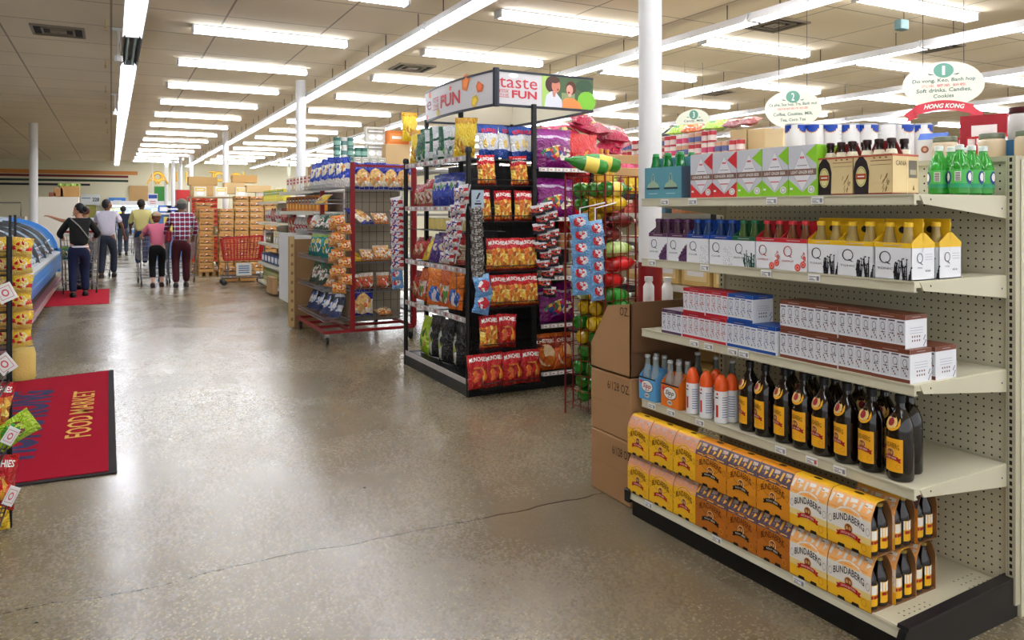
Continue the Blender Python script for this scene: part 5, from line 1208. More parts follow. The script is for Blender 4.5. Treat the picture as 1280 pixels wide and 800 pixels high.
rl(LZ[3], [('teal', 380, 15, 20, .85), ('teal', 388, 12, 25, .9), ('teal', 397, 12, 30, .95), ('teal', 408, 12, 30, 1)], 'fourth')
rl(LZ[4], [('dough', 386, 60, 10, .9), ('greennut', 393, 25, 30, .9), ('greennut', 402, 25, 30, .8), ('dough', 410, 50, 20, .9)], 'fifth')
rl(LZ[5], [('navywhite', px, 30, 35, .95) for px in (379, 386, 393, 400, 408, 417)], 'lowest')
def rf(z, items, name):
    for i, (key, px, lean, rz, sc) in enumerate(items):
        y = RY0+.14; r = bag(key, Xat(px, y), y, z+.01, rz, None, 'bags on the front of the red rack', lean, rnd.uniform(-4, 4), sc); r['label'] = '%s, %s on the red rack\'s %s front shelf' % (LBL[key], pos_words(i, len(items)), name)
rf(FZ[0], [('lays', 452, 6, 5, .92), ('lays', 470, 4, -5, .95), ('lays', 488, 6, 5, .92), ('lays', 504, 6, 5, .9)], 'top')
rf(FZ[1], [('lays', 461, 55, 40, .95), ('dough', 478, 45, 10, .9)], 'second')
rf(FZ[2], [('yellow', 449, 60, 20, .6), ('dough', 460, 30, 10, .8), ('dough', 478, 20, 5, .95), ('dough', 490, 35, 0, .8)], 'third')
rf(FZ[3], [('breadroll', 447, 6, 5, .95), ('breadroll', 459, 6, -5, 1), ('breadroll', 479, 6, 5, 1), ('breadroll', 495, 6, 0, .9)], 'fourth')
rf(FZ[4], [('lays', 452, 4, 8, 1.05), ('dough', 484, 75, 10, .9)], 'lowest')
y = RY0-.1; pts = [(Xat(427.5, y), y, 1.36-.095*i) for i in range(9)]
hangwire([(pts[0][0], y+.06, 1.5), (pts[-1][0], y+.06, .55)], 'clear strip of orange roll packs on the red rack corner')
strip_of('rollcandy', pts, 'orange and cream pack on the red rack corner strip', 'orange packs on the red rack', 0, .035, 1.25, 1)
strip_of('rollcandy', [(p[0]-.03, p[1]+.1, p[2]-.04) for p in pts[:8]], 'orange and cream pack behind the red rack corner strip', 'orange packs on the red rack', -40, .03, 1.2, 1)
o = cart(.40, .33, 1.15, (.66,.52,.34), 'cardboard_panel'); 
m = MB(); m.box(2.10, 10.26, 0, 2.46, 10.29, 1.16, mat((.58,.45,.30), .8)); m.box(2.06, 10.20, .02, 2.12, 10.30, 1.20, mat((.76,.64,.44), .8))
f = lambda u, v, l: (2.06-l, 10.30-u*.1, v)
fy = lambda u, v, l: (2.06+u*.06, 10.20-l, v)
for k in range(9): m.rect(fy, .25, .1+.12*k, .75, .14+.12*k, mat((.55,.44,.28), .7), .001)
bpy.data.objects.remove(o)
tag(m.build('cardboard_divider'), 'tall cardboard panel with printed edge guard left of the red rack', 'cardboard panel')
# ------------------------------------------------------------------ generic goods and shelving further down the aisle
def goods(kind, c, c2, seed=0):
    rd = random.Random(seed); m = MB()
    if kind == 'box':
        m.box(-.09, -.06, 0, .09, .06, .22, mat(c, .5)); f = flat(-.09, 0, .18, .22, -.06); g = lambda u, v, l: (-.09-l, .06-u*.12, v*.22)
        for q in (f,): m.rect(q, .08, .55, .92, .88, mat(c2, .5)); m.disc(q, .5, .32, .3, .18, mat(tuple(min(1, x*1.2+.1) for x in c), .5), .001, 10); m.rect(q, .2, .66, .8, .76, PAPER, .001)
    elif kind == 'tin':
        m.lathe([(.045,0),(.045,.12)], mat(c, .35), 12); m.lathe([(.0455,.02),(.0455,.075)], mat(c2, .4), 12, cap=False); m.lathe([(.046,.118),(.046,.124)], mat((.75,.75,.75), .3, metal=.6), 12)
    elif kind == 'bottle':
        m.lathe([(.04,0),(.042,.01),(.042,.16),(.02,.22),(.016,.25)], mat(c, .2), 12); m.lathe([(.043,.05),(.043,.13)], mat(c2, .4), 12, cap=False); m.lathe([(.019,.25),(.019,.275)], PAPER, 10)
    elif kind == 'case':
        m.box(-.15, -.10, 0, .15, .10, .18, mat(c, .6)); f = flat(-.15, 0, .30, .18, -.10); m.rect(f, .1, .2, .9, .8, mat(c2, .5)); m.rect(f, .2, .4, .8, .6, PAPER, .001)
    o = m.build({'box': 'carton', 'tin': 'tin', 'bottle': 'bottle', 'case': 'case'}[kind]); tag(o, 'x', {'box': 'carton', 'tin': 'tin', 'bottle': 'bottle', 'case': 'case'}[kind]); return o
def shelving(x0, x1, y0, y1, levels, label, ztop, face=-1, side=None, post=CREAM):
    t = thing('shelving_unit', label, 'shelving', (x0, y0, 0)); w_ = x1-x0; L_ = y1-y0
    for z in levels: m = MB(); m.box(0, 0, z-.03, w_, L_, z, post); m.box(-.01, 0, z-.045, 0, L_, z+.005, mat((.85,.84,.78), .4)); m.build('shelf', t)
    m = MB(); m.box(w_*.55, .0, .05, w_*.55+.02, L_, ztop, post); m.build('back_panel', t)
    for yy in (0, L_/2, L_): m = MB(); m.box(w_*.55-.03, yy-.02, 0, w_*.55+.03, yy+.02, ztop, post); m.build('upright', t)
    if side: m = MB(); m.box(-.01, -.015, .1, w_, 0, side, WHITE); m.box(-.015, 0, .1, -.005, L_, side, WHITE); m.build('side_panel', t)
    return t
def fill(x, y0, y1, z, protos, names, where, group, step=.2, rz=-90, sc=1, axis='y', gap=0):
    n = max(1, int((y1-y0)/step))
    for i in range(n):
        k = (i//2) % len(protos)
        p = y0+(i+.5)*(y1-y0)/n
        loc = (x, p, z) if axis == 'y' else (p, x, z)
        i2 = n-1-i if axis == 'y' else i
        dup(protos[k], loc, rz, '%s, %s %s' % (names[k], pos_words(i2, n), where), group, sc)
ws = shelving(2.45, 3.25, 10.55, 12.9, [.15, .55, .85, 1.17, 1.52, 1.82], 'white sided shelving of snacks beyond the red rack', 1.85, side=1.17, post=mat((.88,.88,.86), .4))
wb1, wb2, wb3 = goods('box', (.82,.75,.66), (.72,.15,.15), 1), goods('box', (.88,.55,.15), (.35,.2,.1), 2), goods('box', (.90,.88,.84), (.75,.12,.12), 3)
fill(2.60, 10.6, 12.85, 1.18, [BG['whitebag'], BG['redmix'], BG['whitebag']], ['white and red bag', 'red snack bag', 'white and red bag'], 'on the main shelf beyond the red rack', 'bags beyond the red rack', .22, -90)
fill(2.60, 10.6, 12.85, 1.53, [wb2], ['orange carton'], 'on the upper shelf beyond the red rack', 'orange cartons beyond the red rack', .21)
fill(2.60, 10.6, 12.85, 1.83, [wb3, wb1], ['white and red carton', 'beige and red carton'], 'atop the shelving beyond the red rack', 'cartons beyond the red rack', .24)
fill(2.60, 10.6, 12.85, .86, [BG['teal'], BG['redwhite'], BG['teal']], ['teal bag', 'red and tan bag', 'teal bag'], 'on the lower shelf beyond the red rack', 'low bags beyond the red rack', .3, -90, .85)
# tins and boxes stacked on top behind the red rack (green, grey, orange)
st0 = thing('shelving_unit', 'grey storage shelving behind the red rack carrying tins on top', 'shelving', (2.6, 10.45-1.2, 0))
st0.location = (3.30, 9.0, 0)
for z in (.3, .9, 1.5, 2.06): m = MB(); m.box(0, 0, z-.03, .6, 1.5, z, mat((.6,.6,.58), .5)); m.build('shelf', st0)
for (x, y) in ((0,0), (.6,0), (0,1.5), (.6,1.5)): m = MB(); m.box(x-.02, y-.02, 0, x+.02, y+.02, 2.06, mat((.5,.5,.5), .4)); m.build('upright', st0)
m = MB(); m.box(0, 0, 2.03, .75, .5, 2.06, DARK); 
gt = goods('tin', (.25,.45,.40), (.55,.72,.66), 4); wt_ = goods('tin', (.84,.84,.80), (.35,.5,.48), 5)
tp = thing('tray_shelf', 'white top shelf above the red rack carrying green and pale tins', 'shelf', (2.3, 9.62, 2.08))
m = MB(); m.box(.1, 0, 0, 1.2, .40, .03, WHITE); m.build('board', tp)
for x_ in (.18, .89): m = MB(); m.box(x_-.015, .36, -.0, x_+.015, .39, .03, WHITE); m.build('bracket', tp)
for lay in range(3):
    for i, px in enumerate((421, 430, 438, 447, 455)):
        if lay == 2 and i > 2: continue
        dup(gt if i != 1 else wt_, (Xat(px, 9.8), 9.8, 2.11+.125*lay), 0, '%s tin above the red rack, %s in the %s layer' % ('green' if i != 1 else 'pale', pos_words(i, 5), ('bottom', 'middle', 'top')[lay]), 'tins above the red rack')
bx = goods('box', (.84,.83,.78), (.62,.62,.55), 6); oc = goods('case', (.88,.50,.22), (.93,.60,.3), 7)
for i, px in enumerate((446, 456, 466, 476)): dup(bx, (Xat(px, 9.7), 9.68, 2.11), 0, 'pale carton standing above the red rack, %s of four' % pos_words(i, 4), 'pale cartons above the red rack', .52)
for lay in range(2):
    for i, px in enumerate((464, 473)): dup(bx, (Xat(px, 9.85), 9.86, 2.23+.21*lay), 0, 'grey white carton in the %s layer above the red rack, %s one' % (('lower', 'upper')[lay], ('left', 'right')[i]), 'grey cartons above the red rack', .9)
kb2 = cart(.34, .3, .30, (.78,.66,.47)); tag(kb2, 'open kraft box of orange packs between the red and black racks', 'cardboard box'); kb2.location = (Xat(493, 9.8), 9.8, 2.11)
oc.location = (Xat(495, 9.8), 9.8, 2.412); tag(oc, 'orange case on top of the kraft box between the racks', 'case')
o = dup(BG['yellow'], (Xat(512, 9.6), 9.6, 2.45), 0, 'yellow bag lying highest between the red and black racks', None, 1.0); 
# gondola B
shelving(2.65, 3.35, 14.05, 16.2, [.14, .50, .90, 1.30, 1.70], 'cream shelving unit beyond the white sided one', 1.72)
p1, p2, p3 = goods('box', (.92,.85,.30), (.30,.62,.35), 8), goods('box', (.90,.90,.86), (.92,.78,.25), 9), goods('tin', (.62,.66,.38), (.80,.80,.60), 10)
p4, p5, p6 = goods('case', (.20,.28,.45), (.82,.85,.9), 11), goods('box', (.88,.86,.86), (.85,.75,.8), 12), goods('case', (.42,.36,.28), (.6,.55,.4), 13)
fill(2.80, 14.1, 16.15, 1.71, [p1], ['yellow and green carton'], 'on top of the cream shelving unit', 'yellow cartons', .19)
fill(2.80, 14.1, 16.15, 1.31, [BG['pink'], BG['whitebag']], ['pinkish bag', 'white bag'], 'on the upper shelf of the cream unit', 'bags on the cream unit', .24, -90, .9)
fill(2.80, 14.1, 16.15, .91, [p5, p2, p6], ['white carton', 'white and yellow carton', 'brown case'], 'on the middle shelf of the cream unit', 'cartons on the cream unit', .25)
fill(2.80, 14.1, 16.15, .51, [p4], ['navy and white case'], 'on the lower shelf of the cream unit', 'navy cases', .32)
for lay in range(2): fill(2.78, 14.1, 16.15, .15+.125*lay, [p3], ['olive green tin'], 'in the %s layer low on the cream unit' % ('lower', 'upper')[lay], 'olive tins', .12)
m = MB(); m.box(2.56, 14.15, .03, 2.64, 14.75, .32, mat((.70,.55,.38), .8, var=.1)); tag(m.build('paper_bag'), 'brown paper draped over the bottom shelf end of the cream unit', 'paper')
m = MB(); m.box(-.12,-.2,0,.12,.2,.34,KRAFT); o = m.build('cardboard_box', None, loc=(Xat(372, 12.3)+.05, 12.3, 1.83)); o.location = (2.95, 12.35, 1.83); tag(o, 'plain kraft box on top of the shelving beyond the red rack', 'cardboard box'); o.scale=(1,1.2,1.2)
# ------------------------------------------------------------------ crates of fruit
def crate(c, fr):
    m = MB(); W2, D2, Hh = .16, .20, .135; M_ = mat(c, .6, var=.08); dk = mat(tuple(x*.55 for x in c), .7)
    m.box(-W2, -D2, 0, W2, D2, .01, M_)
    for z0, z1 in ((.012, .055), (.085, Hh)):
        m.box(-W2, -D2, z0, W2, -D2+.008, z1, M_); m.box(-W2, D2-.008, z0, W2, D2, z1, M_); m.box(-W2, -D2, z0, -W2+.008, D2, z1, M_); m.box(W2-.008, -D2, z0, W2, D2, z1, M_)
    for x in (-W2, W2-.02):
        for y in (-D2, D2-.02): m.box(x, y, 0, x+.02, y+.02, Hh+.012, M_)
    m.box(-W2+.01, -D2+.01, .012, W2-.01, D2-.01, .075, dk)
    rd = random.Random(str(fr)); 
    for i in range(4):
        for j in range(5): m.sphere((-.115+.077*i, -.155+.077*j, .095), .034, mat(fr[rd.randrange(len(fr))], .4), 6, 4)
    f = flat(-W2, 0, 2*W2, Hh, -D2); g = lambda u, v, l: (-W2-l, D2-u*2*D2, v*Hh)
    for q in (f, g): m.rect(q, .3, .66, .7, .95, mat((.82,.50,.25), .5), .001); m.disc(q, .5, .8, .08, .1, PAPER, .0015, 8)
    o = m.build('fruit_crate'); tag(o, 'x', 'crate'); return o
cr1 = crate((.80,.60,.34), [(.90,.88,.85), (.30,.15,.30), (.35,.2,.3), (.95,.9,.8)]); cr2 = crate((.80,.25,.15), [(.3,.1,.1), (.5,.2,.15), (.9,.85,.8)])
def stack(proto, x, y, n, label, group, rz=0, z0=.10, h=.148):
    for i in range(n): dup(proto, (x, y, z0+h*i), rz+((i*31) % 5-2)*.8, '%s, %s' % (label, ('bottom one' if i == 0 else 'top one' if i == n-1 else ORD[i]+' from the bottom')), group)
def pallet(x0, x1, y0, y1, label):
    t = thing('pallet', label, 'pallet', (x0, y0, 0)); Wd = mat((.62,.48,.30), .8)
    for k in range(5): y = (y1-y0)*(k+.1)/5; m = MB(); m.box(0, y, .08, x1-x0, y+.1, .098, Wd); m.build('slat', t)
    for k in range(3): x = (x1-x0-.08)*k/2; m = MB(); m.box(x, 0, 0, x+.08, y1-y0, .079, Wd); m.build('runner', t)
pallet(1.80, 2.18, 19.2, 20.6, 'low wooden pallet under the narrow orange crate stacks')
pallet(2.22, 3.60, 19.0, 20.0, 'wooden pallet under the wide block of orange crates')
stack(cr1, 1.98, 19.45, 10, 'orange fruit crate in the leftmost near stack', 'orange fruit crates')
stack(cr1, 1.98, 20.1, 11, 'orange fruit crate in the stack behind the leftmost', 'orange fruit crates')
for i, n in enumerate((10, 12, 12, 12)): stack(cr1, 2.40+.34*i, 19.25, n, 'orange fruit crate in block stack %s from the left' % ORD[i], 'orange fruit crates')
pallet(1.95, 2.75, 23.0, 23.6, 'wooden pallet under the red crates')
for i in range(2): stack(cr2, 2.15+.35*i, 23.25, 12, 'red fruit crate in the far stack on the %s' % ('left', 'right')[i], 'red fruit crates')
kc = [cart(.55, .4, .28, (.78,.64,.42)), cart(.7, .4, .22, (.74,.60,.38)), cart(.5, .4, .30, (.80,.68,.48)), cart(.6, .4, .2, (.76,.60,.36)), cart(.62, .4, .18, (.82,.70,.50))]
for o, (px, Y, z, l) in zip(kc, ((252, 21.5, 1.9, 'lower kraft box high behind the crates at left'), (253, 21.5, 2.18, 'upper kraft box high behind the crates at left'), (292, 21.2, 1.95, 'kraft box high behind the crates, right of the white column'), (305, 21.2, 2.25, 'flat kraft box topmost behind the crates'), (322, 21.0, 2.0, 'pale kraft box high behind the crates at right'))):
    o.location = (Xat(px, Y), Y, z); tag(o, l, 'cardboard box')
sr = thing('storage_rack', 'tall storage rack behind the crates carrying kraft boxes', 'storage rack', (1.75, 20.8, 0))
for z in (.9, 1.88): m = MB(); m.box(0, 0, z-.03, 3.6, 1.0, z+.0, mat((.7,.62,.48), .7)); m.build('shelf', sr)
for x in (0, 1.8, 3.56):
    for y in (0, .96): m = MB(); m.box(x, y, 0, x+.04, y+.04, 1.87, mat((.6,.55,.45), .6)); m.build('upright', sr)
for i in range(5): o = dup(p2, (2.0+.5*i, 20.95, 1.885), 0, 'pale carton low on the storage rack behind the crates, %s of five' % pos_words(i, 5), 'pale cartons behind the crates', (1.6, 1, 1.1))
for i in range(6): o = dup(p6, (2.0+.33*i, 20.2, .1) if 0 else (2.0+.5*i, 20.95, .905), 0, 'brown case on the storage rack behind the crates, %s of six' % pos_words(i, 6), 'brown cases behind the crates', 1.3)
# aisle wall of further shelving on the right, mostly seen above the racks
def top_row(x, y0, y1, z, protos, names, where, group, step, sc=1): fill(x, y0, y1, z, protos, names, where, group, step, -90, sc)
shelving(5.5, 6.3, 4.4, 13, [.14, .6, 1.05, 1.5, 2.13], 'long cream shelving unit in the second row behind the drinks', 2.13)
for lay in range(2):
    fill(5.62, (5.74, 6.15)[lay], 7.8, 2.135+.125*lay, [goods('tin', (.72,.20,.22), (.86,.8,.78), 20+lay), goods('tin', (.80,.62,.5), (.35,.4,.6), 22+lay), goods('tin', (.88,.85,.8), (.8,.3,.45), 24+lay)], ['red tin', 'tan tin', 'white and pink tin'], 'in the %s layer atop the second row' % ('lower', 'upper')[lay], 'tins on the second shelving row', .10)
for z in (1.51,):
    fill(5.66, 4.5, 12.9, z, [goods('box', (.80,.55,.35), (.85,.8,.6), int(z*100)), goods('box', (.35,.5,.6), (.85,.85,.8), int(z*100)+1), goods('box', (.75,.3,.25), (.9,.85,.7), int(z*100)+2)], ['tan carton', 'blue grey carton', 'red carton'], 'on the shelf %s up the second row' % {15: 'lowest', 61: 'second', 106: 'third', 151: 'fourth'}[int(round(z*100))], 'cartons in the second row', .30)
for i, (k, px, l) in enumerate((('black', 833, 'grey bag lying on the tins beside the white column'), ('lime', 845, 'green bag lying on the tins'), ('orange', 862, 'orange bag lying on the tins'), ('lime', 890, 'second green bag lying on the tins'), ('pink', 912, 'pink bag lying on the tins'), ('pink', 932, 'second pink bag lying on the tins'))):
    x = 5.7; bag(k, x, Yat(px, x), 2.42, -60, l, None, 75, 0, 1.1)
for i, (px, c) in enumerate(((925, (.78,.68,.50)), (948, (.78,.68,.50)), (970, (.82,.74,.58)))):
    o = cart(.46, .235, .24-.02*i, c); o.location = (5.95, Yat(px, 5.75), 2.135); tag(o, 'kraft box on the second shelving row, %s of three' % ('left', 'middle', 'right')[i], 'cardboard box')
m = MB(); m.box(-.2, -.15, 0, .2, .15, .3, mat((.62,.10,.16), .5)); f = flat(-.2, 0, .4, .3, -.15); m.rect(f, .2, .2, .8, .8, PAPER); f2 = lambda u, v, l: (-.2-l, .15-u*.3, v*.3); m.rect(f2, .25, .15, .8, .75, PAPER); 
o = m.build('display_box', None, loc=(5.9, Yat(1236, 5.9), 1.95)); o.rotation_euler=(0,0,R(20)); tag(o, 'dark red display box with white label above the right jars', 'display box')
rd_ = goods('box', (.72,.12,.16), (.9,.85,.85), 41)
for i in range(7): dup(rd_, (5.72, Yat(1186+11*i, 5.72), 1.955), -60, 'small red carton in the row above the soda bottles, %s of seven' % pos_words(i, 7), 'red cartons above the soda bottles', .62)
shelving(5.5, 6.3, .8, 4.2, [.14, .6, 1.05, 1.5, 1.92], 'cream shelving unit behind the near end of the drinks shelving', 1.95)
# red side panel seen between shelf and column, tan cartons beyond
shelving(3.95, 4.45, 3.6, 5.6, [.14, .55, .95, 1.32], 'tan shelving unit behind the white column', 1.40, post=mat((.80,.72,.52), .6))
tb1 = goods('case', (.80,.68,.42), (.88,.80,.6), 50)
for z in (.15, .56, .96): fill(4.10, 3.7, 5.5, z, [tb1], ['tan case'], 'on the %s shelf behind the white column' % {15: 'low', 56: 'middle', 96: 'upper'}[int(round(z*100))], 'tan cases behind the column', .34, -90, 1.05)
# ------------------------------------------------------------------ floor mats
def mat_cloth(c): return mat(c, .95, bump=.5, bscale=300, var=.10, spec=.1)
fm = thing('floor_mat', 'red entrance mat with blue and yellow lettering on the floor at left', 'floor mat', (0,0,0))
P = [(-1.80, 5.12), (.03, 5.07), (.02, 8.34), (-1.80, 7.95)]
m = MB(); m.prism(P, .0, .008, mat((.10,.08,.08), .9), 'z'); m.build('rubber_border', fm)
def ins(P, d):
    c = Vector((sum(p[0] for p in P)/4, sum(p[1] for p in P)/4)); return [(p[0]+(d if p[0] < c.x else -d), p[1]+(d if p[1] < c.y else -d)) for p in P]
m = MB(); m.prism(ins(P, .045), .008, .013, mat_cloth((.62,.07,.16)), 'z'); m.build('carpet', fm)
fmp = lambda u, v, l: (-v, u, .0135+l)     # text runs away from the camera, letter tops to the left
m = MB(); m.text(fmp, 'FOOD MARKET', 6.70, .20, 1.50, .16, mat((.82,.62,.24), .8), .001, bold=.01); m.build('lettering', fm)
m = MB(); m.text(fmp, 'HONG KONG', 6.62, .60, 2.1, .36, mat((.10,.08,.30), .85), .001, shear=.25, bold=.05); m.build('lettering', fm)
m = MB(); m.box(-.95, 14.3, 0, -.03, 16.9, .01, mat_cloth((.70,.14,.20))); tag(m.build('floor_mat'), 'plain red mat under the cart of the woman in black', 'floor mat')
# ------------------------------------------------------------------ curved glass freezer counter
fz = thing('display_freezer', 'long blue display freezer with curved glass along the left side', 'freezer', (0,0,0))
FY0, FY1 = 8.75, 18.2
BLUE = mat((.22,.55,.88), .3); GL_ = mat((.92,.96,.98), .03, alpha=.16, spec=1.0)
m = MB(); m.box(-2.1, FY0, 0, -.98, FY1, .10, DARK); m.box(-1.9, FY0, .1, -1.0, FY1, .30, mat((.14,.15,.16), .5)); m.build('base', fz)
m = MB(); m.prism([(-1.0, .08), (-.90, .09), (-.87, .13), (-.90, .17), (-1.0, .18)], FY0, FY1, mat((.50,.26,.26), .35), 'y'); m.build('bumper', fz)
m = MB(); m.box(-.912, FY0, .168, -.89, FY1, .178, mat((.75,.55,.5), .3, metal=.4)); m.build('trim_strip', fz)
m = MB(); m.prism([(-1.9, .30), (-.97, .30), (-.93, .36), (-.93, .64), (-1.0, .67), (-1.9, .67)], FY0, FY1, BLUE, 'y')
m.box(-.932, FY0, .47, -.927, FY1, .50, mat((.35,.62,.90), .3)); m.build('body', fz)
m = MB(); m.prism([(-1.03, .66), (-.93, .64), (-.92, .69), (-1.03, .72)], FY0, FY1, mat((.88,.90,.92), .3, metal=.3), 'y'); m.build('hand_rail', fz)
m = MB(); m.prism([(-2.1, .0), (-1.88, 0), (-1.88, 1.25), (-2.1, 1.3)], FY0, FY1, mat((.82,.86,.88), .4), 'y'); m.build('rear_wall', fz)
arc = [(-.99, .70), (-1.02, .85), (-1.09, 1.00), (-1.20, 1.13), (-1.34, 1.23), (-1.50, 1.30), (-1.68, 1.345), (-1.80, 1.36)]
ns = 7
for k in range(ns):
    a, b = FY0+(FY1-FY0)*k/ns+.01, FY0+(FY1-FY0)*(k+1)/ns-.01
    m = MB(); out = arc; inn = [(x-.004, z-.006) for x, z in arc]
    m.add([(x, y, z) for y in (a, b) for x, z in out], [(i, i+1, len(arc)+i+1, len(arc)+i) for i in range(len(arc)-1)], GL_); m.build('glass_pane', fz)
    m = MB()
    m.add([(x+e, y, z+e) for y in (a-.02, a) for e in (0, -.05) for x, z in arc], [(i, i+1, 8+i+1, 8+i) for i in range(7)]+[(16+i+1, 16+i, 24+i, 24+i+1) for i in range(7)]+[(i+1, i, 16+i, 16+i+1) for i in range(7)], mat((.12,.14,.17), .4)); m.build('glass_rib', fz)
m = MB(); w_ = .10; y = FY1
o_ = [(x+.03, z+.03) for x, z in arc]; i_ = [(x-.05, z-.06) for x, z in arc]; n = len(arc)
v = [(x, yy, z) for yy in (y, y+w_) for x, z in o_]+[(x, yy, z) for yy in (y, y+w_) for x, z in i_]
m.add(v, [(i, i+1, n+i+1, n+i) for i in range(n-1)]+[(2*n+i+1, 2*n+i, 3*n+i, 3*n+i+1) for i in range(n-1)]+[(i+1, i, 2*n+i, 2*n+i+1) for i in range(n-1)]+[(n+i, n+i+1, 3*n+i+1, 3*n+i) for i in range(n-1)], BLUE)
m.box(-1.05, y, .28, -.92, y+w_, .76, BLUE); m.build('end_frame', fz)
m = MB(); m.prism([(x, z) for x, z in arc]+[(-1.88, 1.3), (-1.88, .3), (-.99, .3)], FY1+.10, FY1+.115, mat((.72,.84,.93), .3), 'y'); m.build('end_panel', fz)
m = MB(); m.prism([(-2.12, 1.30), (-1.78, 1.33), (-1.76, 1.39), (-2.12, 1.42)], FY0, FY1+.1, mat((.86,.91,.95), .35), 'y'); m.build('top_canopy', fz)
m = MB(); m.tube([(-1.80, FY0+.1, 1.31), (-1.80, FY1-.1, 1.31)], .012, mat((.95,.97,1), .4, emit=5), 6); m.build('light_tube', fz)
m = MB(); m.add([(-1.0, FY0, .68), (-1.88, FY0, 1.0), (-1.88, FY1, 1.0), (-1.0, FY1, .68)], [(0, 3, 2, 1)], mat((.80,.84,.88), .4)); m.build('display_slope', fz)
fp = []
for i, (a, b) in enumerate((((.75,.82,.9), (.2,.35,.65)), ((.88,.88,.9), (.4,.55,.75)), ((.35,.45,.62), (.85,.88,.92)), ((.55,.42,.35), (.85,.8,.75)), ((.80,.78,.74), (.3,.4,.3)))):
    m = MB(); m.bev(-.13, -.10, 0, .13, .10, .07, mat(a, .25, bump=.5, bscale=60), .02); f = lambda u, v, l: (-.13+u*.26, -.10+v*.2, .07+l)
    m.disc(f, .5, .5, .3, .3, mat(b, .3), .001, 10); m.rect(f, .15, .75, .85, .9, mat(b, .3), .001); o = m.build('frozen_packet'); tag(o, 'x', 'frozen packet'); fp.append(o)
for r_ in range(3):
    for i in range(23):
        x = -1.14-.25*r_; y = FY0+.25+.40*i; z = .68+(-x-1.0)*.364+.02
        o = dup(fp[(i*3+r_*2+i//4) % 5], (x, y, z), 0, 'frozen packet in the %s row of the glass freezer, %s back' % (('front', 'middle', 'rear')[r_], ORD[i]), 'frozen packets in the glass freezer')
        o.rotation_euler = (Matrix.Rotation(R(20), 3, 'Y') @ Matrix.Rotation(R(90+(i*47+r_*31) % 21-10), 3, 'Z')).to_euler()
for i, (y, c) in enumerate(((9.2, (.86,.88,.9)), (10.6, (.82,.86,.9)), (8.3, (.9,.9,.88)))):
    m = MB(); m.bev(-.14, -.18, 0, .14, .18, .13, mat(c, .3), .03); tag(m.build('white_parcel', None, loc=(-1.94, y, 1.425)), 'white parcel on the freezer top, %s of three' % ('middle', 'far', 'near')[i], 'parcel')
# ------------------------------------------------------------------ wire rack with noodle packets
def wire_rack(name, label, x0, x1, y0, y1, zt, levels):
    t = thing(name, label, 'wire rack', (0,0,0))
    for x in (x0, x1):
        for y in (y0, y1): m = MB(); m.tube([(x, y, 0), (x, y, zt)], .012, BLKM, 6); m.build('post', t)
    for z in levels: wshelf(t, x0, x1, y0, y1, z, mat_=BLKM, nx=8, lip=.05)
    m = MB()
    for k in range(int(zt/.12)): m.tube([(x0, y1, .05+.12*k), (x1, y1, .05+.12*k)], .003, BLKM, 4)
    m.build('wire_back', t); return t
nr = wire_rack('wire_rack', 'black wire rack of yellow noodle packets at the left edge', -1.45, -.80, 8.15, 8.55, 1.5, [.30+.165*i for i in range(6)])
for i in range(6):
    z = .31+.165*i
    for j, x in enumerate((-.70, -.90, -1.10)):
        if j == 0: bag('noodle', Xat(27-2*(i % 2), 8.25), 8.25, z-.01, 12, 'yellow noodle packet in the outer column, %s from the bottom' % ORD[i], 'yellow noodle packets', 5, (-6, 8)[i % 2], 1.15)
        else: bag('noodle', x, 8.32, z, 8, 'yellow noodle packet in the %s column, %s from the bottom' % (('', 'middle', 'inner')[j], ORD[i]), 'yellow noodle packets', 5, (5, -5)[i % 2], 1.1)
m = MB(); m.lathe([(.10,0),(.115,.03),(.11,.12),(.112,.24),(.10,.29)], mat((.86,.76,.42), .5, bump=.8, bscale=60), 14, sx=1, sy=.8)
o = m.build('noodle_sack', None, loc=(Xat(27, 8.25), 8.25, 0)); tag(o, 'pale yellow sack standing on the floor below the noodle packets', 'sack')
# near rack at the very edge of the frame
na = wire_rack('wire_rack', 'black wire rack of snack bags at the left edge nearest the camera', -1.05, -.44, 3.95, 4.45, 1.42, [.14, .42, .72])
def card(px, py, d, w_, h_, rot, label, up=True):
    r = ray(px); x, y = r[0]*d, r[1]*d; z = H-(py-HY)*d/F
    m = MB(); m.box(-w_/2, -.002, -h_/2, w_/2, .002, h_/2, PAPER); f = flat(-w_/2, -h_/2, w_, h_, -.002)
    m.rect(f, .12, .15, .88, .85, mat((.85,.35,.4), .5), .0006); m.rect(f, .15, .18, .85, .82, PAPER, .001); m.disc(f, .5, .5, .22, .22, mat((.85,.35,.4), .5), .0014, 10, hole=.6)
    o = m.build('price_card', None, loc=(x, y, z)); o.rotation_euler = (0, R(rot), R(-10)); tag(o, label, 'price card')
card(7, 366, 3.7, .075, .085, -25, 'tilted white price card, uppermost at the left edge')
card(6, 455, 3.7, .075, .09, -35, 'tilted white price card, middle one at the left edge')
card(13, 545, 3.55, .05, .08, 30, 'tilted white price card between the near snack bags')
card(14, 620, 3.55, .045, .09, 25, 'tilted white price card below the red snack bag')
for i, (k, px, py, sc, ro, l) in enumerate((('lime', -7, 553, .5, 60, 'green and yellow snack bag at the left edge, on the upper shelf'), ('munch', -14, 536, .8, 10, 'orange snack bag at the left edge behind the green one'), ('flamin', -10, 640, .95, 5, 'bright red snack bag at the left edge'), ('yellow', -8, 700, .6, 0, 'yellow snack bag lowest at the left edge'))):
    d = 3.65; r = ray(px); bag(k, r[0]*d, r[1]*d, max(.02, H-(py-HY)*d/F), 5, l, None, 5, ro, sc)
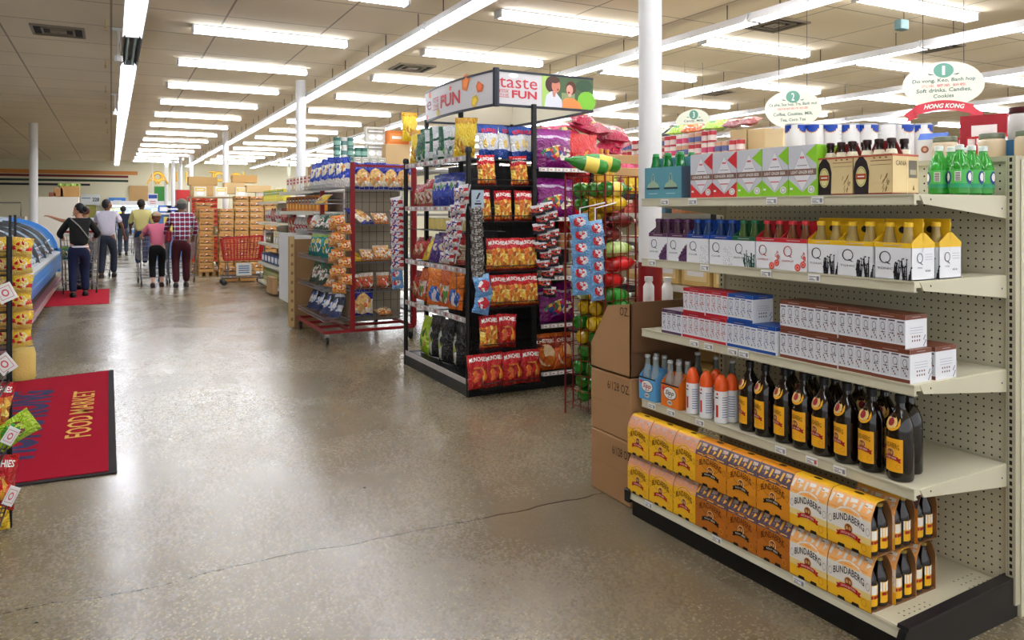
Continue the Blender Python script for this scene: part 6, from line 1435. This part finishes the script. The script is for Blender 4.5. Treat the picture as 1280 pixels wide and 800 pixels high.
# ------------------------------------------------------------------ back of the shop
m = MB(); m.box(-1.95, 24.3, 0, -.80, 25.0, 1.90, mat((.93,.91,.85), .5)); tag(m.build('partition_block'), 'pale partition block beside the far left white column', 'partition')
for i, (px, w_, h_, c, l) in enumerate(((88, .46, .30, (.80,.62,.38), 'tan carton of greens on the pale partition, right one'), (73.5, .22, .24, (.72,.52,.33), 'brown carton on the pale partition, middle one'), (66, .16, .12, (.60,.35,.28), 'low red brown tray on the pale partition, left one'))):
    o = cart(w_, .4, h_, c); o.location = (Xat(px, 24.6), 24.6, 1.90); tag(o, l, 'carton')
m = MB(); 
for i in range(10): m.sphere((Xat(88, 24.6)-.25+.05*i, 24.55+.03*(i % 3), 2.22), .06, mat((.62,.75,.35), .6, bump=.6), 8, 5)
tag(m.build('leafy_greens'), 'pale green leafy vegetables heaped on the tan carton', 'vegetables', kind='stuff')
eq = thing('prep_counter', 'grey preparation counter with dark openings at far left', 'counter', (-5.6, 26, 0))
m = MB(); m.box(0, 0, 0, 3.4, .8, 1.35, mat((.72,.70,.64), .6)); m.build('body', eq)
for x in (.6, 1.5, 2.45): m = MB(); m.box(x, -.02, 1.0, x+.62, .0, 1.33, mat((.10,.10,.09), .5)); m.build('dark_opening', eq)
m = MB(); m.tube([(.2,.1,1.35),(.2,.1,1.75),(3.3,.1,1.75),(3.3,.1,1.35)], .02, mat((.45,.45,.4), .4), 6); m.tube([(1.8,.1,1.75),(1.8,.1,2.35)], .025, mat((.3,.3,.28), .5), 6); m.tube([(.6,.2,1.35),(.75,.2,2.4)], .04, mat((.55,.5,.4), .5), 6); m.build('pipe_frame', eq)
# bright dairy case along the back wall
dc = thing('dairy_case', 'brightly lit white refrigerated case along the back wall', 'refrigerated case', (-.3, 39.6, 0))
m = MB(); m.box(0, 0, 0, 4.5, 1.2, .45, WHITE); m.box(0, .9, .45, 4.5, 1.2, 1.9, WHITE); m.box(0, .0, 1.75, 4.5, 1.2, 1.95, WHITE); m.build('cabinet', dc)
m = MB(); m.box(.05, .1, 1.70, 4.45, .2, 1.74, mat((.9,.97,1), .4, emit=14)); m.build('light_tube', dc)
for z in (.9, 1.3): m = MB(); m.box(.02, .3, z-.02, 4.48, .9, z, WHITE); m.build('shelf', dc)
dp = [goods('box', (.88,.90,.93), (.2,.45,.8), 60), goods('box', (.25,.5,.8), (.9,.9,.9), 61), goods('box', (.9,.85,.3), (.2,.4,.7), 62)]
for zi, z in enumerate((.46, .91, 1.31)):
    for i in range(14): dup(dp[(i//2+zi) % 3], (.0+.31*i, 40.0, z), 0, 'dairy carton on the %s level of the lit case, %s from the left' % (('lower', 'middle', 'upper')[zi], ORD[i]), 'dairy cartons in the lit case', 1.2)
def wallsign(px0, py0, px1, py1, c, label, name='wall_sign', dec=None, Y=40.9):
    x0, x1 = Xat(px0, Y), Xat(px1, Y); z1, z0 = Zat(py0, x0, Y), Zat(py1, x1, Y)
    m = MB(); m.box(x0, Y, z0, x1, Y+.08, z1, mat(c, .6)); f = flat(x0, z0, x1-x0, z1-z0, Y)
    if dec: dec(m, f)
    if Y < 38: m.tube([((x0+x1)/2, Y+.04, z1), ((x0+x1)/2, Y+.04, CZ)], .012, PAPER, 4)
    tag(m.build(name), label, 'sign')
g = lambda c: mat(c, .6)
wallsign(161, 232, 185, 256, (.72,.58,.38), 'tan board on the back wall above the lit case', 'wall_board')
wallsign(193, 233, 207, 253, (.22,.52,.22), 'green board on the back wall beside the white columns', 'wall_board')
wallsign(136, 247, 157, 259, (.80,.86,.92), 'white and blue poster on the back wall above the man in navy', 'wall_poster', lambda m, f: (m.rect(f, 0, .75, 1, 1, g((.25,.5,.8)), .002), m.rect(f, 0, 0, .3, .75, g((.35,.6,.85)), .002), m.rect(f, .75, 0, 1, .75, g((.25,.5,.8)), .002), m.disc(f, .5, .35, .08, .25, g((.35,.3,.35)), .003, 8)))
wallsign(185, 242, 197, 258, (.90,.90,.92), 'white sign with blue heading hanging above the man in yellow', 'hanging_sign', lambda m, f: (m.rect(f, .05, .62, .95, .92, g((.12,.25,.55)), .002), m.rect(f, .2, .35, .8, .42, g((.8,.4,.35)), .002), m.rect(f, .2, .2, .8, .26, g((.8,.5,.45)), .002)), 33)
wallsign(101, 243, 125, 257, (.86,.88,.88), 'white notice with dark figures above the man in white', 'wall_notice', lambda m, f: (m.rect(f, .05, .62, .5, .70, g((.35,.5,.65)), .002), m.text(f, '228', .78, .55, .36, .34, g((.25,.28,.3)), .003, bold=.03)))
wallsign(107, 256, 120, 272, (.62,.60,.28), 'olive board low on the back wall', 'wall_board')
gold = mat((.85,.66,.25), .3, metal=.6)
for i, (px, py, s, k) in enumerate(((190, 224, .5, 'A'), (197, 221, .6, 'O'), (204, 224, .4, 'A'), (221, 221, .5, 'I'), (233, 221, .5, 'I'), (266, 221, .55, 'T'), (274, 221, .65, 'O'), (295, 222, .55, 'O'), (304, 221, .5, 'I'))):
    Y = 38.5; x = Xat(px, Y); m = MB(); f = lambda u, v, l: (u, -l, v)
    if k == 'O': m.lathe([(.30,-.04),(.34,0),(.30,.04),(.20,.04),(.16,0),(.20,-.04),(.30,-.04)], gold, 16, cap=False); m.v = [(a, c, b) for a, b, c in m.v]
    elif k == 'A': m.tube([(-.25,0,-.3),(0,0,.3),(.25,0,-.3)], .06, gold, 6); m.tube([(-.12,0,-.05),(.12,0,-.05)], .05, gold, 6)
    elif k == 'T': m.tube([(0,0,-.3),(0,0,.3)], .06, gold, 6); m.tube([(-.2,0,.3),(.2,0,.3)], .06, gold, 6)
    else: m.tube([(0,0,-.3),(0,0,.3)], .07, gold, 6)
    m.tube([(0,0,.3),(0,0,(CZ-Zat(py, x, Y))/.75)], .008, PAPER, 4)
    o_ = m.build('foil_balloon', None, loc=(x, Y, Zat(py, x, Y))); o_.scale = (.75, .75, .75) if k != 'I' else (.6, .6, .75); tag(o_, 'golden foil shape hanging near the back wall, %s from the left' % ORD[i], 'foil balloon', 'golden foil shapes')
m = MB(); m.box(-.5, -.3, 0, .5, .3, 1.5, mat((.75,.15,.15), .5)); m.box(-.5, -.31, .6, .1, -.3, 1.2, PAPER); tag(m.build('display_stand', None, loc=(Xat(237, 33), 33, 0)), 'red and white display stand before the far columns', 'display stand'); bpy.context.scene.collection.objects[-1].scale = (1, 1, 1.55)
for i, (px, c, c2) in enumerate(((206, (.2,.4,.75), (.9,.9,.9)), (216, (.85,.85,.85), (.2,.3,.7)), (226, (.35,.3,.3), (.6,.55,.5)))):
    o = goods('case', c, c2, 70+i); o.location = (Xat(px, 27), 27, 1.45); o.scale = (1.3, 1.3, 1.3); tag(o, 'small display case on the far promo table, %s of three' % ('left', 'middle', 'right')[i], 'case')
pt = thing('promo_table', 'promotional table with blue and yellow boxes behind the plaid shirt man', 'table', (Xat(216, 27), 27, 0))
m = MB(); m.box(-.75, -.3, 1.39, .75, .3, 1.45, WHITE); m.build('table_top', pt); m = MB(); m.box(-.7, -.25, 0, .7, .25, 1.39, mat((.25,.45,.7), .5)); 
f = flat(-.7, 0, 1.4, 1.39, -.25); m.rect(f, .3, .6, .5, .95, g((.85,.8,.3)), .002); m.rect(f, .55, .6, .9, .95, g((.9,.9,.9)), .002); m.build('skirt', pt)
# ------------------------------------------------------------------ aisle signs hanging from the ceiling
def oval_sign(px, py, d, w_, h_, num, lines, red, banner, rz, label):
    r = ray(px); x, y = r[0]*d, r[1]*d; z = H-(py-HY)*d/F
    t = thing('aisle_sign', label, 'aisle sign', (x, y, z), rz); IV = mat((.90,.91,.84), .5); GRN = mat((.40,.62,.55), .5); TXc = mat((.28,.42,.38), .5)
    m = MB(); n = 32; pts = [(w_/2*math.cos(2*math.pi*i/n), h_/2*math.sin(2*math.pi*i/n)*(1+.05*math.sin(4*math.pi*i/n))) for i in range(n)]
    m.prism(pts, -.008, .008, IV, 'y'); f = lambda u, v, l: (u*w_/2, -.008-l, v*h_/2)
    m.disc(f, 0, .62, .25, .32, GRN, .001, 16); m.text(f, num, 0, .62, .07 if num == '1' else .11, .40, mat((.95,.95,.92), .5), .002, bold=.01)
    for s in (-1, 1): m.poly(f, [(s*.22, .44), (s*.34, .42), (s*.40, .50), (s*.30, .47)][::s], TXc, .001)
    for (tx, v, wd, hh) in lines: m.text(f, tx, 0, v, wd, hh, TXc, .002, shear=.15, bold=.015, rot=.06)
    if red: m.text(f, red, 0, lines[0][1]-.21, min(1.1, .155*len(red)), .13, mat((.85,.52,.5), .5), .002, bold=.01, rot=.06)
    m.build('board', t)
    if banner:
        m = MB(); Rd = mat((.80,.22,.28), .5); N = 10
        P = lambda u, v: (u*w_/2, -.02, v*h_/2)
        top = [(-.72+1.44*i/N, -.90+.22*math.sin(math.pi*i/N)) for i in range(N+1)]; m2 = [(a, b-.42) for a, b in top]
        pts = [(a*w_/2, b*h_/2) for a, b in m2]+[(a*w_/2, b*h_/2) for a, b in reversed(top)]
        v = [(a, yy, b) for yy in (-.024, -.012) for a, b in pts]; k = len(pts)
        fs = [(i, i+1, k-2-i, k-1-i) for i in range(N)]; m.add(v, fs+[(k+b, k+a, k+d_, k+c) for a, b, c, d_ in fs]+[(i+1, i, k+i, k+i+1) for i in range(k-1)], Rd)
        for s in (-1, 1): m.prism([(s*.70*w_/2, -.95*h_/2), (s*.98*w_/2, -1.28*h_/2), (s*.86*w_/2, -1.42*h_/2), (s*.92*w_/2, -1.62*h_/2), (s*.64*w_/2, -1.40*h_/2)][::s], -.012, .0, Rd, 'y')
        m.text(lambda u, v, l: (u*w_/2, -.024-l, v*h_/2), 'HONG KONG', 0, -.97, 1.0, .20, mat((.95,.93,.9), .5), .002, shear=.3, bold=.03, arc=.10)
        m.text(lambda u, v, l: (u*w_/2, -.024-l, v*h_/2), 'FOOD MARKET', 0, -1.16, .6, .08, mat((.95,.85,.8), .5), .002, arc=.05)
        m.build('banner', t)
    for s in (-1, 1): m = MB(); m.tube([(s*w_*.25, 0, h_*.42), (s*w_*.25, 0, CZ-z)], .003, DARK, 4); m.build('hanging_wire', t)
oval_sign(1179, 106, 7.0, .68, .42, '1', [('Do vong, Keo, Banh hop', .18, 1.55, .20), ('Soft drinks, Candies,', -.24, 1.35, .20), ('Cookies', -.48, .5, .17)], '\u6c7d\u6c34 \u7cd6\u679c \u9905\u4e7e', True, -40, 'ivory oval aisle one sign with red banner hanging above the green soda bottles')
oval_sign(991, 136, 8.8, .62, .44, '2', [('Ca phe, Sua hop, Tra, Banh mut', .22, 1.7, .20), ('Coffee, Cookies, Milk,', -.28, 1.4, .2), ('Tea, Corn Tea', -.58, .9, .18)], '\u5496\u5561\u9905\u4e7e\u725b\u5976\u8336', False, -36, 'ivory oval aisle two sign hanging above the white tins')
oval_sign(867, 155, 12, .56, .46, '3', [('Candy, Milk', .2, 1.1, .2)], None, False, -28, 'small ivory oval aisle three sign right of the white column')
oval_sign(361, 212, 17, .22, .34, ' ', [], None, False, 60, 'tiny pale oval sign hanging far above the cream shelving')
# ------------------------------------------------------------------ shopping carts
def cart_obj(bc, plastic=False):
    t = thing('shopping_cart', 'x', 'shopping cart'); CM = mat((.45,.46,.48), .3, metal=.7); BM = mat(bc, .4) if plastic else mat(bc, .3, metal=.6)
    L0, L1, Wt, Wb, z0, z1 = -.42, .42, .29, .23, .52, 1.0
    def ringp(q): w_ = Wb+(Wt-Wb)*q; a = -.34+(L0+.34)*q; b = .36+(L1-.36)*q; z = z0+(z1-z0)*q; return [(-w_, a, z), (w_, a, z), (w_, b, z-.05*q), (-w_, b, z-.05*q)]
    m = MB(); rr_ = .009 if plastic else .0045
    for k in range(9 if plastic else 6): m.tube(ringp(k/(8 if plastic else 5)), rr_*(1.8 if k in (0, 8 if plastic else 5) else 1), BM, 4, closed=True)
    A, Bq = ringp(0), ringp(1); n = 12
    for i in range(4):
        for k in range(n): q = k/n; j = (i+1) % 4; m.tube([Vector(A[i]).lerp(Vector(A[j]), q), Vector(Bq[i]).lerp(Vector(Bq[j]), q)], rr_, BM, 4)
    for k in range(8): x = -Wb+2*Wb*k/7; m.tube([(x, -.34, z0), (x, .36, z0)], rr_, BM, 4)
    m.build('basket', t)
    m = MB(); m.tube([(-.29, -.42, 1.0), (-.29, -.52, 1.04), (.29, -.52, 1.04), (.29, -.42, 1.0)], .012, CM, 6); m.build('handle_frame', t); m = MB(); m.tube([(-.24, -.525, 1.045), (.24, -.525, 1.045)], .019, mat((.6,.06,.08), .4), 8); m.build('grip', t)
    for s in (-1, 1): m = MB(); m.tube([(s*.29, -.42, 1.0), (s*.26, -.40, .55), (s*.25, -.38, .15), (s*.22, .42, .17)], .012, CM, 6); m.build('side_tube', t)
    m = MB(); m.tube([(-.25, -.38, .17), (.25, -.38, .17)], .01, CM, 6); m.tube([(-.22, .42, .17), (.22, .42, .17)], .01, CM, 6); m.tube([(-.20, .30, .18), (-.21, .32, .52)], .01, CM, 6); m.tube([(.20, .30, .18), (.21, .32, .52)], .01, CM, 6)
    for k in range(6): x = -.2+.08*k; m.tube([(x, -.36, .18), (x, .40, .19)], .004, CM, 4)
    m.build('lower_rack', t)
    for (x, y) in ((-.24, -.36), (.24, -.36), (-.20, .38), (.20, .38)):
        m = MB(); m.box(x-.014, y-.02, .07, x+.014, y+.02, .15, CM); o = m.build('caster', t); m = MB(); m.tube([(x-.012, y, .055), (x+.012, y, .055)], .055, mat((.12,.12,.12), .5), 14); m.build('wheel', o)
    return t
ca = cart_obj((.55,.55,.57)); cr = cart_obj((.72,.05,.10), True)
def facing(x, y, ang, d=0): return (x-math.sin(R(ang))*d, y+math.cos(R(ang))*d, 0)
dup(cr, (2.42, 16.75, 0), 88, 'red plastic basket shopping cart parked before the orange crates', None, 1.0)
sgn = MB(); sgn.box(-.15, -.004, 0, .15, .004, .26, PAPER); f = flat(-.15, 0, .3, .26, -.004)
for i in range(4): sgn.rect(f, .15, .2+.17*i, .85, .28+.17*i, mat((.35,.5,.7), .5), .001)
o = sgn.build('notice', cr); o.location = (-.27, .0, .20); o.rotation_euler = (0, 0, R(-88)); o['label'] = 'white notice with blue lines below the basket'
for i in range(2):
    for j in range(2): dup(cr1, (2.25+.36*i, 17.45, .02+.148*j), 0, 'orange fruit crate on the floor behind the red cart, %s %s' % (('lower', 'upper')[j], ('left', 'right')[i]), 'crates behind the red cart')
# ------------------------------------------------------------------ people
def skinned(name, pts, edges, rads, m_, parent, sub=2):
    me = bpy.data.meshes.new(name); me.from_pydata(pts, edges, []); o = bpy.data.objects.new(name, me); COL.objects.link(o)
    md = o.modifiers.new('s', 'SKIN'); md.use_smooth_shade = True
    me.skin_vertices.new() if hasattr(me.skin_vertices, 'new') else None
    if not me.skin_vertices:
        bm = bmesh.new(); bm.from_mesh(me); bm.verts.layers.skin.verify(); bm.to_mesh(me); bm.free()
    sv = me.skin_vertices[0].data
    for i, r in enumerate(rads): sv[i].radius = r if isinstance(r, tuple) else (r, r)
    sv[0].use_root = True
    o.modifiers.new('u', 'SUBSURF').render_levels = sub; o.modifiers['u'].levels = sub
    dg = bpy.context.evaluated_depsgraph_get(); dg.update(); me2 = bpy.data.meshes.new_from_object(o.evaluated_get(dg))
    bpy.data.objects.remove(o); me2.materials.clear(); me2.materials.append(m_)
    me2.polygons.foreach_set('use_smooth', [True]*len(me2.polygons))
    o = bpy.data.objects.new(name, me2); COL.objects.link(o); o.parent = parent; return o
SKINC = (.72,.50,.38)
def person(label, x, y, ang, h=1.68, shirt=(.1,.1,.1), pants=(.1,.1,.2), hair=(.05,.04,.04), skin=SKINC, shirt_m=None, pants_m=None, lean=0, hands=((-.22,.42,1.02), (.22,.42,1.02)), legs=(0, 0), sleeve=1.0, turn=0, cap=None, bun=False, fem=False, crop=1.0, shoes=(.08,.07,.07), nape=False, strap=False, waist=None):
    """local frame: walks towards +y, x to its right"""
    t = thing('person', label, 'person', (x, y, 0), ang); k = h/1.70
    V = lambda a: Vector(a)*k
    tilt = R(lean); hip = V((0, 0, .94))
    def up(dx, dz, dy=0): return hip+Vector((dx*k, (dz*math.sin(tilt)+dy)*k, dz*math.cos(tilt)*k))
    belly, chest, neck, headc = up(0, .16), up(0, .36), up(0, .50), up(0, .575)
    th = tilt*.45; top = headc+Vector((0, math.sin(th)*.15*k, math.cos(th)*.15*k))
    sw = .155 if fem else .18; hw = .095
    sh = [up(s*sw, .46) for s in (-1, 1)]
    hd = [Vector((a[0], a[1], a[2]))*1.0 for a in hands]
    def mid(a, b, L1, L2, bend):
        d = b-a; D = min(d.length, (L1+L2)*.995); q = (L1*L1-L2*L2+D*D)/(2*D); hh = math.sqrt(max(0, L1*L1-q*q)); dn = d.normalized(); bb = bend-dn*bend.dot(dn); bb.normalize(); return a+dn*q+bb*hh, a+dn*D
    arms = []
    for i, s in enumerate((-1, 1)):
        e, wr = mid(sh[i], hd[i], .29*k, .26*k, Vector((s*.6, -.5, -.6))); arms.append((e, wr))
    lg = []
    for i, s in enumerate((-1, 1)):
        hj = hip+Vector((s*hw*k, 0, -.03*k)); fy = legs[i]; an = Vector((s*.10*k, fy, .085*k+(.04 if fy < -.15 else 0))); kn, an2 = mid(hj, an, .43*k, .43*k, Vector((0, 1, 0))); lg.append((hj, kn, an2))
    sk = mat(skin, .5)
    # one continuous body
    P = [hip, belly, chest, neck, headc, top]; E = [(0,1),(1,2),(2,3),(3,4),(4,5)]; Rr = [(.11*k,.075*k), (.10*k,.065*k), (.105*k,.07*k), (.050*k,.050*k), (.060*k,.068*k), (.064*k,.074*k)]
    for i, s in enumerate((-1, 1)):
        b = len(P); e, wr = arms[i]; dv = (wr-e).normalized(); side = Vector((s, 0, 0)); pal = wr+dv*.07*k
        P += [sh[i], e, wr, pal]; Rr += [.05*k, .037*k, .024*k, (.030*k, .016*k)]; E += [(2, b), (b, b+1), (b+1, b+2), (b+2, b+3)]
        cr_ = dv.cross(Vector((0,0,1)));
        if cr_.length < .1: cr_ = Vector((1,0,0))
        cr_.normalize()
        for q in range(4):
            f0 = pal+dv*.035*k+cr_*(-.030+.02*q)*k; f1 = f0+dv*(.028, .036, .034, .024)[q]*k+Vector((0,0,-.012*k)); f2 = f1+dv*.018*k+Vector((0,0,-.022*k)); c_ = len(P)
            P += [f0, f1, f2]; Rr += [.010*k, .009*k, .008*k]; E += [(b+3, c_), (c_, c_+1), (c_+1, c_+2)]
        c_ = len(P); th_ = wr+dv*.03*k-cr_*.035*s*k; P += [th_, th_+dv*.035*k-cr_*.012*s*k]; Rr += [.012*k, .009*k]; E += [(b+2, c_), (c_, c_+1)]
        hj, kn, an = lg[i]; b = len(P); P += [hj, kn, an, an+Vector((0, .10*k, -.045*k))]; Rr += [.085*k, .055*k, .035*k, .032*k]; E += [(0, b), (b, b+1), (b+1, b+2), (b+2, b+3)]
    skinned('body', P, E, Rr, sk, t)
    # shirt
    g = .016*k; P = [hip+Vector((0,0,-.07)), belly, chest, up(0, .485)]; E = [(0,1),(1,2),(2,3)]; bw = .17 if waist else .155
    Rr = [((bw+.025*(not fem))*k, .150*k), (.168*k, .140*k), (.180*k, .145*k), (.082*k, .078*k)]
    for i in range(2):
        e, wr = arms[i]; b = len(P); P += [sh[i]]; Rr += [.076*k]; E += [(2, b)]
        if sleeve > .5: P += [e, e.lerp(wr, (sleeve-.5)*2*.93)]; Rr += [.060*k, .046*k]; E += [(b, b+1), (b+1, b+2)]
        else: P += [sh[i].lerp(e, .75)]; Rr += [.062*k]; E += [(b, b+1)]
    skinned('shirt', P, E, Rr, shirt_m or mat(shirt, .8, bump=.3, bscale=25), t)
    # trousers
    P = [hip+Vector((0,0,.04*k)), hip+Vector((0,-.01*k,-.06*k))]; E = [(0,1)]; Rr = [(.160*k,.130*k), (.165*k,.145*k)]
    for i in range(2):
        hj, kn, an = lg[i]; b = len(P); P += [hj+Vector((0,0,-.10*k)), kn, kn.lerp(an, crop)]; Rr += [.108*k, .080*k, .068*k]; E += [(1, b), (b, b+1), (b+1, b+2)]
    skinned('trousers', P, E, Rr, pants_m or mat(pants, .85, var=.15, bscale=20, bump=.3), t)
    for i in range(2):
        an = lg[i][2]; m = MB(); m.lathe([(.9,0),(1,.02),(1,.05),(.75,.085),(.45,.10)], mat(shoes, .5), 14, sx=.052*k, sy=.135*k); m.v = [(a, b+.05*k, c) for a, b, c in m.v]; m.build('shoe', t, loc=(an.x, an.y, max(0, an.z-.085*k)))
    # head details
    hdE = bpy.data.objects.new('head_details', None)
    hc = headc.lerp(top, .55); a = R(turn); fw = Vector((-math.sin(a), math.cos(a), -.1 if not lean else -.35)).normalized(); rt = Vector((math.cos(a), math.sin(a), 0)); uq = Vector((0,0,1))
    m = MB(); m.sphere(hc, .098*k, sk, 14, 10, (.82+.1*abs(math.sin(a)), .92, 1.12)); 
    m.tube([hc+fw*.085*k+uq*.02*k, hc+fw*.112*k-uq*.022*k], [.008*k, .014*k], sk, 6); m.build('face', t)
    for s in (-1, 1):
        m = MB(); m.sphere(hc+rt*s*.085*k-uq*.01*k, .026*k, sk, 8, 6, (.4, .7, 1.1)); m.build('ear', t)
        m = MB(); m.sphere(hc+fw*.078*k+rt*s*.032*k+uq*.012*k, .012*k, mat((.1,.08,.08), .3), 8, 6); m.build('eye', t)
    m = MB(); m.tube([hc+fw*.088*k-rt*.022*k-uq*.05*k, hc+fw*.088*k+rt*.022*k-uq*.05*k], .006*k, mat((.62,.3,.28), .5), 6); m.build('mouth', t)
    hm = mat(hair, .6, bump=.6, bscale=50)
    m = MB(); c0 = hc-fw*.018*k+uq*.022*k
    m.sphere(c0, .108*k, hm, 14, 10, (.88, .92, 1.04)); m.v = [v if (Vector(v)-hc).dot(fw) < .005*k or v[2] > hc.z+.055*k else tuple(hc+(Vector(v)-hc)*.7-fw*.02*k) for v in m.v]
    if bun: m.sphere(hc-fw*.11*k-uq*.01*k, .055*k, hm, 10, 8)
    if nape: m.sphere(hc-fw*.05*k-uq*.06*k, .075*k, hm, 10, 8)
    m.build('hair', t)
    if cap:
        m = MB(); m.sphere(c0+uq*.022*k, .115*k, mat(cap, .8), 14, 8, (.92, .96, .85)); m.v = [(v[0], v[1], max(v[2], c0.z+.02*k)) for v in m.v]; cc_ = c0+fw*.12*k+uq*.03*k
        m.tube([cc_-rt*.07*k, cc_+fw*.03*k, cc_+rt*.07*k], .02*k, mat(cap, .8), 6); m.build('cap', t)
    if strap: m = MB(); m.tube([up(-.13, .50, -.07), up(0, .36, -.145), up(.16, .12, -.10)], .012*k, mat((.55,.53,.5), .6), 6); m.build('bag_strap', t)
    if waist: m = MB(); m.lathe([(.150*k,0),(.152*k,.015),(.146*k,.03)], mat(waist, .7), 18, sx=1, sy=.85, c=(0,-.01,.90*k), cap=False); m.build('shirt_hem', t)
    return t
def plaid():
    m = bpy.data.materials.new('plaid'); m.use_nodes = True; nt = m.node_tree; N = nt.nodes; L = nt.links; b = N['Principled BSDF']; b.inputs['Roughness'].default_value = .85
    tc = N.new('ShaderNodeTexCoord'); sp = N.new('ShaderNodeSeparateXYZ'); L.new(tc.outputs['Object'], sp.inputs[0])
    def band(src, per, off, wd):
        a = N.new('ShaderNodeMath'); a.operation = 'ADD'; a.inputs[1].default_value = off; L.new(src, a.inputs[0])
        d = N.new('ShaderNodeMath'); d.operation = 'PINGPONG'; d.inputs[1].default_value = per/2; L.new(a.outputs[0], d.inputs[0])
        c = N.new('ShaderNodeMath'); c.operation = 'LESS_THAN'; c.inputs[1].default_value = wd; L.new(d.outputs[0], c.inputs[0]); return c.outputs[0]
    col = None
    rgb = N.new('ShaderNodeRGB'); rgb.outputs[0].default_value = lin((.12,.13,.36)); col = rgb.outputs[0]
    for src in (sp.outputs[0], sp.outputs[2]):
        for off, wd, c, fac in ((.0, .012, (.62,.08,.14), .75), (.045, .009, (.90,.90,.94), .8)):
            bd_ = band(src, .09, off, wd); mm = N.new('ShaderNodeMath'); mm.operation = 'MULTIPLY'; mm.inputs[1].default_value = fac; L.new(bd_, mm.inputs[0])
            x = N.new('ShaderNodeMix'); x.data_type = 'RGBA'; L.new(mm.outputs[0], x.inputs[0]); L.new(col, x.inputs[6]); x.inputs[7].default_value = lin(c); col = x.outputs[2]
    L.new(col, b.inputs['Base Color']); return m
def at_floor(px, py): v = on_floor(px, py); return v.x, v.y
def push(px, py, ang, label, scale=1.0, dist=.92):
    x, y = at_floor(px, py); p = facing(x, y, ang, dist); return dup(ca, p, ang, label, None, scale)
x, y = at_floor(99, 371)
person('person in black long sleeved top and dark jeans leaning on a cart, head turned left', x, y, 3, 1.66, (.035,.035,.04), (.09,.13,.26), (.03,.03,.035), lean=16, hands=((-.27,.42,1.05), (.27,.42,1.05)), legs=(-.10, .06), turn=62, bun=True, fem=True, strap=True, waist=(.85,.85,.85), shoes=(.03,.03,.03))
push(101, 371, 3, 'full shopping cart pushed by the woman in black', 1.1, .95)
gx_, gy_ = facing(x, y, 3, 1.0)[:2]
for i, (dx, dy, dz, k, s) in enumerate(((-.15, .0, .62, 'whitebag', .9), (.12, .1, .62, 'greennut', .9), (-.05, .22, .62, 'redmix', .9), (.15, -.12, .65, 'dough', 1.1), (-.18, -.18, .62, 'teal', .8), (.0, -.05, .70, 'whitebag', .9))):
    bag(k, gx_+dx, gy_+dy, dz, 40*i, 'grocery bag in the cart of the woman in black, %s of six' % ORD[i], 'groceries in the cart of the woman in black', 10, 5, s)
x, y = at_floor(134, 347)
person('person in white t-shirt and grey jeans standing with a cart, face to the right', x, y, -12, 1.76, (.80,.78,.84), (.16,.18,.24), (.10,.09,.09), (.50,.33,.25), hands=((-.24,.30,1.0), (.30,.26,.98)), legs=(-.12, .16), sleeve=.3, turn=-50, shoes=(.10,.05,.05))
push(126, 349, 8, 'shopping cart held by the man in the white t-shirt', 1.0, .85)
x, y = at_floor(154, 319)
person('person in dark navy shirt and grey jeans far down the aisle', x, y, 0, 1.66, (.10,.14,.22), (.24,.27,.34), (.12,.11,.12), (.45,.32,.26), hands=((-.26,.30,.98), (.26,.30,.98)), legs=(-.10, .10), sleeve=.8, shoes=(.05,.05,.06))
push(157, 319, 0, 'shopping cart of the man in the navy shirt', 1.05, .85)
x, y = at_floor(177, 334)
person('person in pale yellow short sleeved shirt and blue jeans striding', x, y, -6, 1.80, (.80,.76,.50), (.12,.20,.36), (.07,.06,.06), (.42,.28,.21), hands=((-.30,.28,1.0), (.24,.30,1.0)), legs=(.22, -.34), sleeve=.55, turn=-40, shoes=(.75,.75,.75))
x, y = at_floor(197, 359)
person('person in pink top, black cropped trousers and tan cap leaning on a cart', x, y, 4, 1.52, (.80,.42,.52), (.035,.035,.04), (.42,.22,.14), (.75,.55,.45), lean=24, hands=((-.24,.46,.98), (.24,.46,.98)), legs=(-.04, .06), sleeve=.3, cap=(.66,.58,.45), fem=True, crop=.72, nape=True, shoes=(.25,.12,.1))
push(199, 360, 6, 'shopping cart pushed by the person in pink', 1.0, .95)
x, y = at_floor(227, 359)
person('person in blue and red plaid shirt, maroon trousers and grey cap', x, y, 2, 1.73, (.2,.2,.4), (.26,.05,.10), (.30,.30,.30), (.55,.38,.30), shirt_m=plaid(), hands=((-.26,.34,1.0), (.26,.30,1.0)), legs=(-.02, .10), sleeve=.95, cap=(.45,.44,.40), shoes=(.20,.18,.17))
x, y = at_floor(232, 358)
push(233, 357, 4, 'shopping cart between the pink and plaid shirted people', 1.0, .95)
m = MB(); m.bev(-.05,-.11,-.12,.05,.11,.12, mat((.50,.05,.14), .5), .03); m.tube([(0,-.08,.1),(0,-.04,.40),(0,.04,.40),(0,.08,.1)], .01, mat((.35,.05,.12), .5), 6)
x, y = at_floor(210, 360); o = m.build('handbag', None, loc=(x+.02, y+.12, 1.02)); tag(o, 'dark red handbag hanging from the shoulder of the person in pink', 'handbag')
# lime sleeved shopper reaching over the freezer, and one more head
x, y = -.50, 17.2
person('person in lime green top reaching over the freezer, behind the woman in black', x, y, 60, 1.58, (.55,.75,.30), (.2,.2,.25), (.25,.10,.06), lean=8, hands=((-.10,.66,1.43), (.25,.25,.95)), sleeve=.45, fem=True, bun=True, turn=20)
x, y = at_floor(107, 347)
person('person with reddish tied hair hidden behind the woman in black', x, y, 0, 1.60, (.75,.75,.75), (.2,.2,.25), (.35,.14,.08), lean=6, fem=True, bun=True)
# ------------------------------------------------------------------ tidy up prototypes that were never placed
for o in list(COL.objects):
    if o.parent is None and o.get('label') == 'x':
        for c in list(o.children_recursive): bpy.data.objects.remove(c)
        bpy.data.objects.remove(o)
